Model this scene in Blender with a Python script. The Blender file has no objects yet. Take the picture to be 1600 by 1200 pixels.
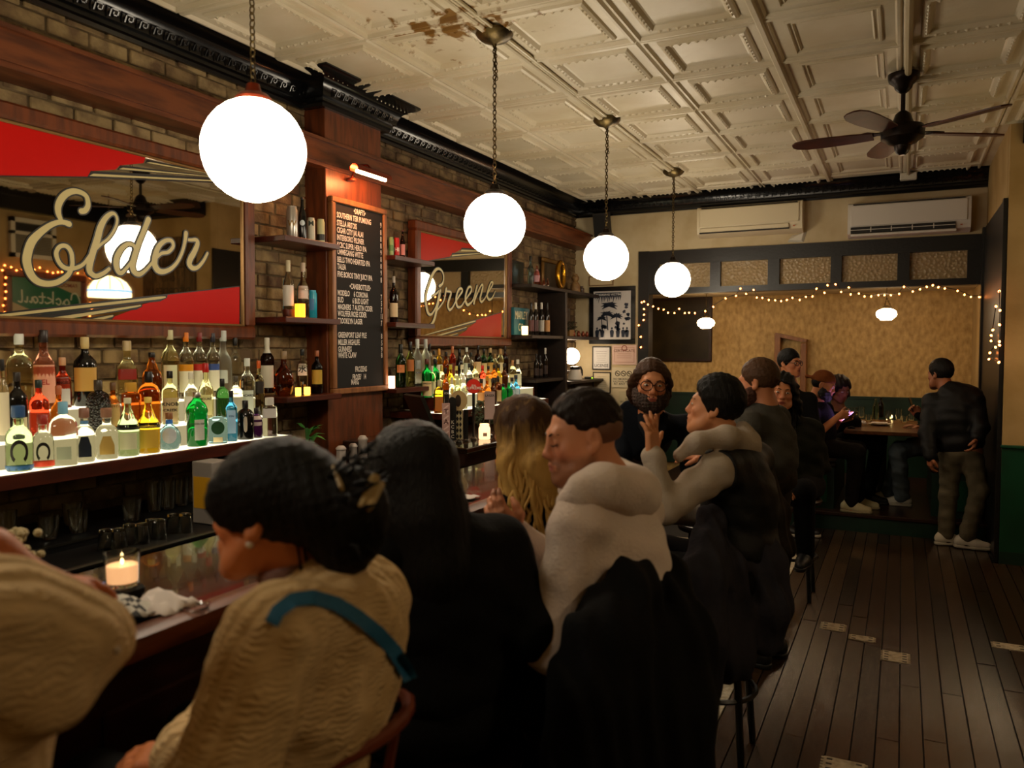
import bpy, bmesh, math, random
import numpy as np
from mathutils import Vector, Matrix, Euler
random.seed(7); rng = np.random.default_rng(7)
S = bpy.context.scene
COL = S.collection
PI = math.pi
# ---------------------------------------------------------------- camera, world, exposure
FPX, YAW, PIT = 1240.0, math.radians(26.2), math.radians(2.63)      # 28 mm lens on a 1600x1200 frame
EYE = np.array([0.0, 0.0, 1.70])
cam_d = bpy.data.cameras.new('camera'); cam = bpy.data.objects.new('camera', cam_d); COL.objects.link(cam)
cam.location = EYE; cam.rotation_euler = (PI/2 - PIT, 0, YAW)
cam_d.sensor_width = 36; cam_d.lens = FPX/1600*36; cam_d.clip_start = .02; cam_d.clip_end = 60
cam_d.dof.use_dof = True; cam_d.dof.focus_distance = 5.6; cam_d.dof.aperture_fstop = 2.8
S.camera = cam
W = bpy.data.worlds.new('world'); S.world = W; W.use_nodes = True
W.node_tree.nodes['Background'].inputs[0].default_value = (1.0, .72, .45, 1)
W.node_tree.nodes['Background'].inputs[1].default_value = .005
vs = S.view_settings; S.display_settings.display_device = 'sRGB'
vs.view_transform = 'Standard'; vs.look = 'None'; vs.gamma = 1; vs.use_curve_mapping = False
vs.exposure = 0.2
GLOBE, SHELF_GLOW, BULB = 22.0, 2.3, 20.0   # strengths of the globes, the lit shelves, the fairy bulbs
try:
    cy = S.cycles
    cy.use_denoising = True; cy.denoiser = 'OPENIMAGEDENOISE'
    cy.max_bounces = 10; cy.diffuse_bounces = 4; cy.glossy_bounces = 4; cy.transmission_bounces = 8; cy.transparent_max_bounces = 12
    cy.sample_clamp_indirect = 4.0; cy.caustics_refractive = True; cy.caustics_reflective = False; cy.blur_glossy = .6
except Exception: pass
# ---------------------------------------------------------------- where a picture ray meets a real plane
_R = np.array([math.cos(YAW), math.sin(YAW), 0.0])
_F = np.array([-math.sin(YAW)*math.cos(PIT), math.cos(YAW)*math.cos(PIT), -math.sin(PIT)])
_U = np.cross(_R, _F)
def at(px, py, x=None, y=None, z=None, d=None):
    r = _F + _R*(px-800)/FPX + _U*(600-py)/FPX
    if x is not None: t = (x-EYE[0])/r[0]
    elif y is not None: t = (y-EYE[1])/r[1]
    elif z is not None: t = (z-EYE[2])/r[2]
    else: t = d
    return EYE + r*t
def depth(p): return float((np.asarray(p, float)-EYE) @ _F)
# ---------------------------------------------------------------- materials
def lin(c):
    if isinstance(c, str):
        c = [int(c[i:i+2], 16)/255 for i in (1, 3, 5)]
        return tuple((v/12.92 if v <= .04045 else ((v+.055)/1.055)**2.4) for v in c)
    return tuple(c[:3])
MATS = {}
def pm(name, col='#808080', rough=.5, metal=0, trans=0, ior=1.45, emit=None, es=0, col2=None, nscale=8, nmix=(.4, .65), stretch=None,
       bump=0, bscale=60, bstretch=None, coat=0, spec=.5, alpha=1, detail=4, bkind='noise', world=False):
    """one Principled material: base colour (mottled with col2 by object-space noise) and fine relief"""
    if name in MATS: return MATS[name]
    m = bpy.data.materials.new(name); m.use_nodes = True; MATS[name] = m
    t = m.node_tree; b = t.nodes['Principled BSDF']; L = t.links.new
    b.inputs['Base Color'].default_value = (*lin(col), 1); b.inputs['Roughness'].default_value = rough
    b.inputs['Metallic'].default_value = metal; b.inputs['Transmission Weight'].default_value = trans
    b.inputs['IOR'].default_value = ior; b.inputs['Coat Weight'].default_value = coat; b.inputs['Specular IOR Level'].default_value = spec
    b.inputs['Alpha'].default_value = alpha
    if emit: b.inputs['Emission Color'].default_value = (*lin(emit), 1); b.inputs['Emission Strength'].default_value = es
    tc = None
    def coords(st):
        nonlocal tc
        if tc is None: tc = t.nodes.new('ShaderNodeNewGeometry' if world else 'ShaderNodeTexCoord')
        src = tc.outputs['Position' if world else 'Object']
        if not st: return src
        mp = t.nodes.new('ShaderNodeMapping'); mp.inputs['Scale'].default_value = st; L(src, mp.inputs[0]); return mp.outputs[0]
    if col2:
        n = t.nodes.new('ShaderNodeTexNoise'); n.inputs['Scale'].default_value = nscale; n.inputs['Detail'].default_value = detail
        L(coords(stretch), n.inputs['Vector'])
        r = t.nodes.new('ShaderNodeValToRGB'); r.color_ramp.elements[0].position = nmix[0]; r.color_ramp.elements[1].position = nmix[1]
        r.color_ramp.elements[0].color = (*lin(col), 1); r.color_ramp.elements[1].color = (*lin(col2), 1)
        L(n.outputs['Fac'], r.inputs[0]); L(r.outputs[0], b.inputs['Base Color'])
    if bump:
        if bkind == 'voronoi': n = t.nodes.new('ShaderNodeTexVoronoi'); out = 'Distance'
        elif bkind == 'wave': n = t.nodes.new('ShaderNodeTexWave'); n.inputs['Distortion'].default_value = 1.5; out = 'Fac'
        else: n = t.nodes.new('ShaderNodeTexNoise'); n.inputs['Detail'].default_value = 5; out = 'Fac'
        n.inputs['Scale'].default_value = bscale; L(coords(bstretch), n.inputs['Vector'])
        bp = t.nodes.new('ShaderNodeBump'); bp.inputs['Strength'].default_value = bump; bp.inputs['Distance'].default_value = .01
        L(n.outputs[out], bp.inputs['Height']); L(bp.outputs[0], b.inputs['Normal'])
    return m
def em(name, col, s):
    if name in MATS: return MATS[name]
    m = bpy.data.materials.new(name); m.use_nodes = True; MATS[name] = m
    t = m.node_tree; t.nodes.remove(t.nodes['Principled BSDF'])
    e = t.nodes.new('ShaderNodeEmission'); e.inputs[0].default_value = (*lin(col), 1); e.inputs[1].default_value = s
    t.links.new(e.outputs[0], t.nodes['Material Output'].inputs[0]); return m
def vcol_mat(name, rough=.5, bump=0, bscale=200, spec=.4):
    """skin: its colour regions (lips, brow, beard shadow) come from the mesh's colour attribute"""
    if name in MATS: return MATS[name]
    m = pm(name, '#c08060', rough, bump=bump, bscale=bscale, spec=spec)
    t = m.node_tree; a = t.nodes.new('ShaderNodeAttribute'); a.attribute_name = 'Col'
    t.links.new(a.outputs['Color'], t.nodes['Principled BSDF'].inputs['Base Color']); return m
# ---------------------------------------------------------------- meshes
def link(o, parent=None):
    COL.objects.link(o)
    if parent is not None:
        o.parent = parent
        o.matrix_parent_inverse = Matrix.Translation(-Vector(parent.location))     # children are modelled in place
    return o
def tag(o, label=None, cat=None, group=None, kind=None):
    if label: o['label'] = label
    if cat: o['category'] = cat
    if group: o['group'] = group
    if kind: o['kind'] = kind
    return o
def empty(name, loc, label=None, cat=None, group=None, kind=None):
    o = bpy.data.objects.new(name, None); o.empty_display_size = .05; o.location = Vector(loc); COL.objects.link(o)
    return tag(o, label, cat, group, kind)
def mesh_obj(name, v, f, mat, parent=None, smooth=False):
    me = bpy.data.meshes.new(name); me.from_pydata([tuple(map(float, p)) for p in v], [], [tuple(map(int, q)) for q in f])
    if smooth: me.polygons.foreach_set('use_smooth', [True]*len(me.polygons))
    if mat: me.materials.append(mat)
    o = bpy.data.objects.new(name, me); return link(o, parent)
class MB:
    """collects shapes into ONE mesh"""
    def __init__(s): s.v = []; s.f = []
    def add(s, v, f):
        b = len(s.v); s.v += [tuple(p) for p in v]; s.f += [tuple(b+i for i in q) for q in f]; return s
    def box(s, a, b, bev=0):
        (x0, y0, z0), (x1, y1, z1) = a, b
        if x0 > x1: x0, x1 = x1, x0
        if y0 > y1: y0, y1 = y1, y0
        if z0 > z1: z0, z1 = z1, z0
        if not bev:
            return s.add([(x0,y0,z0),(x1,y0,z0),(x1,y1,z0),(x0,y1,z0),(x0,y0,z1),(x1,y0,z1),(x1,y1,z1),(x0,y1,z1)],
                         [(0,3,2,1),(4,5,6,7),(0,1,5,4),(1,2,6,5),(2,3,7,6),(3,0,4,7)])
        e = min(bev, (x1-x0)*.45, (y1-y0)*.45, (z1-z0)*.45)
        vs_, fs = [], []
        X, Y, Z = (x0, x1), (y0, y1), (z0, z1)
        idx = {}
        for i in (0, 1):
            for j in (0, 1):
                for k in (0, 1):
                    sx, sy, sz = (1, -1)[i], (1, -1)[j], (1, -1)[k]
                    for a_ in range(3):
                        p = [X[i]+sx*e, Y[j]+sy*e, Z[k]+sz*e]; p[a_] -= (sx, sy, sz)[a_]*e
                        idx[i, j, k, a_] = len(vs_); vs_.append(tuple(p))
        for a_ in range(3):
            u, w = (a_+1) % 3, (a_+2) % 3
            for sde in (0, 1):
                q = []
                for du, dw in ((0,0),(1,0),(1,1),(0,1)):
                    c = [0,0,0]; c[a_] = sde; c[u] = du; c[w] = dw; q.append(idx[c[0],c[1],c[2],a_])
                fs.append(q if sde else q[::-1])
            for du in (0, 1):
                for dw in (0, 1):
                    pass
        for a_ in range(3):                                        # edges along axis a_
            u, w = (a_+1) % 3, (a_+2) % 3
            for du in (0, 1):
                for dw in (0, 1):
                    q = []
                    for e_, nrm in ((0,u),(0,w),(1,w),(1,u)):
                        c = [0,0,0]; c[a_] = e_; c[u] = du; c[w] = dw; q.append(idx[c[0],c[1],c[2],nrm])
                    fs.append(q if (du ^ dw) else q[::-1])
        for i in (0, 1):
            for j in (0, 1):
                for k in (0, 1):
                    q = [idx[i,j,k,0], idx[i,j,k,1], idx[i,j,k,2]]; fs.append(q if (i+j+k) % 2 else q[::-1])
        return s.add(vs_, fs)
    def obox(s, c, ax, half):
        """box with axes ax (3 unit vectors)"""
        c = np.array(c, float); ax = [np.array(a, float) for a in ax]
        v = [c+ax[0]*half[0]*i+ax[1]*half[1]*j+ax[2]*half[2]*k for k in (-1,1) for i, j in ((-1,-1),(1,-1),(1,1),(-1,1))]
        return s.add(v, [(0,3,2,1),(4,5,6,7),(0,1,5,4),(1,2,6,5),(2,3,7,6),(3,0,4,7)])
    def tube(s, pts, r, seg=8, caps=True, closed=False, flat=1.0):
        P = [np.array(p, float) for p in pts]; n = len(P); rr = r if hasattr(r, '__len__') else [r]*n
        rings = []; prev = None
        for i in range(n):
            a = P[(i-1) % n] if (closed or i > 0) else P[i]; b = P[(i+1) % n] if (closed or i < n-1) else P[i]
            t = b-a; t = t/(np.linalg.norm(t)+1e-9)
            if prev is None:
                h = np.array([0,0,1.]) if abs(t[2]) < .9 else np.array([1.,0,0])
                u = np.cross(h, t)
            else: u = prev - t*(prev @ t)
            u = u/(np.linalg.norm(u)+1e-9); prev = u; w = np.cross(t, u)
            rings.append([P[i]+(u*math.cos(q)+w*math.sin(q)*flat)*rr[i] for q in np.linspace(0, 2*PI, seg, endpoint=False)])
        v = [p for R_ in rings for p in R_]; f = []
        m = n if closed else n-1
        for i in range(m):
            for k in range(seg):
                a, b = i*seg+k, i*seg+(k+1) % seg; c, d = ((i+1) % n)*seg+(k+1) % seg, ((i+1) % n)*seg+k
                f.append((a, b, c, d))
        if caps and not closed: f += [tuple(range(seg))[::-1], tuple((n-1)*seg+k for k in range(seg))]
        return s.add(v, f)
    def lathe(s, prof, c=(0,0,0), seg=20, sx=1, sy=1, cap0=True, cap1=True, power=2.0, rot=0):
        """prof: (radius, z) upwards; power>2 makes the section a rounded square"""
        v = []; f = []; n = len(prof)
        for r, z in prof:
            for k in range(seg):
                q = 2*PI*k/seg+PI/seg; ca, sa = math.cos(q), math.sin(q)
                g = (abs(ca)**power+abs(sa)**power)**(-1/power) if power != 2 else 1
                x, y = r*g*ca*sx, r*g*sa*sy
                if rot: x, y = x*math.cos(rot)-y*math.sin(rot), x*math.sin(rot)+y*math.cos(rot)
                v.append((c[0]+x, c[1]+y, c[2]+z))
        for i in range(n-1):
            for k in range(seg):
                f.append((i*seg+k, i*seg+(k+1) % seg, (i+1)*seg+(k+1) % seg, (i+1)*seg+k))
        if cap0: f.append(tuple(range(seg))[::-1])
        if cap1: f.append(tuple((n-1)*seg+k for k in range(seg)))
        return s.add(v, f)
    def ball(s, c, r, seg=16, rings=10, sc=(1,1,1)):
        v = [(c[0], c[1], c[2]-r*sc[2])]; f = []
        for i in range(1, rings):
            a = -PI/2+PI*i/rings
            for k in range(seg):
                q = 2*PI*k/seg; v.append((c[0]+r*sc[0]*math.cos(a)*math.cos(q), c[1]+r*sc[1]*math.cos(a)*math.sin(q), c[2]+r*sc[2]*math.sin(a)))
        v.append((c[0], c[1], c[2]+r*sc[2])); t = len(v)-1
        for k in range(seg): f.append((0, 1+(k+1) % seg, 1+k)); f.append((t, 1+(rings-2)*seg+k, 1+(rings-2)*seg+(k+1) % seg))
        for i in range(rings-2):
            for k in range(seg): f.append((1+i*seg+k, 1+i*seg+(k+1) % seg, 1+(i+1)*seg+(k+1) % seg, 1+(i+1)*seg+k))
        return s.add(v, f)
    def sweep(s, prof, a, b):
        """prof: list of 3D offsets; extrude from point a to b (open strip closed ring)"""
        n = len(prof); a = np.array(a, float); b = np.array(b, float)
        v = [a+np.array(p) for p in prof]+[b+np.array(p) for p in prof]
        f = [(i, (i+1) % n, n+(i+1) % n, n+i) for i in range(n)]+[tuple(range(n))[::-1], tuple(range(n, 2*n))]
        return s.add(v, f)
    def prism(s, poly, o, u, w, t):
        """flat polygon (2D list) on plane o+u*x+w*y, thickness vector t"""
        o, u, w, t = [np.array(q, float) for q in (o, u, w, t)]; n = len(poly)
        v = [o+u*p[0]+w*p[1] for p in poly]; v += [p+t for p in v]
        return s.add(v, [tuple(range(n))[::-1], tuple(range(n, 2*n))]+[(i, (i+1) % n, n+(i+1) % n, n+i) for i in range(n)])
    def build(s, name, mat, parent=None, smooth=False, fix=True):
        o = mesh_obj(name, s.v, s.f, mat, parent, smooth)
        if fix:
            bm = bmesh.new(); bm.from_mesh(o.data); bmesh.ops.recalc_face_normals(bm, faces=bm.faces); bm.to_mesh(o.data); bm.free()
        if smooth: auto_smooth(o)
        return o
def auto_smooth(o, ang=40):
    try:
        me = o.data; bm = bmesh.new(); bm.from_mesh(me); lim = math.radians(ang)
        for e in bm.edges:
            if len(e.link_faces) == 2 and e.calc_face_angle(0) > lim: e.smooth = False
        bm.to_mesh(me); bm.free()
    except Exception: pass
def copy_tree(o, loc, label=None):
    """a thing and each of its parts (shared mesh data)"""
    r = o.copy(); COL.objects.link(r); r.location = Vector(loc)
    for ch in o.children:
        c = ch.copy(); COL.objects.link(c); c.parent = r
        for g in ch.children:
            d = g.copy(); COL.objects.link(d); d.parent = c
    if label: r['label'] = label
    return r
_textcache = {}
def text_mesh(txt, size=1.0, bold=0.0, shear=0, spacing=1.0, xs=1.0, align='CENTER'):
    """2D outline of printed lettering: (verts, faces), centred, cap height about .7*size"""
    k = (txt, bold, shear, spacing, xs, align)
    if k not in _textcache:
        cu = bpy.data.curves.new('txt', 'FONT'); cu.body = txt; cu.size = 1; cu.offset = bold; cu.shear = shear; cu.space_character = spacing
        cu.align_x = align; cu.align_y = 'CENTER'; cu.resolution_u = 2; cu.fill_mode = 'FRONT'
        o = bpy.data.objects.new('txt', cu); COL.objects.link(o)
        bpy.context.view_layer.update()
        me = o.evaluated_get(bpy.context.evaluated_depsgraph_get()).to_mesh()
        v = [(p.co.x*xs, p.co.y) for p in me.vertices]; f = [tuple(p.vertices) for p in me.polygons]
        o.evaluated_get(bpy.context.evaluated_depsgraph_get()).to_mesh_clear()
        bpy.data.objects.remove(o); bpy.data.curves.remove(cu); _textcache[k] = (v, f)
    v, f = _textcache[k]
    return [(p[0]*size, p[1]*size) for p in v], f
def text_on(mb, txt, o, u, w, size, **kw):
    v, f = text_mesh(txt, size, **kw); o, u, w = np.array(o, float), np.array(u, float), np.array(w, float)
    mb.add([o+u*p[0]+w*p[1] for p in v], f); return mb
def ribbon(mb, pts, wid, o, u, w, closed=False, n=None):
    """painted stroke: a flat ribbon of varying width along a 2D path on plane o,u,w"""
    P = np.array(pts, float); m = len(P); wd = np.array(wid if hasattr(wid, '__len__') else [wid]*m, float)
    k = n or m*5                                                   # Catmull-Rom
    def cr(A):
        out = []
        for i in range(m-1):
            p0, p1, p2, p3 = A[max(i-1,0)], A[i], A[i+1], A[min(i+2,m-1)]
            for j in range(6):
                t = j/6; out.append(.5*((2*p1)+(-p0+p2)*t+(2*p0-5*p1+4*p2-p3)*t*t+(-p0+3*p1-3*p2+p3)*t**3))
        out.append(A[-1]); return np.array(out)
    C = cr(P); D = cr(wd.reshape(-1, 1)).ravel()
    T = np.gradient(C, axis=0); T /= np.linalg.norm(T, axis=1, keepdims=True)+1e-9; N = np.stack([-T[:,1], T[:,0]], 1)
    A_, B_ = C+N*D[:,None]/2, C-N*D[:,None]/2
    o, u, w = np.array(o, float), np.array(u, float), np.array(w, float)
    nr = np.cross(u, w)*8e-6                                       # a later part of a stroke lies over an earlier one
    v = [o+u*p[0]+w*p[1]+nr*i for i, p in enumerate(A_)]+[o+u*p[0]+w*p[1]+nr*i for i, p in enumerate(B_)]; q = len(C)
    f = [(i, i+1, q+i+1, q+i) for i in range(q-1)]
    mb.add(v, f)
    for c, rr, kk in ((C[0], D[0]/2, -2), (C[-1], D[-1]/2, len(C)+2)):              # round ends
        b = [o+nr*kk+u*(c[0]+rr*math.cos(a))+w*(c[1]+rr*math.sin(a)) for a in np.linspace(0, 2*PI, 10, endpoint=False)]
        mb.add(b, [tuple(range(10))])
    return mb
# ================================================================= the room
CE, XW, YB, XR = 3.45, -3.60, 9.05, .71                            # ceiling, bar wall, back wall, right wall
def struct(mb, name, mat, parent=None, smooth=False):
    o = mb.build(name, mat, parent, smooth)
    if parent is None: o['kind'] = 'structure'
    return o
m_black = pm('black_paint', '#0d0c0b', .38, bump=.15, bscale=40)
m_blackg = pm('black_gloss', '#0a0a0b', .22)
m_plank = [pm('floorboard_%d' % i, c, .22, col2=c2, nscale=5, stretch=(9, .8, 9), nmix=(.3, .7), bump=.25, bscale=16, bstretch=(4, .8, 4), spec=.5)
           for i, (c, c2) in enumerate([('#24170d', '#3a2616'), ('#1f140c', '#33220f'), ('#2c1c10', '#42301c'), ('#281a0e', '#1a110a')])]
m_sub = pm('floor_gap', '#080604', .8)
m_wall = pm('cream_plaster', '#c2b08c', .75, col2='#b29d76', nscale=3, bump=.12, bscale=30)
m_wallr = pm('ochre_plaster', '#ad9160', .75, col2='#9b7f4c', nscale=2.5, bump=.15, bscale=30)
m_damask = pm('aged_wallpaper', '#c4a468', .6, col2='#9a7a42', nscale=16, nmix=(.3, .7), stretch=(1.4, 1.4, .8), bump=.4, bscale=30, detail=12)
m_green = pm('green_gloss', '#0c4029', .35, col2='#0a3622', nscale=4, bump=.08, bscale=25)
m_greend = pm('dark_green_paint', '#0a2a1c', .45, col2='#082016', nscale=5)
m_wood = pm('mahogany', '#6c3518', .38, col2='#4c2410', nscale=4, stretch=(6, 6, 1), bump=.1, bscale=20, bstretch=(8, 8, 1))
m_woodh = pm('mahogany_rail', '#693619', .4, col2='#4a2310', nscale=4, stretch=(6, 1, 6), bump=.1, bscale=20, bstretch=(8, 1, 8))
m_woodd = pm('dark_wood', '#2b140a', .35, col2='#1c0d07', nscale=5, stretch=(6, 1, 6))
m_brick = [pm('old_brick_%d' % i, c, .85, col2=c2, nscale=9, nmix=(.35, .62), bump=1.0, bscale=30, detail=8, world=True) for i, (c, c2) in enumerate(
    [('#5a442c', '#98825a'), ('#7d6644', '#493420'), ('#8e7850', '#5a462d'), ('#614b31', '#88724c')])]
m_mortar = pm('lime_mortar', '#67553a', .9, col2='#44361f', nscale=10, bump=.6, bscale=50)
m_white = pm('painted_white', '#c9c2b0', .5)
# ---- tin ceiling paint with a rust stain of its own shape
m_tin = pm('tin_paint', '#cdc2aa', .42, col2='#bfb193', nscale=2.2, bump=.18, bscale=22, world=True)
def _stain(m):
    t = m.node_tree; L = t.links.new; N = t.nodes.new; b = t.nodes['Principled BSDF']
    g = N('ShaderNodeNewGeometry'); mp = N('ShaderNodeMapping'); mp.inputs['Location'].default_value = (2.22/.42, -3.78/.38, 0)
    mp.inputs['Scale'].default_value = (1/.42, 1/.38, 0); L(g.outputs['Position'], mp.inputs[0])
    ln = N('ShaderNodeVectorMath'); ln.operation = 'LENGTH'; L(mp.outputs[0], ln.inputs[0])
    n = N('ShaderNodeTexNoise'); n.inputs['Scale'].default_value = 9; n.inputs['Detail'].default_value = 8; L(g.outputs['Position'], n.inputs['Vector'])
    s = N('ShaderNodeMath'); s.operation = 'MULTIPLY_ADD'; s.inputs[1].default_value = -.20; L(ln.outputs['Value'], s.inputs[0]); L(n.outputs['Fac'], s.inputs[2])
    r = N('ShaderNodeValToRGB'); r.color_ramp.elements[0].position = .40; r.color_ramp.elements[1].position = .47; L(s.outputs[0], r.inputs[0])
    mx = N('ShaderNodeMix'); mx.data_type = 'RGBA'; L(r.outputs[0], mx.inputs['Factor'])
    L(b.inputs['Base Color'].links[0].from_socket, mx.inputs[6]); mx.inputs[7].default_value = (*lin('#7a5620'), 1); L(mx.outputs[2], b.inputs['Base Color'])
_stain(m_tin)

# ---- floor: sub-floor, boards one by one, mosaic strip under the stools, mosaic showing through where boards are gone
flo = struct(MB().box((XW-.3, -1.3, -.06), (2.6, 10.6, -.012)), 'floor', m_sub)
bw = .0925; unit = {}
def plank_mesh(mi):
    if mi not in unit:
        o = MB().box((-.5, -.5, -.012), (.5, .5, 0), 0.0).build('plank', m_plank[mi]); unit[mi] = o.data; bpy.data.objects.remove(o)
    return unit[mi]
r_ = random.Random(3)
for c in range(24):
    x = -.72+bw*(c+.5); y = -.2-r_.random()*1.2
    ye = 7.93 if x < XR-.02 else 7.24
    while y < ye:
        ln_ = r_.choice([1.3, 1.8, 2.2, 2.6]); y1 = min(y+ln_, ye)
        if y1 > 1.2 and y1-y > .1:
            o = bpy.data.objects.new('plank', plank_mesh(r_.randrange(4))); COL.objects.link(o); o.parent = flo
            o.location = (x, (y+y1)/2, r_.uniform(-.0015, .0015)); o.scale = (bw-.006, y1-y-.004, 1)
        y = y1
m_mosaic = pm('mosaic_white', '#b9ad93', .45, col2='#8d8067', nscale=30, nmix=(.45, .7), bump=.8, bscale=45, bkind='voronoi')
m_motif = pm('mosaic_black', '#15120f', .5)
MB().box((-2.3, .2, -.012), (-.725, 7.0, 0)).build('mosaic_strip', m_mosaic, flo)
mb = MB(); y = 1.0
while y < 6.9:
    for k, dx in enumerate((-.80, -.86, -.92)):
        mb.prism([(math.cos(a)*.022, math.sin(a)*.010) for a in np.linspace(0, 2*PI, 6, endpoint=False)], (dx, y+(k % 2)*.03, .0005), (1, 0, 0), (0, 1, 0), (0, 0, .0012))
        mb.box((dx-.034, y+.012+(k % 2)*.03, .0003), (dx-.02, y+.02+(k % 2)*.03, .0014))
    y += .085
o = mb.build('mosaic_motif', m_motif, flo); o['kind'] = 'stuff'
def patch(px, py, w, h):
    c = at(px, py, z=.004)
    g = MB().box((c[0]-w/2, c[1]-h/2, -.005), (c[0]+w/2, c[1]+h/2, .004)); n = max(2, int(h/.024))
    for k in range(n):                                             # saw-toothed edges of small tiles
        yy = c[1]-h/2+(k+.25)*h/n
        for sx in (-1, 1): g.box((c[0]+sx*w/2, yy, -.005), (c[0]+sx*(w/2+.011), yy+h/n*.5, .004))
    o = g.build('tile_patch', m_mosaic, flo)
    g = MB()
    for k in range(n//2+1):
        yy = c[1]-h/2+(k+.5)*h/(n//2+1)
        for sx in (-1, 1): g.box((c[0]+sx*w*.36-.011, yy-.006, .003), (c[0]+sx*w*.36+.011, yy+.006, .0052))
    g.build('tile_motif', m_motif, flo)
for q in ((1302, 979, .125, .135), (1347, 997, .125, .085), (1399, 1026, .125, .155), (1578, 1010, .16, .095), (1318, 1198, .155, .12)): patch(*q)

# ---- bar wall: mortar slab and bricks one by one
wl = struct(MB().box((XW-.2, -1.3, 0), (XW, YB+.1, CE)), 'wall_left', m_mortar)
def brick_hidden(y0, y1, z0, z1):
    for a, b, c, d in ((1.50, 3.62, 1.76, 2.76), (5.36, 7.10, 1.72, 2.72), (4.18, 4.80, 0, 3.5), (-2, 9.1, 2.90, 3.03), (-2, 9.1, 3.29, 3.5), (3.6, 12, 0, 1.0)):
        if y0 >= a and y1 <= b and z0 >= c and z1 <= d: return True
    return False
bricks = []; zz = .93; row = 0
while zz < 3.30:
    y = 1.45-(row % 2)*.11
    while y < YB:
        L_ = .205+r_.uniform(-.012, .012)
        if not brick_hidden(y, y+L_, zz, zz+.066): bricks.append((y, L_, zz))
        y += L_+.012
    zz += .077; row += 1
bricks.sort(key=lambda b: b[0])
bm_ = {}
for i in range(4):
    o = MB().box((-.03, -.102, -.034), (.008, .102, .034), .005).build('brick', m_brick[i]); bm_[i] = o.data; bpy.data.objects.remove(o)
for y, L_, z in bricks[:300]:
    o = bpy.data.objects.new('brick', bm_[r_.randrange(4)]); COL.objects.link(o); o.parent = wl
    o.location = (XW+r_.uniform(-.004, .007), y+L_/2, z+.033); o.scale = (1, L_/.205, 1); o.rotation_euler = (r_.uniform(-.02, .02), 0, 0)
mb = MB()
for y, L_, z in bricks[300:]:
    d_ = r_.uniform(.006, .018); mb.box((XW-.01, y, z), (XW+d_, y+L_, z+.066), .006)
o = mb.build('brick', m_brick[1], wl); o['kind'] = 'stuff'

# ---- mahogany column and long rail over the bar
struct(MB().box((XW, 4.18, 0), (-3.42, 4.80, 3.27), .004), 'trim_1', m_wood)
rail = MB().box((XW, -1.3, 2.90), (-3.39, YB, 3.03)).box((XW, -1.3, 3.03), (-3.37, YB, 3.05)).box((XW, -1.3, 2.875), (-3.40, YB, 2.90))
struct(rail, 'trim_2', m_woodh)
# ---- black pressed-tin cornice with key-pattern relief
def cornice_prof(ax):                                              # (out from wall, height)
    pr = [(0, 0), (.03, 0), (.036, .02), (.05, .028), (.05, .05), (.07, .055)]
    pr += [(.07+.12*(1-math.cos(a)), .055+.115*math.sin(a)) for a in np.linspace(.2, PI/2, 6)]
    pr += [(.205, .172), (.22, .178), (.22, .19), (0, .19)]
    return [(ax[0]*o_, ax[1]*o_, h) for o_, h in pr]
zc = CE-.19
def cornice(name, ax, segs, k0):
    mb = MB()
    for a, b in segs: mb.sweep(cornice_prof(ax), (a[0], a[1], zc), (b[0], b[1], zc))
    o = mb.build(name, m_blackg, None, True); o['kind'] = 'structure'; return o
def cornice_path(name, rings):
    """rings: functions of the outward offset giving (x, y): a mitred run"""
    pr = cornice_prof((1, 0)); n = len(pr); v = []; f = []
    for g in rings: v += [(*g(o_), zc+h) for o_, _, h in pr]
    for k in range(len(rings)-1): f += [(k*n+i, k*n+(i+1) % n, (k+1)*n+(i+1) % n, (k+1)*n+i) for i in range(n)]
    f += [tuple(range(n))[::-1], tuple(range((len(rings)-1)*n, len(rings)*n))]
    o = MB().add(v, f).build(name, m_blackg, None, True); o['kind'] = 'structure'; return o
cl = cornice_path('trim_3', [lambda o_: (XW+o_, -1.3), lambda o_: (XW+o_, 4.15-o_), lambda o_: (XW+.18+o_, 4.15-o_), lambda o_: (XW+.18+o_, 4.83+o_), lambda o_: (XW+o_, 4.83+o_), lambda o_: (XW+o_, YB)])
cb = cornice('trim_4', (0, -1), [((XW, YB), (XR+.1, YB))], 0)
cornice('trim_7', (0, -1), [((.79, 7.25), (2.4, 7.25))], 0)
mbk = MB()                                                         # one key: a squared hook standing proud
for a, b in [((a[0]*.8, a[1]*.8), (b[0]*.8, b[1]*.8)) for a, b in (((-.03, 0), (-.022, .052)), ((-.03, .045), (.028, .052)), ((.02, .012), (.028, .052)), ((-.008, .012), (.028, .019)), ((-.008, .012), (-.001, .034)))]:
    mbk.box((-.004, a[0], a[1]), (.003, b[0], b[1]))
ko = mbk.build('relief', m_blackg); kd = ko.data; bpy.data.objects.remove(ko)
def keys(parent, pts, rz):
    for p in pts:
        o = bpy.data.objects.new('relief', kd); COL.objects.link(o); o.parent = parent; o.location = p; o.rotation_euler = (0, math.radians(28), rz) if not rz else (0, math.radians(28), rz)
keys(cl, [(XW+.083, y, zc+.062) for y in np.arange(1.6, 4.1, .085)]+[(XW+.263, y, zc+.062) for y in np.arange(4.2, 4.8, .085)]+[(XW+.083, y, zc+.062) for y in np.arange(4.9, 8.9, .085)], 0)
keys(cb, [(x, YB-.083, zc+.062) for x in np.arange(-3.4, .7, .085)], -PI/2)

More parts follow.
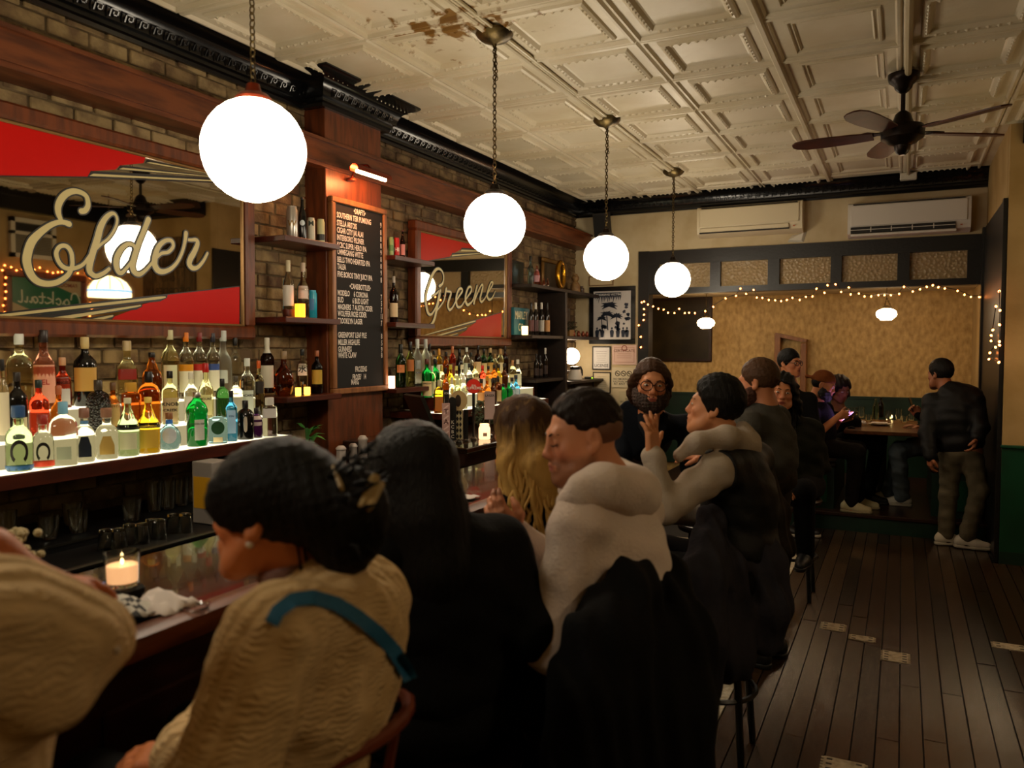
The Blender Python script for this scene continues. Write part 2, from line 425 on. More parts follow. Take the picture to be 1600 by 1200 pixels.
# ---- pressed tin ceiling, panel by panel
ce = struct(MB().box((XW-.2, -1.3, CE), (2.6, YB+.1, CE+.1)), 'ceiling', m_tin)
PW, PL = .675, .712
def panel_mesh(style):
    rings = [(0, -.012), (.012, -.028), (.026, -.030), (.036, -.010), (.088, -.008), (.094, -.022), (.108, -.030), (.126, -.026), (.140, -.006), (.150, -.002)] if style == 0 else \
            [(0, -.012), (.012, -.026), (.026, -.026), (.036, -.008), (.100, -.008), (.104, -.018), (.116, -.018), (.120, -.006), (.136, -.006), (.140, -.014), (.15, -.002)]
    v = []; f = []
    for ins, z in rings:
        a, b = PW/2-ins, PL/2-ins; v += [(-a, -b, z), (a, -b, z), (a, b, z), (-a, b, z)]
    for i in range(len(rings)-1):
        for k in range(4): f.append((i*4+k, (i+1)*4+k, (i+1)*4+(k+1) % 4, i*4+(k+1) % 4))
    n = (len(rings)-1)*4; f.append((n, n+3, n+2, n+1))
    mb = MB().add(v, f)
    if style == 0:                                                 # egg-and-dart beads along the inner frame
        for sx in (-1, 1):
            for k in range(9):
                y = -(PL/2-.14)+(PL-.28)*(k+.5)/9; x = sx*(PW/2-.117); mb.add([(x-.011, y, -.027), (x, y-.017, -.027), (x+.011, y, -.027), (x, y+.017, -.027), (x, y, -.040)], [(0,1,4),(1,2,4),(2,3,4),(3,0,4)])
            for k in range(8):
                x = -(PW/2-.14)+(PW-.28)*(k+.5)/8; y = sx*(PL/2-.117); mb.add([(x-.017, y, -.027), (x, y-.011, -.027), (x+.017, y, -.027), (x, y+.011, -.027), (x, y, -.040)], [(0,1,4),(1,2,4),(2,3,4),(3,0,4)])
    o = mb.build('ceiling_panel', m_tin); d_ = o.data; bpy.data.objects.remove(o); return d_
pd = [panel_mesh(0), panel_mesh(1)]
for i in range(9):
    for j in range(-1, 12):
        x = -.035-PW*(4.5-i); y = 4.42+PL*(j-5+.5)
        if y-PL/2 < -1.2 or (i > 5 and y > 7.3): continue
        o = bpy.data.objects.new('ceiling_panel', pd[1 if i == 4 else 0]); COL.objects.link(o); o.parent = ce
        o.location = (x, y, CE+r_.uniform(-.004, .001)); o.rotation_euler = (r_.uniform(-.006, .006), r_.uniform(-.006, .006), 0)
mb = MB()
for x in (-.71, -2.06): mb.box((x-.028, -1.2, CE-.045), (x+.012, 8.85, CE), .008)
mb.build('seam_bead', m_tin, ce)
MB().box((.64, 7.26, CE-.02), (XR, 8.85, CE)).build('border_strip', m_tin, ce)
MB().box((XW+.2, 8.60, CE-.018), (XR, 8.86, CE)).build('border_strip', m_tin, ce)

# ---- back wall with the booth opening and the glazed transom
mb = MB().box((XW, YB, 0), (-2.78, YB+.15, CE)).box((-2.78, YB, 2.80), (XR+.05, YB+.15, CE)).box((XW, YB-.004, 3.2), (XW+.01, YB, 3.21))
wb = struct(mb, 'wall_back', m_wall)
fr = MB()
X0, X1 = -2.78, .70
fr.box((X0, YB-.03, 2.66), (X1, YB+.12, 2.81)).box((X0, YB-.025, 2.32), (X1, YB+.12, 2.385)).box((X0-.01, YB-.034, 0), (X0+.115, YB+.14, 2.815))
pane_px = [(1030, 1110), (1126, 1200), (1218, 1298), (1315, 1402), (1421, 1511)]
px_x = [(at(a, 425, y=YB)[0], at(b, 425, y=YB)[0]) for a, b in pane_px]; prev = X0
for a, b in px_x: fr.box((prev, YB-.022, 2.385), (a, YB+.12, 2.66)); prev = b
fr.box((prev, YB-.022, 2.385), (X1, YB+.12, 2.66))
win = struct(fr, 'window_1', m_black)
m_pane = pm('ribbed_glass', '#b59a70', .30, trans=.25, ior=1.4, bump=1.0, bscale=32, bkind='voronoi')
for a, b in px_x: MB().box((a-.01, YB+.03, 2.37), (b+.01, YB+.045, 2.68)).build('pane', m_pane, win)
# ---- the booth beyond: raised floor, papered walls, low ceiling
PZ, YP, YA, XA = .165, 7.95, 10.5, -3.15
pf = struct(MB().box((-2.6, YP, -.01), (XR, YA, PZ-.035)), 'floor_booth', m_greend)
MB().box((-2.6, YP-.02, PZ-.035), (XR, YA, PZ), .006).build('nosing', m_woodd, pf)
struct(MB().box((XA-.1, YA, 0), (XR+.2, YA+.1, 2.6)).box((XA-.1, YB+.15, 0), (XA, YA, 2.6)), 'wall_booth', m_damask)
struct(MB().box((XA-.1, YB+.10, 2.36), (XR+.2, YA+.1, 2.46)), 'ceiling_booth', m_wall)
gw = MB().box((XA, YA-.035, PZ), (XR, YA, 1.08)).box((XA, YA-.05, 1.08), (XR, YA, 1.11)); struct(gw, 'trim_5', m_greend)
# ---- right wall: ochre above green, black boarded end by the booth
XQ, YQ = 2.40, 7.25                                                # the room is wider towards the street: side wall, and the wall that steps in
wr = struct(MB().box((XR, YQ+.12, 0), (XR+.15, YA+.1, CE)), 'wall_right', m_wallr)
eb = MB().box((XR-.02, 7.30, 0), (XR, 9.05, 2.86)).box((XR-.03, 7.27, 0), (XR-.002, 7.34, 2.86)).box((XR-.04, 8.93, 0), (XR, 9.02, 2.86)); struct(eb, 'trim_6', m_black)
wq = struct(MB().box((XR+.002, YQ, 0), (XQ+.1, YQ+.12, CE)), 'wall_step', m_wallr)
MB().box((XR, YQ-.014, 0), (XQ, YQ, .915)).build('wainscot', m_green, wq)
MB().box((XR-.01, YQ-.035, .915), (XQ, YQ, .94), .006).build('chair_rail', m_green, wq)
MB().box((XR, YQ-.02, 0), (XQ, YQ-.01, .10)).build('skirting', m_greend, wq)
wz_ = struct(MB().box((XQ, -1.3, 0), (XQ+.15, YQ+.1, CE)), 'wall_side', m_wallr)
MB().box((XQ-.014, -1.3, 0), (XQ, YQ, .915)).build('wainscot', m_green, wz_)
struct(MB().box((XQ-.12, -1.3, 3.20), (XQ, YQ, CE)).box((XQ-.16, -1.3, 3.36), (XQ, YQ, CE)), 'trim_8', m_blackg)
struct(MB().box((XW-.2, -1.45, 0), (XQ+.2, -1.3, CE+.1)), 'wall_front', m_wallr)
# ================================================================= lamps and ceiling fittings
m_globe = em('globe_glow', '#ffeed2', GLOBE)
m_brass = pm('aged_brass', '#6b5a36', .4, metal=.9, col2='#3c3220', nscale=20)
m_bronze = pm('dark_bronze', '#1c120c', .35, metal=.6)
m_copper = pm('copper', '#7a2f18', .35, metal=.85)
m_bulb = em('fairy_bulb', '#ff8a40', BULB)
m_wire = pm('dark_wire', '#100806', .5)
def chain(mb, a, b, ln=.030, r=.0035, wd=.010):
    a, b = np.array(a, float), np.array(b, float); L_ = np.linalg.norm(b-a); n = max(2, int(L_/(ln*.78))); t = (b-a)/L_
    h = np.array([1., 0, 0]) if abs(t[2]) > .9 else np.array([0, 0, 1.]); u = np.cross(t, h); u /= np.linalg.norm(u); w = np.cross(t, u)
    for i in range(n):
        c = a+(b-a)*(i+.5)/n; q = u if i % 2 else w
        mb.tube([c+t*math.sin(k)*ln*.5+q*math.cos(k)*wd for k in np.linspace(0, 2*PI, 8, endpoint=False)], r, 4, closed=True)
    return mb
GL = [(397, 235, .178), (773, 351, .172), (947, 403, .172), (1051, 437, .172)]
globes = []
names = ['nearest white globe pendant, over the front of the bar beside the lettered mirror', 'second white globe pendant, in front of the smaller lettered mirror',
         'third white globe pendant, beside the black framed poster', 'farthest and smallest white globe pendant, near the booth opening']
for i, (px, py, R_) in enumerate(GL):
    c = at(px, py, x=-2.05); globes.append(c)
    t = empty('globe_pendant', c, names[i], 'pendant lamp', 'white globe pendants over the bar')
    MB().ball(c, R_, 28, 16).build('globe', m_globe, t, True)
    MB().lathe([(.0, -.01), (.058, -.01), (.062, .006), (.05, .02), (.03, .026), (.022, .055), (.006, .06)], (c[0], c[1], c[2]+R_-.006), 18).build('collar', m_bronze if i else m_copper, t, True)
    chain(MB(), (c[0], c[1], c[2]+R_+.05), (c[0], c[1], CE-.085)).build('chain', m_brass, t, True)
    MB().lathe([(.008, -.10), (.014, -.085), (.03, -.078), (.075, -.062), (.098, -.040), (.105, -.03), (.10, -.022), (.10, -.016)], (c[0], c[1], CE), 24).build('canopy', m_brass, t, True)
    if i: chain(MB(), (c[0]+.012, c[1], CE-.28), (c[0]+.004, c[1], CE-.10), .024, .003, .008).build('chain_tail', m_brass, t, True)
c = np.array([-2.05, .18, globes[0][2]]); t = empty('globe_pendant', c, 'added globe pendant over the street end of the bar, unseen, brightening the guests', 'pendant lamp', 'white globe pendants over the bar')  # extra pendant added out of view to brighten the nearest guests
MB().ball(c, .172, 28, 16).build('globe', m_globe, t, True); MB().tube([(c[0], c[1], c[2]+.165), (c[0], c[1], CE-.02)], .008, 6).build('chain', m_brass, t)
y0, y1 = globes[1][1], globes[3][1]
mb = MB().tube([(-2.02, -1.2, CE-.03), (-2.02, 2.0, CE-.025), (-2.02, y0, CE-.025), (-2.03, y1, CE-.025)], .010, 8)
o = mb.build('cable_conduit', pm('conduit_paint', '#b5a888', .4), None, True); tag(o, 'cream painted conduit running between the globe pendant canopies', 'conduit')
mb = MB().tube([(-.005, -1.2, CE-.05), (-.005, 5.6, CE-.05)], .02, 8)
o = mb.build('cable_conduit', MATS['conduit_paint'], None, True); tag(o, 'thick painted conduit running along the ceiling to the fan', 'conduit')
mb = MB().tube([(.0, 5.75, CE-.045), (.012, YB-.22, CE-.05)], .015, 8)
o = mb.build('cable_conduit', MATS['conduit_paint'], None, True); tag(o, 'thin conduit behind the fan ending at a white box', 'conduit')
MB().box((-.06, YB-.27, CE-.10), (.09, YB-.19, CE-.03), .008).build('junction_box', m_white, o)
# ---- ceiling fan, five blades at rest
fc = np.array([-.03, 5.65, 3.05]); fan = empty('ceiling_fan', fc, 'dark bronze ceiling fan with five brown wooden blades', 'fan')
MB().lathe([(.016, -.15), (.03, -.14), (.05, -.12), (.055, -.10), (.085, -.075), (.092, -.05), (.092, -.03)], (fc[0], fc[1], CE), 24).build('canopy', m_bronze, fan, True)
MB().tube([(fc[0], fc[1], CE-.14), (fc[0], fc[1], fc[2]+.10)], .014, 10).build('downrod', m_bronze, fan, True)
MB().lathe([(.02, -.135), (.035, -.12), (.045, -.10), (.05, -.075), (.085, -.06), (.10, -.045), (.125, -.03), (.13, .02), (.12, .045), (.07, .055), (.055, .09), (.045, .12), (.022, .14)], fc, 28).build('motor_housing', m_bronze, fan, True)
m_blade = pm('fan_blade', '#4a1f10', .4, col2='#34140a', nscale=5, stretch=(2, 2, 8))
for a in (175, 246, 324, 31, 106):
    a = math.radians(a); u = np.array([math.cos(a), math.sin(a), 0]); w = np.array([-math.sin(a), math.cos(a), 0]); n = np.array([0, 0, 1.])
    tl = math.radians(10); w2 = w*math.cos(tl)+n*math.sin(tl)
    poly = [(.17, -.05), (.30, -.066), (.46, -.074), (.58, -.070), (.645, -.05), (.668, -.02), (.668, .02), (.645, .05), (.58, .07), (.46, .074), (.30, .066), (.17, .05)]
    b = MB().prism(poly, fc+n*.0, u, w2, np.cross(u, w2)*.009).build('blade', m_blade, fan)
    MB().prism([(.09, -.02), (.15, -.018), (.20, -.045), (.26, -.03), (.26, .03), (.20, .045), (.15, .018), (.09, .02)], fc+n*.012, u, w2, n*.006).build('blade_arm', m_bronze, b)
# ---- split air conditioners on the back wall
m_ac = pm('ac_plastic', '#cdbf9f', .4); m_acw = pm('ac_plastic_pale', '#cfc8bd', .4); m_dark = pm('dark_slot', '#120e0a', .6)
def aircon(pl, pr, mat, label, openv):
    a = at(pl[0], pl[1], y=YB-.2); b = at(pr[0], pr[1], y=YB-.2); x0, x1, z1, z0 = a[0], b[0], (a[2]+at(pr[0], pl[1]-11, y=YB-.2)[2])/2, b[2]
    z1 = max(a[2], z0+.28); t = empty('air_conditioner', ((x0+x1)/2, YB-.1, z0), label, 'air conditioner')
    h = z1-z0; pr_ = [(0, 0), (-.10, 0), (-.17, .03), (-.20, .09), (-.205, h-.05), (-.19, h-.012), (-.16, h), (0, h)]
    mb = MB(); v = [(x, YB+p, z0+q) for x in (x0, x0+.012, x1-.012, x1) for p, q in [(p*(1 if 0 < i < 3 else .97), q) for i, (p, q) in enumerate(pr_)]]
    n = len(pr_); f = [(k*n+i, k*n+(i+1) % n, (k+1)*n+(i+1) % n, (k+1)*n+i) for k in range(3) for i in range(n)]+[tuple(range(n))[::-1], tuple(range(3*n, 4*n))]
    mb.add(v, f).build('body', mat, t, True)
    MB().box((x0+.03, YB-.212, z0+.10), (x1-.03, YB-.2, z1-.03), .006).build('front_panel', mat, t)
    MB().box((x0+.05, YB-.209, z1-.024), (x1-.05, YB-.19, z1-.016)).build('top_slot', m_dark, t)
    s = MB().box((x0+.03, YB-.207, z0+.03), (x1-.13, YB-.16, z0+(.09 if openv else .04))).build('air_outlet', m_dark, t)
    if openv:
        for k in range(1, 5): MB().box((x0+.03+(x1-x0-.16)*k/5-.004, YB-.209, z0+.035), (x0+.03+(x1-x0-.16)*k/5+.004, YB-.19, z0+.085)).build('vane', mat, s)
        MB().box((x0+.03, YB-.2085, z0+.058), (x1-.13, YB-.19, z0+.064)).build('vane', mat, s)
        MB().box((x0+.03, YB-.215, z0-.004), (x1-.12, YB-.13, z0+.022), .006).build('flap', mat, t)
    else: MB().box((x0+.035, YB-.209, z0+.042), (x1-.13, YB-.19, z0+.088), .006).build('flap', mat, t)
    MB().box((x1-.09, YB-.208, z0+.05), (x1-.07, YB-.2, z0+.062)).build('badge', pm('ac_badge', '#b06040', .5), t)
    return t
aircon((1089, 324), (1253, 360), m_ac, 'cream split air conditioner with closed flap, left one above the transom', False)
aircon((1325, 318), (1517, 359), m_acw, 'paler split air conditioner with open black slot, right one above the transom', True)
c = at(1240, 372, y=YB-.02); o = MB().add([(c[0]-.06, YB-.001, c[2]-.04), (c[0]+.10, YB-.001, c[2]-.05), (c[0]+.13, YB-.001, c[2]+.06), (c[0]-.02, YB-.001, c[2]+.03), (c[0]-.05, YB-.03, c[2]-.02), (c[0]+.08, YB-.025, c[2]-.03), (c[0]+.10, YB-.035, c[2]+.05), (c[0], YB-.02, c[2]+.02)],
    [(0,1,5,4),(1,2,6,5),(2,3,7,6),(3,0,4,7),(4,5,6,7)]).build('plaster_flake', m_white); tag(o, 'white lump of patched plaster under the left air conditioner', 'plaster patch')
# ---- wall speaker
c = at(942, 353, y=YB-.1); t = empty('wall_speaker', (c[0], YB-.08, c[2]-.1), 'dark grey loudspeaker tilted high in the back corner', 'speaker')
mb = MB(); 
for k in range(1): mb.obox((c[0], YB-.12, c[2]), [(1,0,0), (0,.966,.259), (0,-.259,.966)], (.085, .07, .15))
mb.build('cabinet', pm('speaker_grey', '#2a2622', .6, bump=.3, bscale=200), t); MB().box((c[0]-.02, YB-.06, c[2]-.02), (c[0]+.02, YB, c[2]+.02)).build('bracket', m_black, t)
MB().obox((c[0], YB-.192, c[2]-.02), [(1,0,0), (0,.966,.259), (0,-.259,.966)], (.075, .004, .135)).build('grille', pm('speaker_mesh', '#1c1a18', .8, bump=.6, bscale=300), t)
# ---- two small schoolhouse lamps in the booth
m_lamp = em('booth_lamp_glow', '#ffdcae', 40.0)
for px, py, yy, lab in ((1385, 491, 9.25, 'small milk-glass booth lamp hanging over the table'), (1103, 505, 9.45, 'small milk-glass booth lamp hanging before the dark wall panel')):
    c = at(px, py, y=yy); t = empty('booth_lamp', c, lab, 'pendant lamp', 'booth lamps')
    MB().lathe([(.05, -.062), (.062, -.055), (.064, -.045), (.09, -.03), (.102, .0), (.095, .028), (.07, .048), (.045, .056), (.04, .062)], c, 22).build('shade', m_lamp, t, True)
    MB().lathe([(.05, .0), (.052, .015), (.03, .03), (.01, .035)], (c[0], c[1], c[2]+.058), 16).build('holder', m_brass, t, True)
    mb = MB()
    for q in range(3):
        a = 2*PI*q/3; chain(mb, (c[0]+.045*math.cos(a), c[1]+.045*math.sin(a), c[2]+.07), (c[0], c[1], c[2]+.17), .02, .0025, .006)
    mb.tube([(c[0], c[1], c[2]+.165), (c[0], c[1], 2.35)], .004, 6); mb.build('chain', m_brass, t)
    MB().lathe([(.01, -.03), (.05, -.012), (.055, 0)], (c[0], c[1], 2.36), 16).build('canopy', m_brass, t, True)
# ---- fairy lights along the transom and down both jambs
zp = lambda L_, ox: [(ox+a/4, 300+b/4) for a, b in L_]
tl = zp([(825,685),(850,703),(882,715),(915,730),(948,735),(975,755),(1015,757),(1045,730),(1080,757),(1107,755),(1143,757),(1208,745),(1258,718),(1335,665),(1400,650),(1428,604),(1463,637),(1510,612),(1530,660),(1565,662)], 800) \
   + zp([(5,675),(45,677),(82,682),(118,675),(153,662),(198,675),(237,655),(278,653),(303,605),(353,630),(372,583),(422,577),(457,625),(505,597),(517,640),(568,635),(603,653),(645,653),(690,645),(728,645),(768,645),(820,637),(850,593),(905,622),(950,608),(992,593),(1030,583),(1065,595),(1105,603),(1185,618),(1228,642),(1268,655),(1320,657),(1365,620),(1398,590)], 1200)
jl = zp([(810,690),(825,732),(825,767),(822,800),(792,833),(805,905),(805,970)], 800)
jr = zp([(1425,715),(1405,863),(1395,897),(1395,930),(1422,970),(1387,1005),(1380,1045),(1443,1065),(1447,957),(1447,935),(1447,830),(1450,740),(1445,620)], 1200)
b0 = MB().ball((0,0,0), .0085, 8, 6, (1,1,1.25)).build('bulb', m_bulb, None, True); bd = b0.data; bpy.data.objects.remove(b0)
def fairy(pts, label, slack=.02):
    t = empty('fairy_lights', pts[0], label, 'fairy lights')
    w = []
    for i, p in enumerate(pts):
        w.append(np.array(p)+np.array([0, .004, .014+.006*math.sin(i*2.3)]))
    MB().tube(w, .0035, 5).build('wire', m_wire, t)
    for p in pts:
        o = bpy.data.objects.new('bulb', bd); link(o, t); o.location = Vector(p); o.rotation_euler = (r_.uniform(-.8, .8), r_.uniform(-.8, .8), 0)
    return t
fairy([at(px, py, y=YB-.05) for px, py in tl], 'string of warm fairy lights drooping under the glazed transom')
fairy([at(px, py, y=YB-.05) for px, py in jl], 'short string of warm fairy lights down the left booth jamb')
fairy([at(px, py, x=XR-.06) for px, py in jr], 'fairy lights trailing down the black boards right of the booth')
# ---- copper picture lamp over the menu board
a = at(553, 266, x=-3.22); b = at(606, 277, x=-3.22); zc_ = (a[2]+b[2])/2; yb0, yb1 = a[1], b[1]
t = empty('picture_lamp', (-3.3, (yb0+yb1)/2, zc_), 'copper picture lamp glowing above the letter menu board', 'lamp')
pr_ = [(.035*math.cos(q), 0, .035*math.sin(q)) for q in np.linspace(-.35, PI+.35, 11)]
MB().sweep(pr_+[(p[0]*.9, 0, p[2]*.9) for p in pr_[::-1]], (-3.22, yb0, zc_), (-3.22, yb1, zc_)).build('lamp_shade', m_copper, t, True)
MB().tube([(-3.22, yb0+.03, zc_-.012), (-3.22, yb1-.03, zc_-.012)], .012, 8).build('tube_bulb', em('warm_tube', '#ffa060', 220.0), t, True)
MB().tube([(-3.39, (yb0+yb1)/2, zc_-.02), (-3.34, (yb0+yb1)/2, zc_+.07), (-3.25, (yb0+yb1)/2, zc_+.06), (-3.225, (yb0+yb1)/2, zc_+.033)], .008, 8).build('arm', m_copper, t, True)
MB().lathe([(.03, 0), (.03, .012), (.012, .02)], (-3.385, (yb0+yb1)/2, zc_-.03), 14).build('mount', m_copper, t)
# ================================================================= bar counter
m_bartop = pm('bar_top_wood', '#2c1a0c', .16, col2='#1a0f07', nscale=4, stretch=(6, .8, 6), coat=.5)
m_barfront = pm('bar_front_wood', '#351509', .4, col2='#230d06', nscale=4, stretch=(1, 1, 6))
m_steel = pm('stainless', '#4a4843', .3, metal=.9); m_rubber = pm('black_rubber', '#070707', .45); m_bk = pm('black_satin', '#080808', .35)
t = empty('bar_counter', (-1.75, 2.4, 0), 'long dark mahogany bar counter where the guests sit', 'bar counter')
MB().box((-2.06, -1.25, 1.025), (-1.50, 5.4, 1.07), .008).build('counter_top', m_bartop, t)
prf = [(-.06, 0, -.045), (.0, 0, -.05), (.035, 0, -.035), (.045, 0, -.01), (.04, 0, .015), (.02, 0, .024), (-.02, 0, .022), (-.05, 0, .01), (-.06, 0, .0)]
MB().sweep(prf, (-1.50, -1.25, 1.06), (-1.50, 5.4, 1.06)).build('armrest_moulding', m_woodh, t, True)
MB().box((-1.68, -1.25, 0), (-1.60, 5.35, 1.025)).build('front_panel', m_barfront, t)
for k in range(9): MB().box((-1.60, -1.0+k*.72, .18), (-1.585, -1.0+k*.72+.58, .88), .01).build('panel', m_barfront, t)
MB().tube([(-1.42, -1.2, .2), (-1.42, 5.3, .2)], .022, 10).build('foot_rail', m_brass, t, True)
for k in range(7): MB().tube([(-1.60, -.9+k*1.0, .16), (-1.5, -.9+k*1.0, .16), (-1.42, -.9+k*1.0, .18)], .012, 6).build('rail_bracket', m_brass, t)
# under-bar steel and rails behind the counter
t = empty('speed_rail', (-2.3, 1.6, 0), 'black and steel underbar rail behind the counter', 'bar station')
MB().box((-2.50, -1.2, 0), (-2.10, 4.1, .86)).build('cabinet', m_bk, t)
MB().box((-2.50, -1.2, .86), (-2.47, 4.1, .96), .004).build('lip', m_bk, t); MB().box((-2.475, -1.2, .955), (-2.455, 4.1, .963)).build('edge', m_steel, t)
MB().box((-2.22, -1.2, .86), (-2.08, 4.1, .985), .005).build('rail', m_bk, t); MB().box((-2.10, -1.2, .985), (-2.085, 4.1, .992)).build('edge', m_steel, t)
# ================================================================= lit back-bar shelves
m_glowtop = em('shelf_light', '#fff1c4', SHELF_GLOW); m_glowface = em('shelf_light_face', '#ffe9ae', SHELF_GLOW*.16)
m_edge = pm('shelf_front_wood', '#4a1c0f', .35, col2='#34130a', nscale=4, stretch=(5, 1, 5))
T1, T2, T3 = 1.205, 1.31, 1.42
def lit_shelf(ya, yb, label, base, ys=None):
    t = empty('lit_shelf', (-3.3, (ya+yb)/2, T1), label, 'shelf')
    MB().box((XW+.02, ya, T1-.05), (-3.10, yb, T1-.004)).box((-3.115, ya, T1-.06), (-3.095, yb, T1), .004).build('shelf_board', m_edge, t)
    MB().box((-3.255, ya+.01, T1-.004), (-3.118, yb-.01, T1)).build('light_panel', m_glowtop, t); ya = ys or ya
    MB().box((XW+.02, ya+.02, T1), (-3.255, yb-.02, T2-.004)).build('step', m_glowface, t); MB().box((XW+.02, ya+.02, T2-.004), (-3.415, yb-.02, T3-.004)).build('step', m_glowface, t)
    MB().box((-3.415, ya+.02, T2-.004), (-3.25, yb-.02, T2)).build('light_panel', m_glowtop, t)
    MB().box((XW+.02, ya+.02, T3-.004), (-3.41, yb-.02, T3)).build('light_panel', m_glowtop, t)
    for y in (ya, yb-.02): MB().box((XW+.02, y, T1), (-3.25, y+.0195, T2+.001)).box((XW+.02, y, T2), (-3.41, y+.0195, T3+.001)).build('end_board', m_edge, t)
    for y, base_ in ((ya+.05, base[0]), (yb-.09, base[1])): MB().box((XW+.02, y, base_), (-3.2, y+.04, T1-.05)).build('support', m_woodd, t)
    return t
lit_shelf(1.0, 3.47, 'three-step lit bottle shelf under the large lettered mirror', (.897, .897))
lit_shelf(5.12, 7.10, 'three-step lit bottle shelf under the small lettered mirror', (1.072, .942), 5.30)
# lower glass ledges
t = empty('glass_ledge', (-3.2, 1.6, 0), 'stepped black back counter holding clean glasses under the lit shelf', 'counter')
MB().box((XW+.02, -1.2, 0), (-3.08, 4.12, .895), .004).build('upper_step', m_bk, t); MB().box((-3.08, -1.2, 0), (-2.78, 4.12, .865), .004).build('lower_step', m_rubber, t)
MB().box((-3.09, -1.2, .889), (-3.075, 4.12, .898)).build('edge', m_steel, t); MB().box((-2.79, -1.2, .86), (-2.775, 4.12, .868)).build('edge', m_steel, t)
# ================================================================= painted mirrors
m_mirror = pm('mirror_silver', '#cfc6b4', .02, metal=1.0)
m_red = pm('sign_red', '#c00e06', .4, spec=.15); m_redo = pm('sign_orange_red', '#b02006', .4, spec=.15)
m_gold = pm('sign_gold', '#c2b47e', .45); m_ink = pm('sign_black', '#0c0806', .4); m_lip = pm('gilt_lip', '#8a6a40', .35, metal=.5)
MX = -3.525
def sign_mirror(y0, y1, z0, z1, label, feats):
    t = empty('lettered_mirror', (XW+.02, (y0+y1)/2, z0), label, 'mirror')
    w = .075; f = MB()
    for a, b in (((y0, z0), (y1, z0+w)), ((y0, z1-w), (y1, z1)), ((y0, z0+w), (y0+w, z1-w)), ((y1-w, z0+w), (y1, z1-w))):
        f.box((XW+.012, a[0], a[1]), (MX+.03, b[0], b[1]), .012)
    f.build('frame', m_wood, t)
    l = MB(); i0, i1, k0, k1 = y0+w, y1-w, z0+w, z1-w
    for a, b in (((i0, k0), (i1, k0+.014)), ((i0, k1-.014), (i1, k1)), ((i0, k0), (i0+.014, k1)), ((i1-.014, k0), (i1, k1))): l.box((MX-.004, a[0], a[1]), (MX+.012, b[0], b[1]), .004)
    l.build('inner_lip', m_lip, t)
    MB().box((MX-.012, i0, k0), (MX, i1, k1)).build('glass', m_mirror, t)
    for nm, mat, lay, polys, strokes in feats:
        mb = MB(); o = (MX+.0008+.0007*lay, 0, 0)
        for P in polys:
            q = [at(a, b, x=MX)[1:] for a, b in P]; q = [(min(max(a, i0), i1), min(max(b, k0), k1)) for a, b in q]
            mb.add([(o[0], a, b) for a, b in q], [tuple(range(len(q)))])
        for P, wd in strokes: ribbon(mb, [at(a, b, x=MX)[1:] for a, b in P], wd, o, (0, 1, 0), (0, 0, 1))
        mb.build(nm, mat, t, fix=False)
    t.rotation_euler = (0, .009, 0)                                 # hung leaning a little forward
    return t
zA = lambda L_: [(a/8, 270+b/8) for a, b in L_]; zB = lambda L_: [(180+a/8, 320+b/8) for a, b in L_]; zC = lambda L_: [(a/8, 400+b/8) for a, b in L_]
E1 = [(1000,480),(1050,470),(1085,400),(1060,290),(960,235),(860,240),(770,300),(715,400),(712,500),(750,595)]
st = [(zA(E1), [.035,.035,.034,.03,.032,.038,.042,.042,.036,.026]),
      (zA([(850,640),(780,618),(700,622),(600,665),(480,755),(385,860),(335,1000),(325,1120)])+zC([(370,220),(450,310),(560,345),(680,335),(780,285),(850,220),(890,120)])+zA([(890,1080),(878,1000),(840,935),(785,910),(725,930),(690,1000),(710,1090)])+zC([(770,130),(860,160),(960,140),(1040,90)])+zA([(1130,1010),(1240,900),(1340,820),(1420,700),(1448,590),(1420,520),(1370,512),(1300,570),(1240,680),(1200,830),(1150,980)])+zC([(1110,90),(1105,180),(1135,225),(1190,250),(1280,215),(1350,160)]),
       [.036,.03,.03,.034,.042,.05,.052,.052, .048,.042,.036,.034,.032,.03,.028, .028,.028,.028,.026,.026,.028,.028, .028,.026,.024,.022, .022,.018,.018,.018,.018,.020,.026,.034,.042,.046,.044, .044,.04,.034,.03,.026,.022]),
      (zB([(235,545),(215,505),(150,490),(75,540),(15,640),(0,740),(25,830),(70,850),(130,790),(200,690),(250,560)]), [.022,.024,.026,.034,.04,.04,.034,.028,.022,.02,.02]),
      (zB([(400,185),(335,350),(275,500),(220,680),(205,780),(240,850),(300,865),(380,805),(470,700),(560,610),(650,590),(710,520),(690,450),(610,450),(530,520),(490,630),(480,740),(520,815),(590,835),(680,800),(760,720),(820,600),(855,470),(870,355)]),
       [.04,.036,.038,.042,.042,.036,.03,.022,.02,.022,.024,.026,.026,.028,.036,.044,.046,.042,.034,.028,.024,.024,.026,.034]),
      (zB([(870,430),(930,440),(1000,440),(1015,490),(975,590),(930,670),(915,740),(955,790),(1020,780),(1090,700),(1140,605)]), [.02,.022,.028,.036,.042,.044,.042,.034,.028,.024,.02])]
st = [(p, [q*.76 for q in w]) for p, w in st]; ol = [(p, [q+.014 for q in w]) for p, w in st]
q4 = lambda L_: [(a/4, 300+b/4) for a, b in L_]; q1 = lambda L_: [(a/4, b/4) for a, b in L_]
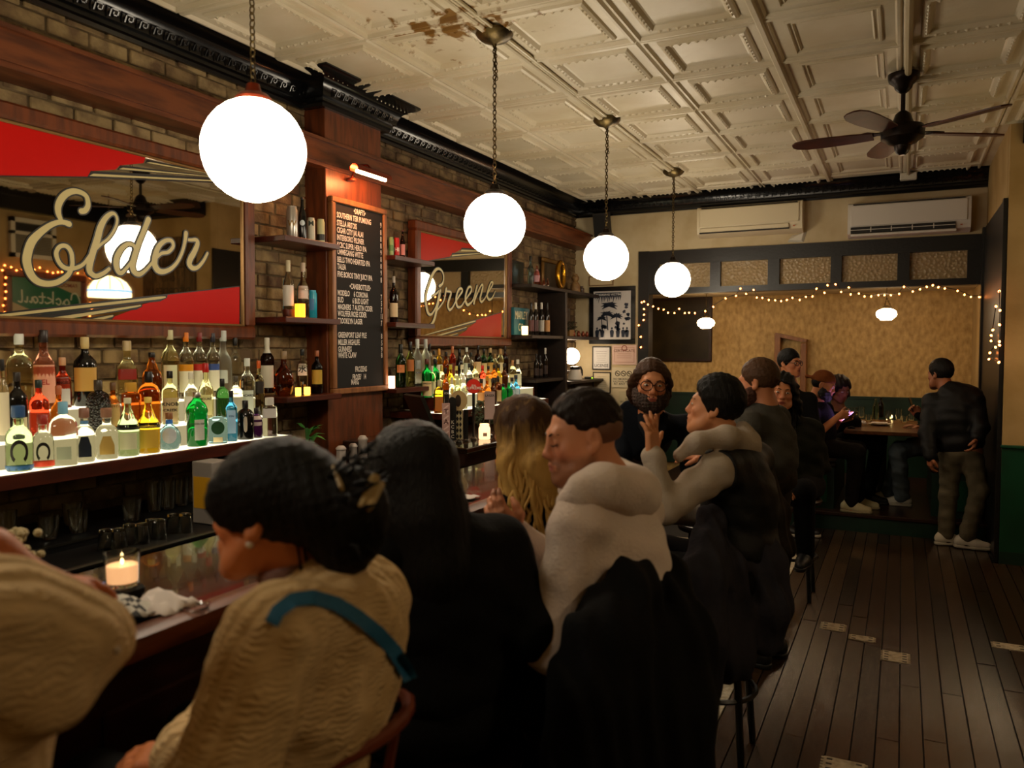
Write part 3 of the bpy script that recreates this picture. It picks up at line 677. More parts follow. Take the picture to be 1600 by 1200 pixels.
feats = [('red_panel', m_red, 0, [q1([(-400,600),(0,735),(905,975),(890,1020),(740,1035),(715,1060),(560,1070),(540,1105),(0,1098),(-400,1090)]),
                                   q4([(1040,640),(1495,588),(1495,868),(690,818),(712,778),(880,716),(892,700),(1032,668)])], []),
         ('black_stripe', m_ink, 1, [q1([(-400,1088),(0,1096),(540,1104),(1500,1142),(1500,1150),(540,1112),(0,1104),(-400,1096)]), q1([(540,1104),(560,1068),(1500,1118),(1500,1134),(545,1104)]), q1([(730,1060),(745,1033),(1500,1088),(1500,1104),(728,1062)]), q1([(900,1020),(912,998),(1500,1055),(1500,1073)]),
                                      q4([(-400,812),(0,752),(1045,636),(1495,586),(1495,592),(1045,642),(1042,660),(1000,683),(0,800),(-400,850)]), q4([(0,800),(885,700),(886,716),(850,735),(330,800)]), q4([(400,808),(712,764),(712,782),(680,805),(560,812)])], []),
         ('gold_stripe', m_gold, 2, [q1([(550,1100),(575,1086),(1500,1136),(1500,1141)]), q1([(735,1058),(760,1048),(1500,1106),(1500,1116)]), q1([(905,1018),(930,1013),(1500,1075),(1500,1086)]),
                                      q4([(-400,828),(0,764),(1000,652),(1030,652),(1034,660),(1005,668),(0,782),(-400,846)]), q4([(220,800),(860,707),(878,705),(878,712),(850,720),(380,800)]), q4([(500,807),(700,768),(708,772),(700,780),(600,806)])], []),
         ('letter_outline', m_ink, 3, [], ol), ('lettering', m_gold, 4, [], st)]
sign_mirror(1.42, 3.62, 1.75, 2.765, 'large framed bar mirror with gold Elder lettering and red corners', feats)
zD = lambda L_: [(640+a/10, 340+b/10) for a, b in L_]; zE = lambda L_: [(640+a/10, 430+b/10) for a, b in L_]
st = [(zD([(455,1070),(500,1030),(520,940),(500,850),(450,800),(390,820),(330,920),(290,1040)])+zE([(275,180),(248,280),(240,380),(250,480),(275,580),(310,615),(350,590),(400,500),(430,400),(450,300),(468,240)]), [.03,.022,.018,.018,.022,.03,.036,.038,.036,.036,.036,.036,.032,.026,.022,.02,.022,.024,.026]),
      (zE([(345,325),(400,290),(468,245),(440,400),(410,550),(380,680),(345,755),(300,795)]), [.014,.018,.024,.032,.034,.034,.03,.03]),
      (zE([(405,570),(480,470),(530,380),(560,210)]), [.014,.016,.018,.026]), (zE([(562,250),(620,258),(635,290),(600,400),(588,480),(615,540),(660,505),(705,420),(760,330),(810,250),(795,208),(755,225),(725,310),(715,400),(738,490),(790,490),(840,420),(895,335),(950,250),(945,185),(905,195),(870,290),(860,390),(890,460),(935,440),(985,370),(1040,165)]),
       [.018,.022,.026,.03,.03,.026,.02,.016,.018,.022,.022,.024,.03,.032,.03,.022,.016,.018,.022,.022,.024,.03,.032,.03,.022,.018,.024]),
      (zE([(1040,165),(1020,300),(995,440)]), [.022,.03,.03]), (zE([(1010,390),(1070,230),(1115,150),(1132,180),(1110,280),(1090,370),(1115,415),(1165,360),(1220,260),(1275,165),(1285,110),(1255,120),(1215,230),(1200,320),(1230,380),(1280,350),(1325,250)]), [.014,.02,.024,.028,.03,.03,.026,.016,.018,.022,.022,.022,.028,.03,.028,.02,.014])]
st = [(p, [q*.8 for q in w]) for p, w in st]; ol = [(p, [q+.012 for q in w]) for p, w in st]
zG = lambda L_: [(640+a/10, 340+b/10) for a, b in L_]
feats = [('red_panel', m_redo, 0, [zD([(75,195),(820,360),(1500,520),(1500,540),(780,500),(640,580),(600,630),(75,690)]), zE([(1030,700),(1430,578),(1430,1030),(740,990),(770,935),(890,860),(900,830),(1025,740)])], []),
         ('black_stripe', m_ink, 1, [zD([(75,688),(640,605),(1500,480),(1500,500),(640,622),(75,706)]), zD([(640,590),(650,550),(1500,420),(1500,450)]), zD([(780,510),(800,470),(1500,370),(1500,400)]),
                                      zE([(60,985),(60,965),(1030,690),(1430,570),(1430,585),(1040,700),(1030,740),(980,760),(200,980)]), zE([(320,980),(890,800),(895,835),(860,865),(420,980)]), zE([(520,980),(755,905),(755,940),(660,975)])], []),
         ('gold_stripe', m_gold, 2, [zD([(645,605),(655,580),(1500,455),(1500,475)]), zD([(785,525),(795,500),(1500,405),(1500,418)]), zE([(75,985),(1000,710),(1030,708),(1020,725),(180,982)]), zE([(330,980),(880,808),(890,815),(420,982)]), zE([(500,985),(740,908),(750,915),(560,985)])], []),
         ('letter_outline', m_ink, 3, [], ol), ('lettering', m_gold, 4, [], st)]
sign_mirror(5.37, 7.10, 1.715, 2.72, 'smaller framed bar mirror with gold Greene lettering and red corners', feats)
# ================================================================= letter menu board
m_felt = pm('black_felt', '#090909', .8); m_oak = pm('oak_frame', '#8a5a30', .45, col2='#6d4322', nscale=5, stretch=(5, 5, 1)); m_ltr = pm('white_letters', '#d8d2c8', .5)
BX = -3.385
t = empty('letter_menu_board', (-3.42, 4.5, 1.39), 'tall black letter board listing drafts and bottles in an oak frame', 'menu board')
y0, y1, z0, z1 = 4.195, 4.815, 1.385, 2.70
MB().box((-3.42, y0+.02, z0+.02), (BX-.008, y1-.02, z1-.02)).build('felt_panel', m_felt, t)
f = MB()
for a, b in (((y0, z0), (y1, z0+.04)), ((y0, z1-.04), (y1, z1)), ((y0, z0+.04), (y0+.04, z1-.04)), ((y1-.04, z0+.04), (y1, z1-.04))): f.box((-3.42, a[0], a[1]), (BX+.006, b[0], b[1]), .006)
f.build('frame', m_oak, t)
rows = [(336, 'SOUTHERN TEIR PUMKING', '9'), (348.4, 'STELLA ARTOIS', '8'), (359.5, 'CIGAR CITY JAI ALAI', '8'), (371, 'INTERBORO PILSNER', '8'), (382.6, 'KCBC SUPER HERO IPA', '9'), (393.4, 'OMMEGANG WITTE', '8'),
        (405.4, 'BELLS TWO HEARTED IPA', '8'), (416.5, 'TALEA', '9'), (428.5, 'FIVE BOROS TINY JUICY IPA', '8'), (457.6, 'MODELO     6 CORONA', '7'), (468.4, 'BUD           6 BUD LIGHT', '5'),
        (479.5, 'MAGNERS  7 AUSTIN CIDER', '7'), (490, 'WOLFFER ROSE CIDER', '11'), (501.4, 'BROOKLYN LAGER', '7'), (523.6, 'GREENPORT LEAF PILE', '8'), (535, 'MILLER HIGHLIFE', '5'), (546, 'GUINNESS', '9'), (555.5, 'WHITE CLAW', '8')]
mb = MB(); lx = BX-.0066
def line(y, z, s, al, size=.052):
    v, f = text_mesh(s, size, bold=.022, xs=.60, align='LEFT'); w = max(p[0] for p in v)-min(p[0] for p in v); k = min(1, (.47 if al == 'L' else .5)/w)
    ox = {'L': 0, 'R': -w*k, 'C': -w*k/2}[al]; MB().add([(lx, y+ox+p[0]*k, z+p[1]) for p in v], f).build('lettering', m_ltr, t, fix=False)
for py, s, pr in rows:
    z = at(530, py, x=BX)[2]; line(y0+.062, z, s, 'L'); line(y1-.055, z-.004, pr, 'R')
line((y0+y1)/2, at(563, 332, x=BX)[2], '\u2022DRAFTS\u2022', 'C'); line((y0+y1)/2, at(562, 449, x=BX)[2], '\u2022CANS/BOTTLES\u2022', 'C')
line((y0+y1)/2, at(566, 577, x=BX)[2], 'FROZENS', 'C'); line((y0+y1)/2-.02, at(566, 589, x=BX)[2], 'FROSE/   14', 'C'); line((y0+y1)/2-.07, at(560, 597, x=BX)[2], 'MARG', 'C')
# ================================================================= small wall shelves either side of the column
def shelf(name_label, ya, yb, z, xa=XW, xb=-3.30, th=.035, mat=m_edge):
    o = MB().box((xa, ya, z-th), (xb, yb, z), .004).build('wall_shelf', mat); tag(o, name_label, 'shelf', 'short wooden wall shelves'); return o
Z1, Z2, Z3 = 2.37, 1.885, 1.40
for z, a in ((Z1, 'top'), (Z2, 'middle'), (Z3, 'bottom')):
    shelf('short wooden shelf between large mirror and column, %s of three' % a, 3.66, 4.175, z)
    shelf('short wooden shelf right of the letter menu board, %s of three' % a, 4.805, 5.34 if z != Z3 else 5.28, z)
# ================================================================= tap station past the column
t = empty('tap_station', (-2.9, 4.9, 0), 'dark topped tap counter with steel sides behind the bar', 'bar station')
MB().box((-3.40, 4.30, 1.035), (-2.43, 5.9, 1.07), .006).build('counter_top', m_bartop, t); MB().box((-3.38, 4.31, .955), (-2.45, 5.88, 1.035)).build('apron', m_woodd, t)
MB().box((-3.36, 4.34, 0), (-2.50, 5.85, .955)).build('steel_body', m_steel, t)
t = empty('back_counter', (-3.3, 6.9, 0), 'dark back counter under the far lit shelf', 'counter')
MB().box((XW+.02, 5.92, .90), (-3.0, 9.0, .94), .005).build('counter_top', m_bartop, t); MB().box((XW+.02, 5.94, 0), (-3.05, 9.0, .90)).build('cabinet', m_bk, t)
# ================================================================= bottles, each one a thing with cap and label
def glass(name, col, rough=.02, ior=1.33, k=.0): return pm('glass_'+name, col, rough, trans=1.0-k, ior=ior)
G = dict(clear=glass('clear', '#f4f6ea'), pale=glass('pale', '#f3eeb8'), green=glass('green', '#0f9a3c'), dgreen=glass('dgreen', '#2f5a2a'), amber=glass('amber', '#c8681c'), whisky=glass('whisky', '#b4541a'),
         gold=glass('gold', '#f0c02c'), brown=glass('brown', '#4a2410'), black=pm('bottle_black', '#0c0b0a', .12), red=glass('red', '#e0482c'), blue=glass('blue', '#4aa8ea'), lblue=glass('lblue', '#a9d6ee'),
         purple=glass('purple', '#3a1648'), frost=glass('frost', '#eef2ee', .45), pink=glass('pink', '#e89a84'), olive=glass('olive', '#8a8a4a'), lgreen=glass('lgreen', '#c8e2b0'), teal=pm('bottle_teal', '#1d8fa8', .25), wine=pm('bottle_wine', '#16100c', .12))
_cm = {}
def cm(c, r=.4, m=0): return pm('print_'+c.strip('#')+('m' if m else ''), c, r, metal=m)
SH = dict(
 std=([(.90,0),(1,.02),(1,.58),(.93,.65),(.62,.71),(.36,.755),(.32,.80),(.32,.985)], .86), tall=([(.9,0),(1,.015),(1,.64),(.9,.69),(.5,.75),(.36,.79),(.33,.98)], .87),
 wine=([(.93,0),(1,.015),(1,.56),(.92,.64),(.6,.71),(.38,.77),(.34,.83),(.34,.99)], .80), squat=([(.92,0),(1,.03),(1,.50),(.93,.57),(.7,.64),(.42,.68),(.38,.70),(.38,.80),(.44,.81),(.44,.84)], .82),
 cone=([(.94,0),(1,.03),(1,.46),(.98,.5),(.8,.6),(.5,.72),(.3,.82),(.28,.92)], .90), round=([(.6,0),(.8,.03),(.96,.16),(1,.3),(.93,.45),(.72,.57),(.42,.65),(.30,.70),(.28,.84)], .82),
 shoulder=([(.95,0),(1,.02),(1,.60),(1.06,.62),(1.06,.66),(.97,.72),(.75,.80),(.42,.86),(.34,.88),(.34,.92)], .90), bell=([(.95,0),(1,.02),(1,.52),(.9,.58),(.62,.64),(.40,.70),(.36,.76),(.36,.985)], .84),
 jug=([(.95,0),(1,.03),(1,.56),(.94,.66),(.75,.73),(.5,.77),(.32,.79),(.30,.82)], .80), box=([(.97,0),(1,.01),(1,.70),(.94,.75),(.55,.78),(.5,.80)], .80),
 can=([(.82,0),(1,.05),(1,.88),(.84,.95),(.86,1.0)], None), beer=([(.92,0),(1,.02),(1,.56),(.9,.64),(.6,.74),(.42,.82),(.38,.96)], .95))
def sect(r, q, power, rot):
    ca, sa = math.cos(q), math.sin(q); g = (abs(ca)**power+abs(sa)**power)**(-1/power) if power != 2 else 1
    x, y = r*g*ca, r*g*sa
    return x*math.cos(rot)-y*math.sin(rot), x*math.sin(rot)+y*math.cos(rot)
def bottle(px, w, ytop, x, zb, label, gl='clear', shape='std', cap='#20201e', lab=None, txt=None, tcol='#1a1510', power=2, name='liquor_bottle', cat='bottle', group=None, band=None, emb=None, h=None, seg=20, capm=0):
    p = at(px, ytop, x=x); d = depth(p); H = h if h else p[2]-zb; R_ = w/2*d/FPX*.94; prof, cf = SH[shape]
    fa = math.atan2(EYE[1]-p[1], EYE[0]-p[0]); rot = fa if power != 2 else 0
    if power != 2: R_ *= .93
    bx, by = p[0], p[1]
    ob = MB().lathe([(r*R_, z*H) for r, z in prof], (0, 0, 0), seg, power=power, rot=rot).build(name, G[gl] if isinstance(gl, str) else gl, None, True)
    ob.location = (bx, by, zb+.0015); tag(ob, label, cat, group)
    def kid(mb, nm, mat, sm=True, fix=True):
        o = mb.build(nm, mat, None, sm, fix); o.parent = ob; return o
    nr = [r for r, z in prof][-1]*R_
    if cap and cf: kid(MB().lathe([(nr*1.12, cf*H), (nr*1.18, cf*H+.004), (nr*1.18, H-.003), (nr*1.05, H)], (0, 0, 0), 12), 'cap', cm(cap, .35, capm))
    def rad(zf):
        for (r0, z0), (r1, z1) in zip(prof, prof[1:]):
            if z0 <= zf <= z1: return r0+(r1-r0)*(zf-z0)/(z1-z0+1e-9)
        return prof[-1][0]
    def patch(z0, z1, wrap, mat, nm, shift=0, off=1.015, rnd=False):
        mb = MB(); n = 12; v = []
        for zf in (z0, (z0+z1)/2, z1):
            for k in range(n+1):
                ww = wrap*(1 if not (rnd and zf == z1) else .55)
                q = shift+(k/n-.5)*ww+(0 if power != 2 else fa)
                a, b = sect(R_*rad(zf)*off+.0006, q, power, rot); v.append((a, b, zf*H))
        mb.add(v, [(i*(n+1)+k, i*(n+1)+k+1, (i+1)*(n+1)+k+1, (i+1)*(n+1)+k) for i in range(2) for k in range(n)]); return kid(mb, nm, mat, True)
    def words(s, zf, size, col, nm='lettering', off=1.03):
        v, f = text_mesh(s, size*H, bold=.02); wmax = max(abs(q[0]) for q in v); k = min(1, R_*.85/(wmax+1e-6)); mb = MB(); vv = []
        for a, b in v:
            q = (0 if power != 2 else fa)+a*k/R_; c = sect(R_*rad(zf)*off+.001, q, power, rot); vv.append((c[0], c[1], zf*H+b*k))
        kid(mb.add(vv, f), nm, cm(col), False, False)
    if lab:
        for L_ in (lab if isinstance(lab, list) else [lab]): patch(L_[1], L_[2], L_[3] if len(L_) > 3 else 1.9, cm(L_[0]), 'label', L_[4] if len(L_) > 4 else 0, 1.015, len(L_) > 5)
    if band: patch(band[1], band[2], 6.28, cm(band[0]), 'band', 0, 1.02)
    if emb == 'horseshoe':
        mb = MB(); pts = [(.42*math.sin(a)*1.0, .30+.155*math.cos(a)) for a in np.linspace(-2.5, 2.5, 15)]
        vi = []; vo = []
        for a, z in pts:
            da, dz = a, (z-.30)/.37
            for l, kf in ((vi, .82), (vo, 1.22)):
                c = sect(R_*1.02+.001, fa*(power == 2)+a*kf*1.3, power, rot); l.append((c[0], c[1], (.30+(z-.30)*kf)*H))
        n = len(pts); mb.add(vi+vo, [(i, i+1, n+i+1, n+i) for i in range(n-1)]); kid(mb, 'horseshoe_label', cm('#1c1814'), False)
    if emb == 'diamond' or emb == 'disc' or emb == 'disc_dark':
        n = 4 if emb == 'diamond' else 18; ra = .85 if emb == 'diamond' else .62; zc_ = .40 if emb != 'disc_dark' else .48; mb = MB(); v = []
        for k in range(n):
            a = 2*PI*k/n; c = sect(R_*1.02+.0015, fa*(power == 2)+ra*math.cos(a), power, rot); v.append((c[0], c[1], zc_*H+(R_*ra*1.15)*math.sin(a)))
        c = sect(R_*1.03+.002, fa*(power == 2), power, rot); v.append((c[0], c[1], zc_*H)); mb.add(v, [(k, (k+1) % n, n) for k in range(n)]); kid(mb, 'seal', cm({'diamond': '#b8ab98', 'disc': '#c6cdd0', 'disc_dark': '#1e4a2c'}[emb]), False)
    if txt:
        for T in (txt if isinstance(txt, list) else [txt]): words(T[0], T[1], T[2], T[3] if len(T) > 3 else tcol)
    return ob
gF, gM, gB = 'front row of the large lit shelf', 'middle row of the large lit shelf', 'back row of the large lit shelf'
F_, M_, B_ = -3.175, -3.335, -3.50
def F(px, w, yt, label, **k): return bottle(px, w, yt, F_, T1, label+', front row of the large lit shelf', group=gF, **k)
def Mi(px, w, yt, label, **k): return bottle(px, w, yt, M_, T2, label+', middle row of the large lit shelf', group=gM, **k)
def B(px, w, yt, label, **k): return bottle(px, w, yt, B_, T3, label+', back row of the large lit shelf', group=gB, **k)
F(28, 40, 634, 'squat tequila bottle with blue stopper and black horseshoe', shape='squat', cap='#3a5a88', gl='lgreen', emb='horseshoe', band=('#3c6a9c', .02, .09))
F(66, 32, 648, 'squat tequila bottle with red band and black horseshoe', shape='squat', cap='#a03028', emb='horseshoe', band=('#d8482c', .03, .13))
F(98, 46, 628, 'broad clear bottle with sky-blue neck band', shape='jug', power=5, cap='#7ab4d0', lab=('#b8c4a4', .10, .30, .9))
F(131, 33, 638, 'clear bottle with navy arched label and cork', shape='squat', cap='#8a6050', lab=('#1c2430', .10, .48, 1.2, 0, 1), power=3, band=('#5a88b8', .70, .76))
F(166, 37, 638, 'clear bottle with tan arched label and cork', shape='squat', cap='#9a7058', lab=('#b8984e', .10, .46, 1.2, 0, 1), power=3)
F(199, 35, 622, 'cone-necked clear bottle with black neckline strip', shape='cone', cap='#d8d4b0', gl='lgreen', band=('#17160f', .455, .50), lab=('#cfd0a8', .12, .4, 1.6))
F(231, 36, 621, 'cone-necked golden bottle with black neckline strip', shape='cone', cap='#e8c860', gl='gold', band=('#17160f', .455, .50), lab=('#c9a43c', .1, .42, 1.8), txt=('REPOSADO', .475, .06, '#d8b84c'))
F(264, 36, 645, 'flat round pale blue flask with round silver seal', shape='round', cap='#8a5a34', gl='lblue', emb='disc', band=('#3a78d0', .70, .80))
F(307, 33, 613, 'emerald green shaker-shaped gin bottle with silver cap', shape='shoulder', cap='#b9b8b0', capm=1, gl='green', lab=('#c3c6b8', .12, .50, .95, .25), txt=('LONDON DRY', .42, .05, '#2a4a30'))
F(340, 33, 641, 'ice blue fluted gin bottle with green disc', shape='box', power=3, cap=None, gl='lblue', emb='disc_dark', lab=('#e8d8a8', .05, .2, .9))
F(361, 20, 611, 'slim sapphire blue gin bottle with black cap', shape='tall', power=4, cap='#15171a', gl='blue', lab=('#a9cbea', .16, .62, 1.3), txt=('GIN', .5, .05, '#1c3c78'))
F(383, 28, 626, 'dark apothecary gin bottle with pale diamond label', shape='jug', cap='#121010', gl='black', emb='diamond')
F(400, 20, 638, 'deep purple gin bottle with pale bands', shape='jug', cap='#1e1018', gl='purple', lab=[('#c9b6ae', .62, .74, 2.2), ('#bda8a4', .42, .54, 2.0)])
F(421, 26, 622, 'square clear bottle with broad white collar', shape='box', power=6, cap='#cfcac4', lab=('#cdc8c4', .48, .72, 1.5), h=.215)
Mi(3, 18, 562, 'bottle with plain cream label', lab=('#d8ccae', .08, .6, 2.4), cap='#141210')
Mi(26, 32, 582, 'black rum bottle with square shoulders and skull label', gl='black', shape='std', power=4, lab=('#cfc39a', .05, .34, 1.1, .25), txt=('KRAKEN' if 0 else 'ANE', .28, .07), cap='#2c2622')
Mi(60, 30, 600, 'ruby red aperitif bottle', gl='red', shape='std', cap='#20302c', h=.25)
Mi(91, 30, 603, 'round amber bottle with wooden cork', gl='amber', shape='round', cap='#b06038')
Mi(153, 38, 594, 'black studded round bottle', gl=pm('bottle_studded', '#14100c', .15, bump=1.0, bscale=90, bkind='voronoi'), shape='jug', cap='#3a3026')
Mi(176, 22, 598, 'bottle with long tan label', gl='amber', shape='bell', lab=('#b89a60', .1, .55, 2.2), cap='#6a4a2c')
Mi(204, 34, 598, 'square red-amber whiskey decanter with gold stopper', gl='whisky', shape='box', power=5, cap='#c89a3c')
Mi(232, 38, 581, 'square orange-amber whiskey bottle with black stopper', gl='amber', shape='jug', power=4, cap='#15110e')
Mi(265, 28, 580, 'whiskey bottle with kraft label and black cap', gl='pale', shape='std', power=5, cap='#17130f', lab=('#b8a276', .05, .50, 1.5), txt=[('KNOB', .38, .12), ('CREEK', .27, .07)])
Mi(298, 24, 582, 'white-labelled bottle with tiny black badge', shape='std', power=4, lab=[('#ddd9c8', .05, .52, 1.7), ('#20201c', .3, .48, .5, .4)], cap='#e0dcc8')
Mi(321, 24, 568, 'pale yellow bottle with red cap', gl='pale', shape='bell', cap='#b01c18', lab=('#d8cf8e', .1, .45, 1.6), txt=('MEZCAL' if 0 else 'MOUNT', .38, .06))
Mi(347, 22, 592, 'dark olive bottle with black stopper', gl='dgreen', shape='jug', cap='#141512')
Mi(368, 24, 588, 'clear bottle with grey animal label', shape='std', power=4, lab=('#b9b39c', .08, .5, 1.6), cap='#4a4438')
Mi(386, 25, 560, 'clear white rum bottle with white cap', shape='std', cap='#d8dcd4', gl='clear', lab=('#c8cfc0', .08, .45, 1.6), txt=('BACARDI', .36, .07), emb=None)
Mi(404, 17, 564, 'slim dark-labelled bottle with orange cap', gl='pale', shape='std', cap='#c8581c', lab=('#2a2420', .40, .62, 2.2))
B(29, 40, 522, 'tall clear bottle with long white capsule', shape='std', cap='#d0d4cc', gl='pale')
B(67, 36, 516, 'rose-tinted bottle with tall pink label', gl='pink', shape='bell', cap='#241a18', lab=('#d89a80', .08, .56, 2.2), txt=[('JEL', .34, .09, '#a02c22')])
B(97, 26, 559, 'dark red bottle with silver crest label', gl='red', shape='bell', cap='#c89a70', lab=('#b9b6b0', .06, .6, 1.8), txt=('ANGEL', .5, .07))
B(132, 36, 527, 'black bottle with buff label and cream cap', gl='black', shape='std', cap='#cdb97e', lab=('#c39a4c', .22, .56, 2.2), band=('#c8b070', .83, .88))
B(198, 34, 533, 'square scotch bottle with slanted red label', gl='pale', shape='bell', power=4, cap='#c9b48a', lab=('#8a2418', .38, .55, 1.6))
B(237, 32, 551, 'flared amber bottle with long black cap', gl='amber', shape='cone', cap='#18120f')
B(265, 28, 516, 'clear bottle with pale green label and cork', shape='std', cap='#c9c49a', lab=('#d2d4ae', .08, .5, 1.6), gl='pale')
B(290, 24, 520, 'vodka bottle with orange capsule and label', shape='std', cap='#e07c18', lab=[('#d8901c', .42, .52, 2.2), ('#e6e2c8', .1, .42, 2.2)])
B(311, 24, 520, 'vodka bottle with dark red capsule and label', shape='std', cap='#7a1c1a', lab=[('#b8281e', .42, .52, 2.2), ('#e6e2c8', .1, .42, 2.2)])
B(332, 22, 521, 'vodka bottle with navy capsule and label', shape='std', cap='#22222e', lab=[('#3c5290', .42, .52, 2.2), ('#e6e2c8', .1, .42, 2.2)])
B(348, 27, 517, 'frosted white vodka bottle with silver neck', shape='bell', gl='frost', cap='#c2c8c4', lab=('#d0d6cc', .2, .4, 1.0))
B(367, 21, 528, 'clear square bottle with black cap', shape='std', power=4, cap='#14120f')
B(417, 23, 528, 'brown bourbon bottle with white neck wrap', gl='brown', shape='std', cap='#d6d0bc', lab=[('#cfc8b4', .1, .5, 2.0), ('#d2ccb8', .72, .86, 6.2)])
gS = 'bottles and cans on the short wall shelves'
def Sx(px, w, yt, x, z, label, **k): return bottle(px, w, yt, x, z, label, group=gS, **k)
Sx(443, 32, 549, -3.43, Z3, 'round amber decanter on the bottom short shelf left of the column', gl='whisky', shape='round', cap='#8a7050')
Sx(472, 19, 546, -3.43, Z3, 'clear bottle with brush-stroke label on the bottom short shelf', shape='std', power=4, cap='#121212', lab=('#d5d0c6', .42, .68, 1.5), txt=('\u6c34', .55, .16))
Sx(495, 19, 548, -3.43, Z3, 'dark bottle with yellow label at right end of the bottom short shelf', gl='brown', shape='std', cap='#9a5a38', lab=('#b89a3c', .22, .55, 2.0))
Sx(450, 19, 407, -3.43, Z2, 'tall bottle with white label on the middle short shelf', gl='clear', shape='wine', cap='#cfc4a0', lab=('#cdc6ba', .2, .56, 2.0), band=('#5a2414', .0, .14))
Sx(473, 20, 411, -3.45, Z2, 'clear bottle with grey label behind the candle on the middle short shelf', shape='bell', cap='#b8a890', lab=('#c2bcb0', .35, .58, 1.8))
Sx(487, 17, 454, -3.46, Z2, 'round-shouldered turquoise flask on the middle short shelf', gl='teal', shape='can', cap=None, lab=('#2f6f9c', .3, .7, .9))
Sx(456, 18, 323, -3.40, Z1, 'tall silver beer can on the top short shelf', gl=pm('can_silver', '#b3aca2', .3, metal=.7), shape='can', cap=None, name='beer_can', cat='can', txt=('W', .45, .3, '#8a6a30'))
Sx(472, 13, 309, -3.40, Z1, 'dark beer bottle with round white emblem on the top short shelf', gl='black', shape='beer', cap='#2a2624', emb='disc', name='beer_bottle')
Sx(486, 13, 341, -3.40, Z1, 'white beer can beside the dark bottle on the top short shelf', gl=pm('can_white', '#b9b29c', .35), shape='can', cap=None, name='beer_can', cat='can', txt=('M', .75, .3, '#303828'))
Sx(501, 13, 343, -3.40, Z1, 'green and cream beer can at right end of the top short shelf', gl=pm('can_cream', '#a9ab80', .35), shape='can', cap=None, name='beer_can', cat='can', lab=('#14130f', .02, .38, 2.4))
Sx(611, 8, 371, -3.42, Z1, 'small green can right of the menu board', gl=pm('can_green', '#8aa870', .35), shape='can', cap=None, name='beer_can', cat='can', lab=('#5a8a50', .3, .6, 2))
Sx(620, 9, 372, -3.42, Z1, 'red can right of the menu board', gl=pm('can_red', '#b01a1e', .35), shape='can', cap=None, name='beer_can', cat='can', txt=('HI', .4, .3, '#e0d8d0'))
Sx(629, 9, 360, -3.42, Z1, 'dark beer bottle with pink label right of the menu board', gl='brown', shape='beer', cap='#5a2820', lab=('#c07a78', .12, .5, 2), name='beer_bottle')
Sx(615, 15, 432, -3.43, Z2, 'dark red spirit bottle with cream label right of the menu board', gl='brown', shape='std', cap='#b8a898', lab=('#c8ba96', .12, .42, 2.0))
# ---- right lit shelf
gR = 'bottles on the small lit shelf'
def Rx(px, w, yt, x, z, label, **k): return bottle(px, w, yt, x, z, label, group=gR, seg=14, **k)
Sx(626, 18, 538, -3.40, Z3, 'dark green wine bottle with orange label below the menu board shelf', gl='dgreen', shape='wine', cap='#14160f', lab=('#c07a48', .34, .52, 1.5))
Sx(641, 16, 534, -3.40, Z3, 'clear-necked wine bottle with orange label beside the green wine bottle', gl='olive', shape='wine', cap='#15110d', lab=('#c4743c', .34, .6, 1.6))
Rx(652, 17, 530, -3.42, Z3, 'frosted white vodka bottle next to the wine bottles, left one of two', gl='frost', shape='wine', cap='#d8dcd4', lab=('#b6bcb6', .36, .55, 1.4), txt=('VODKA', .28, .05, '#5a6a90'))
Rx(665, 16, 530, -3.47, Z3, 'frosted white vodka bottle next to the wine bottles, right one of two', gl='frost', shape='wine', cap='#c8ccc4', txt=('B', .85, .06))
Rx(667, 18, 561, -3.335, T2, 'green Irish whiskey bottle with cream label, left on the small lit shelf', gl='green', shape='std', cap='#5a2418', lab=('#cdb98a', .04, .42, 2.0), txt=('JAMESON', .36, .07, '#2a2a18'))
Rx(680, 16, 561, -3.36, T2, 'green Irish whiskey bottle with dark cap, second from left on the small lit shelf', gl='green', shape='std', cap='#16120f', lab=('#2a2a20', .1, .4, 1.6))
Rx(686, 19, 594, -3.14, T1, 'square yellow tequila bottle with orange-brown label', gl='gold', shape='jug', power=5, cap='#b8b48a', lab=('#b8742c', .06, .5, 1.3))
Rx(696, 13, 575, -3.16, T1, 'square whiskey bottle with black label on the small lit shelf', gl='whisky', shape='std', power=5, cap='#0f0e0c', lab=('#12110f', .1, .5, 1.8), txt=('JACK', .42, .08, '#c8c4b8'))
rowB = [(671,537,'clear','#16120f',None),(678,548,'clear','#20201a','#cfcabc'),(686,545,'gold','#c88a30','#e0d8c0'),(697,550,'amber','#1c1410',None),(707,541,'red','#b06838','#5a2014'),(718,545,'black','#12100e',None),(729,543,'clear','#c8ccc0','#b6bba6'),(736,551,'clear','#20241a','#15140f'),(747,540,'brown','#0f0d0b','#c8a878'),(756,545,'dgreen','#17140f','#c9b47c'),(766,544,'dgreen','#b89a68','#b8904a'),(773,553,'pale','#8a6a30',None),(782,545,'pale','#b08a58','#c9b890'),(789,541,'brown','#1a1008',None)]
lbB = ['clear black-capped bottle at left end','clear bottle with pale label','golden liqueur bottle with gilt neck','amber bottle with dark stopper','red bottle with copper capsule','tall black bottle','clear sculpted bottle with silver top','clear bottle with black badge','brown bottle with kraft label and black cap','green bottle with dark cap and cream collar','green bottle with tan capsule','small pale bottle with thin pourer','pale bottle with long tan capsule','brown bottle with steel pourer at right end']
for (px, yt, gl, cap, lab), lb in zip(rowB, lbB):
    Rx(px, 12, yt, -3.50, T3, lb+', back row of the small lit shelf', gl=gl, cap=cap, shape=('std', 'bell', 'wine')[px % 3], lab=(lab, .12, .5, 2.0) if lab else None)
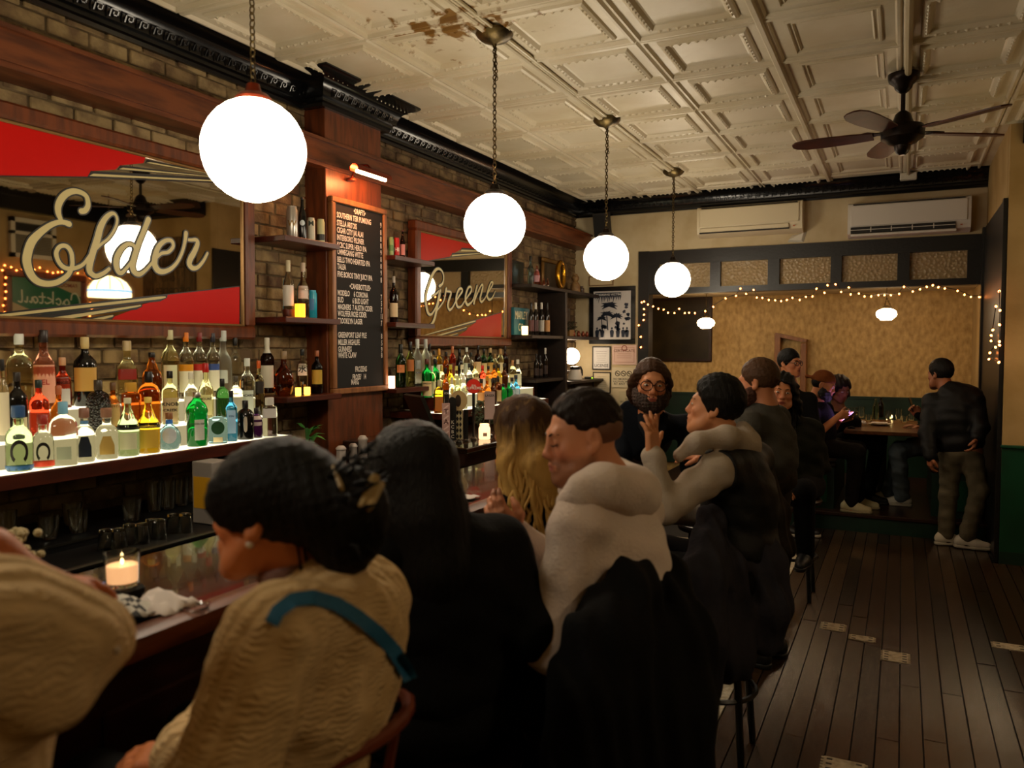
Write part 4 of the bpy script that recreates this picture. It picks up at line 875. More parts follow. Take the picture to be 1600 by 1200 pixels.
rowM = [(675,572,'pale','#d8d4b8','#d6cf9a'),(690,571,'pale','#c8b04c','#cfc76a'),(704,570,'gold','#b8a82c','#c8b840'),(713,572,'pale','#c0b868','#cfc88a'),(722,570,'clear','#d4d0b4','#c9c79c'),(733,568,'clear','#141414','#1c1c18'),(742,566,'pale','#b08a5a','#c8a880'),(754,571,'red','#c01c14','#d8c8b8'),(763,572,'amber','#17120e','#c9a860'),(772,570,'amber','#1a140e','#2c2016'),(779,569,'gold','#1c120c','#caa85c'),(788,568,'brown','#1c1410',None),(801,563,'pale','#b07c4c','#d0c490'),(809,562,'clear','#cfcac0','#c9c8b0')]
lbM = ['pale yellow bottle with white label','pale bottle with gold cap','golden bottle with yellow label','pale bottle with straw label','clear bottle with cream label','clear bottle with black label','pale bottle with tan capsule and label','bright red capped bottle','amber bottle with kraft label','amber bottle with dark label','golden bottle with brown cap','dark brown bottle without label','pale bottle with tan cap at right end','clear bottle with white cap at right end']
for (px, yt, gl, cap, lab), lb in zip(rowM, lbM):
    Rx(px, 13, yt, -3.335, T2, lb+', middle row of the small lit shelf', gl=gl, cap=cap, shape=('jug', 'std', 'bell')[px % 3], lab=(lab, .1, .5, 2.0) if lab else None, power=(2, 4)[px % 2])
rowF = [(706,590,'clear','#cfcab0','#dcd8c0'),(715,592,'lgreen','#c8d0a0','#d6d8b0'),(724,588,'clear','#e0dcc8','#d8d4bc'),(752,592,'amber','#15120f','#c9905a'),(761,588,'amber','#b8842c','#c98a48'),(770,592,'brown','#14100c','#2a1a10'),(778,588,'brown','#1c140e','#b8a070'),(786,600,'green','#101410',None),(795,598,'green','#2a6a34',None),(806,586,'blue','#1c2a3c','#c8d8e0'),(800,590,'lblue','#1c1c20','#b8c8d0')]
lbF = ['clear bottle with white label behind the taps','pale green bottle behind the taps','clear bottle with ivory label behind the taps','amber bottle right of the red tap disc','amber bottle with gold cap','dark brown bottle','brown bottle with buff label','dark green bottle with black stopper','bright green bottle','sky-blue bottle at right end','pale blue bottle with dark cap']
for (px, yt, gl, cap, lab), lb in zip(rowF, lbF):
    Rx(px, 14, yt, -3.175, T1, lb+', front row of the small lit shelf', gl=gl, cap=cap, shape=('std', 'jug', 'bell')[px % 3], lab=(lab, .1, .5, 1.8) if lab else None)
# ================================================================= glassware
m_glass = pm('clear_glass', '#f2f5ee', .01, trans=1, ior=1.45)
m_wax = pm('candle_wax', '#e8c8a8', .5, emit='#ffb880', es=.9); m_flame = em('flame', '#ffd890', 60.0)
def tumbler_mb(r0, r1, h, th=.003, seg=18):
    return MB().lathe([(r0*.9, 0), (r0, .004), (r1, h), (r1-th, h), (r0-th, .012), (0.001, .011)], (0,0,0), seg, cap1=False)
_tm = {}
def tumbler(px, pyb, z, x, r0, r1, h, label, group, y=None, flip=False, name='drinking_glass'):
    p = at(px, pyb, x=x) if x is not None else at(px, pyb, z=z)
    k = (r0, r1, h)
    if k not in _tm:
        o = tumbler_mb(*k).build(name, m_glass, None, True); _tm[k] = o.data; bpy.data.objects.remove(o)
    o = bpy.data.objects.new(name, _tm[k]); COL.objects.link(o); o.location = (p[0], p[1], z+.001+(h if flip else 0))
    if flip: o.rotation_euler = (PI, 0, 0)
    return tag(o, label, 'glass', group)
gp = 'clean glasses on the black back counter'
for i, (px, n) in enumerate(((241, 'first'), (262, 'second'), (283, 'third'), (305, 'fourth'))):
    tumbler(px, 780, .897, -3.28+.01*(i % 2), .031, .040, .145, 'tall clear pint glass, %s from the left in the row beside the yellow carton' % n, gp)
for px, n in ((8, 'tallest, at left edge under the lit shelf'), (75, 'left of the stacked pair under the lit shelf'), (112, 'behind the stacked pair under the lit shelf'), (122, 'at right of the stacked pair under the lit shelf'), (206, 'standing alone left of the pint glasses')):
    tumbler(px, 800 if px != 112 else 770, .897, -3.2 if px != 112 else -3.36, .034, .042, .10 if px != 8 else .15, 'short clear rocks glass, %s' % n if px != 8 else 'clear glass, %s' % n, gp)
for i, px in enumerate((166, 186, 203, 222, 238, 249, 272, 290)):
    tumbler(px, 848, .867, -2.93+.035*(i % 2), .026, .034, .085, 'upturned rocks glass on the lower black ledge, %s from the left' % ['first', 'second', 'third', 'fourth', 'fifth', 'sixth', 'seventh', 'eighth'][i], gp, flip=True)
# ================================================================= on the bar
def on_bar(px, py): return at(px, py, z=1.071)
c = on_bar(192, 932); t = empty('candle_holder', c, 'glowing candle in a tumbler on a black block at the bar edge', 'candle')
MB().box((c[0]-.04, c[1]-.04, c[2]), (c[0]+.04, c[1]+.04, c[2]+.028), .008).build('block', m_bk, t)
g = MB().lathe([(.036, 0), (.040, .004), (.043, .085), (.0405, .085), (.037, .010), (.001, .009)], (c[0], c[1], c[2]+.029), 22, cap1=False).build('tumbler', m_glass, t, True)
MB().lathe([(.035, 0), (.036, .004), (.037, .042), (.001, .040)], (c[0], c[1], c[2]+.040), 20).build('wax', m_wax, t, True)
MB().ball((c[0], c[1], c[2]+.090), .004, 8, 6, (1, 1, 2)).build('flame', m_flame, t, True)
def crumple(name, c, sx, sy, h, seed, mat, n=9):
    q = random.Random(seed); v = []; f = []
    for j in range(n):
        for i in range(n):
            u, w = i/(n-1)*2-1, j/(n-1)*2-1; e = max(abs(u), abs(w))
            v.append((c[0]+u*sx+q.uniform(-.007, .007), c[1]+w*sy+q.uniform(-.007, .007), c[2]+.002+h*max(0, (1-e*.75))*q.uniform(.35, 1)+.003*q.random()))
    f = [(j*n+i, j*n+i+1, (j+1)*n+i+1, (j+1)*n+i) for j in range(n-1) for i in range(n-1)]
    o = mesh_obj(name, v, f, mat, None, True); sd = o.modifiers.new('thick', 'SOLIDIFY'); sd.thickness = .0015; sd.offset = 1; return o
mk = pm('checker_paper', '#b5b0a4', .7)
def checker(m, c2, sc):
    t_ = m.node_tree; tc = t_.nodes.new('ShaderNodeTexCoord'); ck = t_.nodes.new('ShaderNodeTexChecker'); ck.inputs['Scale'].default_value = sc
    ck.inputs[1].default_value = t_.nodes['Principled BSDF'].inputs['Base Color'].default_value; ck.inputs[2].default_value = (*lin(c2), 1)
    t_.links.new(tc.outputs['Object'], ck.inputs[0]); t_.links.new(ck.outputs[0], t_.nodes['Principled BSDF'].inputs['Base Color'])
checker(mk, '#161512', 36)
m_napkin = pm('paper_napkin', '#cfc4bc', .8)
tag(crumple('checkered_paper', on_bar(188, 968), .075, .065, .075, 5, mk), 'crumpled black and white checkered paper beside the candle tumbler', 'paper')
tag(crumple('napkin', on_bar(252, 955), .075, .055, .07, 11, m_napkin), 'crumpled white napkin on the bar near the candle', 'napkin')
tag(crumple('napkin', on_bar(722, 778), .06, .05, .01, 3, m_napkin), 'flat white napkin on the bar beside the half full glass', 'napkin')
c = on_bar(160, 925); o = MB().box((c[0]-.02, c[1]-.03, c[2]), (c[0]+.02, c[1]+.03, c[2]+.02), .003).build('sugar_packet', pm('packet_blue', '#1868b0', .4)); tag(o, 'small bright blue packet behind the checkered paper', 'packet')
c = on_bar(304, 958); o = tumbler_mb(.03, .036, .02).build('ashtray_dish', m_glass, None, True); o.location = c; tag(o, 'small shallow glass dish beside the crumpled napkin', 'dish')
c = on_bar(704, 772); o = tumbler_mb(.032, .04, .13).build('drinking_glass', m_glass, None, True); o.location = c+np.array([0, 0, .001]); tag(o, 'tall glass with a little brown drink before the tap counter', 'glass')
mb = MB().lathe([(.026, .014), (.03, .015), (.032, .045), (.002, .045)], (0, 0, 0), 16); k_ = mb.build('drink', G['brown'], None, True); k_.parent = o
# dried flowers in a glass, left end of the bar
c = on_bar(32, 935); t = empty('flower_vase', c, 'little glass of dried pale flowers at the left end of the bar', 'vase')
tumbler_mb(.03, .036, .09).build('vase', m_glass, t, True)
for ch in t.children: ch.matrix_parent_inverse = Matrix()
mb = MB(); q = random.Random(4)
for k in range(16):
    a, rr = q.uniform(0, 6.28), q.uniform(.01, .05); tip = (c[0]+rr*math.cos(a), c[1]+rr*math.sin(a), c[2]+q.uniform(.09, .16)); mb.tube([(c[0], c[1], c[2]+.02), tip], .0012, 4)
mb.build('stems', pm('dry_stem', '#5a4a24', .7), t); mb = MB()
for k in range(26):
    a, rr = q.uniform(0, 6.28), q.uniform(.0, .055); mb.ball((c[0]+rr*math.cos(a), c[1]+rr*math.sin(a), c[2]+q.uniform(.09, .17)), q.uniform(.008, .014), 6, 4)
o = mb.build('blossoms', pm('dry_blossom', '#b0a078', .8), t)
# yellow carton, white tap handles, plant, till
c = at(333, 792, x=-2.95); o = MB().box((-3.02, c[1]-.06, .867), (-2.89, c[1]+.06, 1.16), .003).build('drink_carton', pm('carton_grey', '#8d857e', .5)); tag(o, 'upright drink carton with yellow side and black lettered band under the lit shelf', 'carton')
k_ = MB().box((-2.889, c[1]-.058, .94), (-2.887, c[1]+.058, 1.09)).build('yellow_panel', pm('carton_yellow', '#c8951c', .5)); k_.parent = o
k_ = MB().box((-2.9, c[1]-.0612, .94), (-3.01, c[1]-.0602, 1.09)).build('yellow_panel', MATS['carton_yellow']); k_.parent = o
k_ = MB().box((-2.886, c[1]-.058, .95), (-2.8845, c[1]+.058, .985)).build('black_band', m_ink); k_.parent = o
k_ = text_on(MB(), 'MAGNERS', (-2.8838, c[1], .967), (0, 1, 0), (0, 0, 1), .034, bold=.02, xs=.7).build('lettering', m_ltr, None, fix=False); k_.parent = o
k_ = MB().box((-2.889, c[1]-.058, .87), (-2.887, c[1]+.058, .93)).build('green_panel', pm('carton_green', '#123c22', .5)); k_.parent = o
for i, (px, yt, yb, w) in enumerate(((533, 683, 716, 15), (552, 681, 714, 12), (567, 674, 716, 14))):
    p = at(px, yb, x=-3.0); wd = w/2*depth(p)/FPX; h = (yb-yt)*depth(p)/FPX; z0 = p[2]
    o = MB().lathe([(wd*.85, 0), (wd, .01), (wd*.92, h*.8), (wd*1.08, h*.84), (wd*1.05, h*.9), (wd*.6, h)], (0, 0, 0), 8, power=4).build('beer_tap', pm('tap_white', '#b5aaa2', .45), None, True)
    o.location = (p[0], p[1], z0); tag(o, 'white crowned tap handle beside the column, %s of three' % ('left one', 'middle one', 'right one')[i], 'beer tap', 'white tap handles by the column')
    k_ = MB().tube([(0, 0, .0), (0, 0, -.03)], .008, 8).build('stem', m_steel); k_.parent = o
    k_ = MB().lathe([(wd*.45, 0), (wd*.45, .004)], (0, 0, 0), 12).build('emblem', m_ink); k_.parent = o; k_.location = (wd*1.0, -wd*.35, h*.42); k_.rotation_euler = (0, PI/2, -.4)
o = MB().box((-3.06, 3.60, .899), (-2.94, 4.11, .955), .005).build('tap_rail', m_bk); tag(o, 'low black rail carrying the three white tap handles', 'tap rail')
for o in list(COL.objects):
    if o.name.startswith('beer_tap') and o.get('group') == 'white tap handles by the column': o.location.z = .987
c = at(480, 690, x=-3.32); c[2] = .897; t = empty('potted_herb', c, 'green broad-leaved herb in a dark pot by the column', 'plant')
MB().lathe([(.045, 0), (.06, .11), (.066, .115), (.055, .105)], c, 16).build('pot', m_bk, t, True)
m_leaf = pm('herb_leaf', '#2f6a2a', .5, col2='#4c8438', nscale=20)
def leaf(mb, b, d, L_, w_):
    b, d = np.array(b), np.array(d)/np.linalg.norm(d); s_ = np.cross(d, [0, 0, 1.]); s_ /= np.linalg.norm(s_)+1e-9; u = np.cross(s_, d)
    mb.add([b, b+d*L_*.3+s_*w_*.8-u*.004, b+d*L_*.65+s_*w_*.8-u*.006, b+d*L_-u*L_*.25, b+d*L_*.65-s_*w_*.8-u*.006, b+d*L_*.3-s_*w_*.8-u*.004, b+d*L_*.5+u*.006], [(0,1,6),(1,2,6),(2,3,6),(3,4,6),(4,5,6),(5,0,6)])
q = random.Random(9)
for k in range(22):
    a = q.uniform(0, 6.28); el = q.uniform(.0, 1.2); mb = MB(); h0 = q.uniform(.12, .30)
    leaf(mb, (c[0]+.02*math.cos(a), c[1]+.02*math.sin(a), c[2]+h0), (math.cos(a)*math.cos(el), math.sin(a)*math.cos(el), math.sin(el)), q.uniform(.08, .13), q.uniform(.016, .024)); mb.build('leaf', m_leaf, t, True, fix=False)
mb = MB()
for k in range(6): mb.tube([(c[0], c[1], c[2]+.09), (c[0]+q.uniform(-.03, .03), c[1]+q.uniform(-.03, .03), c[2]+.3)], .003, 5)
mb.build('stems', MATS['herb_leaf'], t)
p = at(655, 640, x=-2.75); t = empty('till_monitor', (p[0], p[1], 1.07), 'black till monitor seen from behind, past the column', 'monitor')
MB().obox((p[0], p[1], p[2]+.0), [(.8, -.6, 0), (.55, .73, .40), (-.24, -.32, .92)], (.16, .012, .10)).build('screen_back', pm('till_plastic', '#14130f', .35), t)
MB().box((p[0]-.06, p[1]-.02, 1.07), (p[0]+.06, p[1]+.10, 1.085)).tube([(p[0], p[1]+.05, 1.08), (p[0], p[1]+.02, p[2])], .018, 8).build('stand', m_bk, t)
# ================================================================= taps
TX = -2.62
def tap(px, yt, yb, w, mat, label, kind, txt=None, tc='#1a1510'):
    p = at(px, yb, x=TX); d = depth(p); wd = w/2*d/FPX; h = (yb-yt)*d/FPX; zb = at(px, yb, x=TX)[2]; zt = zb+h
    t = empty('beer_tap', (p[0], p[1], 1.0715), label, 'beer tap', 'beer tap handles on the tap counter')
    # faces the guests and the street end
    n = np.array([.55, -.835, 0]); u = np.array([.835, .55, 0]); w_ = np.array([0, 0, 1.]); c = np.array([p[0], p[1], 0])
    if kind == 'slab': MB().obox(c+[0, 0, (zb+zt)/2], [u, n, w_], (wd, .012, h/2)).build('handle', mat, t)
    elif kind == 'arch':
        poly = [(-wd, 0), (wd, 0), (wd, h-wd)]+[(wd*math.cos(a), h-wd+wd*math.sin(a)) for a in np.linspace(0, PI, 9)[1:-1]]+[(-wd, h-wd)]
        MB().prism(poly, c+[0, 0, zb]-n*.012, u, w_, n*.024).build('handle', mat, t)
    elif kind == 'disc': 
        MB().prism([(wd*math.cos(a), wd*math.sin(a)) for a in np.linspace(0, 2*PI, 28, endpoint=False)], c+[0, 0, zt-wd]-n*.008, u, w_, n*.016).build('handle', mat, t)
        MB().prism([(wd*.9*math.cos(a), wd*.9*math.sin(a)) for a in np.linspace(0, 2*PI, 28, endpoint=False)]+[], c+[0, 0, zt-wd]+n*.0085, u, w_, n*.001).build('rim_face', pm('tap_disc_face', '#d02a16', .4), t)
        MB().tube([c+[0, 0, zb-.02], c+[0, 0, zt-2*wd+.004]], .010, 8).build('neck', m_bk, t)
    MB().tube([c+[0, 0, 1.072], c+[0, 0, zb+.004]], .009, 8).lathe([(.022, 1.072), (.022, 1.08), (.012, 1.09)], (c[0], c[1], 0), 12).build('tap_stem', m_steel, t)
    if txt:
        for s_, zf, sz in txt:
            text_on(MB(), s_, c+[0, 0, zb+h*zf]+n*.0132, u, w_, sz, bold=.02).build('lettering', cm(tc), t, fix=False)
    return t, c, n, u, zb, h, wd
p0 = tap(697, 630, 688, 12, pm('tap_pink', '#b08a80', .45), 'pink striped beer tap with dark letters TA', 'slab', [('T', .78, .045), ('A', .50, .045)], '#4a2420')
mb = MB()
for k in range(7): mb.obox(p0[1]+[0, 0, p0[4]+p0[5]*(.06+k*.14)]+p0[2]*.0125, [p0[3]*.8+np.array([0, 0, .6]), p0[2], np.array([0, 0, .8])-p0[3]*.6], (p0[6]*.8, .0006, .004))
mb.build('stripe', cm('#d0b4a8'), p0[0])
tap(707, 620, 688, 12, pm('tap_black', '#12110f', .35), 'black arched beer tap with white upright KCBC', 'arch', [('K', .42, .03), ('C', .31, .03), ('B', .20, .03), ('C', .09, .03)], '#c9c2b0')
p0 = tap(717, 640, 686, 12, pm('tap_cream', '#a99a72', .45), 'cream beer tap with black diamond pattern and tan round top', 'slab')
mb = MB()
for r in range(5):
    for k in (-1, 1): mb.prism([(-.009, 0), (0, -.017), (.009, 0), (0, .017)], p0[1]+[0, 0, p0[4]+p0[5]*(.1+.2*r)]+p0[2]*.0122+p0[3]*k*.010, p0[3], (0, 0, 1), p0[2]*.001)
mb.build('diamonds', m_ink, p0[0])
zt = p0[4]+p0[5]; cc = p0[1]+[0, 0, zt+.06]
MB().prism([(.055*math.cos(a), .066*math.sin(a)) for a in np.linspace(0, 2*PI, 24, endpoint=False)], cc-p0[2]*.02, p0[3], (0, 0, 1), p0[2]*.04).build('round_top', pm('tap_tan', '#a58a5c', .45), p0[0])
MB().prism([(.020*math.cos(a)-.006, .040*math.sin(a)) for a in np.linspace(0, 2*PI, 20, endpoint=False)], cc+p0[2]*.0205, p0[3], (0, 0, 1), p0[2]*.001).build('emblem', cm('#2a1c12'), p0[0])
tap(740, 592, 640, 23, pm('tap_red', '#a81c10', .4), 'bright red round beer tap disc with white lettering', 'disc', [('IPA', .78, .022), ('REVEAL' if 0 else 'SUPREME', .70, .026)], '#e0c8b8')
tap(728, 640, 689, 7, MATS['tap_black'], 'plain narrow dark beer tap right of the diamond one', 'slab')
tap(765, 612, 655, 16, pm('tap_mauve', '#a08c88', .45), 'mauve label beer tap with dark red emblem', 'slab', [('LAGER', .86, .022)])
c = at(757, 686, z=1.0715); t = empty('jar_candle', c, 'white glowing jar candle on the tap counter', 'candle')
MB().lathe([(.036, 0), (.040, .005), (.040, .075), (.032, .09), (.032, .105), (.029, .105), (.028, .012), (.001, .010)], c, 20, cap1=False).build('jar', pm('milk_jar', '#f0e2d0', .3, emit='#ffc890', es=1.6), t, True)
MB().ball(c+[0, 0, .05], .008, 8, 6, (1, 1, 2)).build('flame', m_flame, t, True)
MB().obox(c+[.023, -.034, .035], [(.83, .55, 0), (.55, -.83, 0), (0, 0, 1)], (.014, .0006, .012)).build('label', cm('#c09a80'), t)
c = at(757, 680, x=-2.72); c[2] = 1.0715; t = empty('potted_rosemary', c, 'bushy grey-green rosemary pot behind the jar candle', 'plant')
MB().lathe([(.035, 0), (.045, .07), (.048, .075), (.04, .07)], c, 14).build('pot', m_bk, t, True)
mb = MB(); q = random.Random(12)
for k in range(420):
    a, z = q.uniform(0, 6.28), q.uniform(.06, .24); rr = (.075*math.sin((z-.02)/.24*PI))*math.sqrt(q.random())+.008; b = (c[0]+rr*math.cos(a), c[1]+rr*math.sin(a), c[2]+z)
    leaf(mb, b, (math.cos(a+q.uniform(-1, 1)), math.sin(a+q.uniform(-1, 1)), q.uniform(.1, 1.2)), q.uniform(.018, .03), .0035)
o = mb.build('foliage', pm('rosemary', '#56654a', .6, col2='#39482f', nscale=30), t, True, fix=False); o['kind'] = 'stuff'
mb = MB()
for k in range(8): mb.tube([(c[0], c[1], c[2]+.06), (c[0]+q.uniform(-.05, .05), c[1]+q.uniform(-.05, .05), c[2]+.22)], .002, 4)
mb.build('stems', MATS['dry_stem'], t)
# tea lights on the little shelves
def tealight(px, py, x, z, label, col='#ff9c28', r=.024, h=.05, es=7):
    p = at(px, py, x=x); t = empty('tealight', (p[0], p[1], z+.001), label, 'candle', 'tea lights on the wall shelves')
    MB().lathe([(r*.85, 0), (r, .004), (r, h), (r*.93, h), (r*.9, .01), (.001, .008)], (p[0], p[1], z+.001), 14, cap1=False).build('cup', pm('tealight_cup_'+col.strip('#'), col, .3, emit=col, es=es), t, True)
    MB().ball((p[0], p[1], z+h*.55), .006, 8, 6, (1, 1, 2)).build('flame', m_flame, t, True)
tealight(469, 495, -3.36, Z2, 'amber glowing candle cup on the middle short shelf', '#ff9420', .032, .085, 3)
tealight(480, 617, -3.37, Z3, 'small glowing tea light on the bottom short shelf', '#ffb040', .02, .05, 4)
tealight(466, 617, -3.36, Z3, 'small glowing tea light beside the round amber decanter', '#ffb040', .018, .05, 4)
tealight(612, 608, -3.36, Z3, 'pale glowing tea light beside the dark green wine bottle', '#ffd0a8', .024, .09, 4)
# ================================================================= far corner shelves
m_sh = pm('old_shelf', '#24150c', .5, col2='#180e08', nscale=6, stretch=(5, 1, 5))
def board(a, b, label): o = MB().box(a, b, .004).build('shelf_board', m_sh); return tag(o, label, 'shelf', 'dark shelves in the back corner')
board((XW, 7.11, 2.295), (-3.28, 9.04, 2.33), 'long dark top shelf in the back corner'); board((XW, 7.11, 1.79), (-3.28, 7.93, 1.825), 'dark shelf carrying the wine bottles in the back corner')
board((XW, 7.985, 1.79), (-3.28, 9.04, 1.825), 'dark shelf right of the upright board'); board((XW, 7.2, 1.345), (-3.28, 7.93, 1.38), 'low dark shelf with three bottles in the back corner')
board((XW, 7.93, .945), (-3.26, 7.985, 2.293), 'upright dark board dividing the corner shelves'); board((XW, 7.985, 1.30), (-3.22, 9.04, 1.33), 'dark ledge under the corner lamp')
board((XW, 7.987, 1.42), (-3.42, 8.5, 1.44), 'little pale-edged shelf below the corner lamp')
YC = lambda px, py, x: at(px, py, x=x)[1]
def small(name, label, cat, mbs, grp=None):
    o = None
    for i, (mb, mat, nm) in enumerate(mbs):
        k = mb.build(nm if i else name, mat, None, True)
        if i: k.parent = o
        else: o = k
    return tag(o, label, cat, grp)
y = YC(815, 425, -3.5); small('framed_picture', 'small dark framed picture on the top corner shelf', 'picture', [(MB().box((-3.56, y-.17, 2.331), (-3.53, y+.12, 2.58), .006), m_bk, ''), (MB().box((-3.53, y-.14, 2.36), (-3.528, y+.09, 2.55)), pm('dark_picture', '#18261c', .3, col2='#0d120d', nscale=14), 'picture')])
bottle(829, 11, 400, -3.42, 2.33, 'clear decanter with dark stopper on the top corner shelf', gl='lblue', shape='bell', cap='#1c1814', seg=14)
bottle(839, 11, 415, -3.40, 2.33, 'square bottle with pink label on the top corner shelf', gl='pink', shape='std', power=4, cap=None, lab=('#c08a90', .2, .8, 2), seg=14)
for px, lb in ((844, 'left one'), (850, 'middle one'), (856, 'right one')):
    y = YC(px, 440, -3.36); small('miniature_bottle', 'pink miniature bottle on the top corner shelf, %s' % lb, 'bottle', [(MB().lathe([(.014, 2.331), (.016, 2.34), (.015, 2.38), (.006, 2.40), (.006, 2.42)], (-3.36, y, 0), 10), G['pink'], '')], 'miniatures on the top corner shelf')
y = YC(868, 420, -3.5); m_gilt = pm('gilt', '#a8781c', .25, metal=.9)
fr_ = MB()
for a, b in (((y-.26, 2.331), (y+.26, 2.37)), ((y-.26, 2.64), (y+.26, 2.69)), ((y-.26, 2.37), (y-.21, 2.64)), ((y+.21, 2.37), (y+.26, 2.64))): fr_.box((-3.57, a[0], a[1]), (-3.54, b[0], b[1]), .01)
small('framed_picture', 'gilt frame leaning behind the golden letter', 'picture', [(fr_, pm('gilt_wood', '#6a4a1a', .4, metal=.4), ''), (MB().box((-3.568, y-.21, 2.37), (-3.56, y+.21, 2.64)), pm('dark_picture2', '#2a1c0e', .4), 'picture')])
y = YC(876, 420, -3.4); ring = [(-3.40, y+.085*math.cos(a), 2.50+.135*math.sin(a)) for a in np.linspace(0, 2*PI, 24, endpoint=False)]
small('letter_ornament', 'shiny golden letter O standing on the top corner shelf', 'ornament', [(MB().tube(ring, .028, 10, closed=True), m_gilt, ''), (MB().box((-3.44, y-.05, 2.331), (-3.36, y+.05, 2.34)), m_gilt, 'foot')])
y = YC(899, 440, -3.42); m_fig = pm('figurine_clay', '#6a4a2c', .6, col2='#8a6a3c', nscale=25)
small('figurine', 'brown clay figurine right of the golden letter', 'figurine', [(MB().lathe([(.05, 2.331), (.06, 2.35), (.055, 2.42), (.03, 2.46)], (-3.42, y, 0), 14).ball((-3.42, y, 2.50), .045, 12, 8).ball((-3.42, y-.035, 2.54), .016, 8, 6).ball((-3.42, y+.035, 2.54), .016, 8, 6), m_fig, '')])
y = YC(909, 445, -3.4); small('small_jar', 'small dark jar at the right end of the top corner shelf', 'jar', [(MB().lathe([(.025, 2.331), (.03, 2.34), (.03, 2.39), (.018, 2.40), (.018, 2.42)], (-3.40, y, 0), 12), pm('jar_brown', '#3a2616', .3), '')])
y = YC(817, 495, -3.45); o = MB().box((-3.50, y-.18, 1.826), (-3.46, y+.18, 2.10), .004).build('tin_sign', pm('sign_teal', '#0f5a66', .45)); tag(o, 'teal tin sign with cream letters behind the wine bottles', 'sign')
for s_, z in (('MARLEY', 2.02), ('CO.', 1.90)):
    k_ = text_on(MB(), s_, (-3.458, y-.02, z), (0, 1, 0), (0, 0, 1), .11, bold=.02, xs=.7).build('lettering', cm('#cfc8a0'), None, fix=False); k_.parent = o
y = YC(820, 518, -3.36); small('pillar_candle', 'cream glowing pillar candle before the teal sign', 'candle', [(MB().lathe([(.030, 1.826), (.032, 1.83), (.032, 1.91), (.026, 1.912), (.004, 1.905)], (-3.36, y, 0), 14), pm('pillar_wax', '#f0dca8', .5, emit='#ffd890', es=4), '')])
for px, lb, lc in ((830, 'behind the candle', '#5a3030'), (837, 'second from left', '#4a2828'), (846, 'third from left', '#b0a89c'), (855, 'at right with orange label', '#b8824a')):
    bottle(px, 10, 473, -3.40+.02*(px % 2), 1.825, 'dark wine bottle on the corner shelf, '+lb, gl='wine', shape='wine', cap='#c9c4b8' if px in (837, 846) else '#1a1614', lab=(lc, .12, .46, 2.2), seg=14, group='wine bottles in the back corner')
for px, yt, lb in ((838, 553, 'left one'), (844, 556, 'middle one'), (852, 544, 'right one with white neck')):
    bottle(px, 9, yt, -3.40, 1.38, 'dark bottle on the low corner shelf, '+lb, gl='wine', shape='wine', cap='#c9c4b8' if px == 852 else '#1a1614', lab=('#3a2c28', .12, .42, 2.2), seg=14, group='bottles on the low corner shelf')
y = YC(873, 490, -3.45); small('glass_plate', 'round glass plate standing on the corner shelf', 'plate', [(MB().add(*(lambda n: ([(-3.45, y+.11*math.cos(a), 1.94+.112*math.sin(a)) for a in np.linspace(0, 2*PI, n, endpoint=False)]+[(-3.46, y+.11*math.cos(a), 1.94+.112*math.sin(a)) for a in np.linspace(0, 2*PI, n, endpoint=False)], [tuple(range(n)), tuple(range(n, 2*n))[::-1]]+[(i, (i+1) % n, n+(i+1) % n, n+i) for i in range(n)]))(26)), m_glass, '')])
y = YC(889, 487, -3.5); small('framed_picture', 'silver framed picture on the shelf right of the upright board', 'picture', [(MB().box((-3.56, y-.16, 1.826), (-3.54, y+.14, 2.16), .006), pm('silver_frame', '#6b6660', .3, metal=.7), ''), (MB().box((-3.54, y-.135, 1.85), (-3.538, y+.115, 2.135)), pm('brown_photo', '#3a2a1e', .3, col2='#5a4632', nscale=8), 'picture')])
y = YC(881, 508, -3.40); y += .13; t = empty('planter_box', (-3.40, y, 1.826), 'little wooden planter with dark trailing foliage on the corner shelf', 'plant')
MB().box((-3.45, y-.07, 1.826), (-3.35, y+.07, 1.90), .004).build('box', pm('planter_wood', '#7a5628', .6), t)
mb = MB(); q = random.Random(3)
for k in range(160):
    a = q.uniform(0, 6.28); leaf(mb, (-3.40+q.uniform(-.04, .04), y+q.uniform(-.12, .16), 1.90+q.uniform(-.02, .09)), (math.cos(a), math.sin(a), q.uniform(-.3, .8)), .03, .007)
o = mb.build('foliage', pm('dark_foliage', '#1e2a16', .6, col2='#3a2a1a', nscale=20), t, True, fix=False); o['kind'] = 'stuff'
for k, px in enumerate((896, 904, 911, 917)):
    y = YC(px, 520, -3.36); small('trinket', 'small reddish glass trinket at the right of the corner shelf, %s from the planter' % ('first', 'second', 'third', 'fourth')[k], 'trinket', [(MB().lathe([(.014, 1.826), (.022, 1.84), (.024, 1.86), (.012, 1.88), (.014, 1.89)], (-3.36, y, 0), 10), pm('trinket_glass', '#7a3a24', .15, metal=.2), '')], 'trinkets on the corner shelf')
# corner lamp: a bright bare globe on a stem
y = 8.55; t = empty('corner_lamp', (-3.44, y, 1.331), 'bright round table lamp shining in the back corner', 'lamp')
MB().ball((-3.44, y, 1.60), .095, 20, 12).build('globe', em('corner_glow', '#ffe6c4', 24.0), t, True)
MB().lathe([(.05, 1.331), (.05, 1.345), (.012, 1.36), (.012, 1.50), (.03, 1.515)], (-3.44, y, 0), 16).build('base', m_brass, t, True)
p = at(885, 583, x=-3.46); small('pot_plant', 'tiny potted cactus below the corner lamp', 'plant', [(MB().lathe([(.018, 1.441), (.024, 1.47), (.02, 1.47)], (-3.47, 8.28, 0), 12), m_bk, ''), (MB().ball((-3.47, 8.28, 1.49), .024, 10, 8, (1, 1, 1.3)), pm('cactus', '#55603a', .7), 'cactus')])
y = YC(905, 605, -3.32); y = 8.36; t = empty('coffee_pot', (-3.32, y, 1.331), 'white coffee carafe with black lid and handle in the back corner', 'coffee pot')
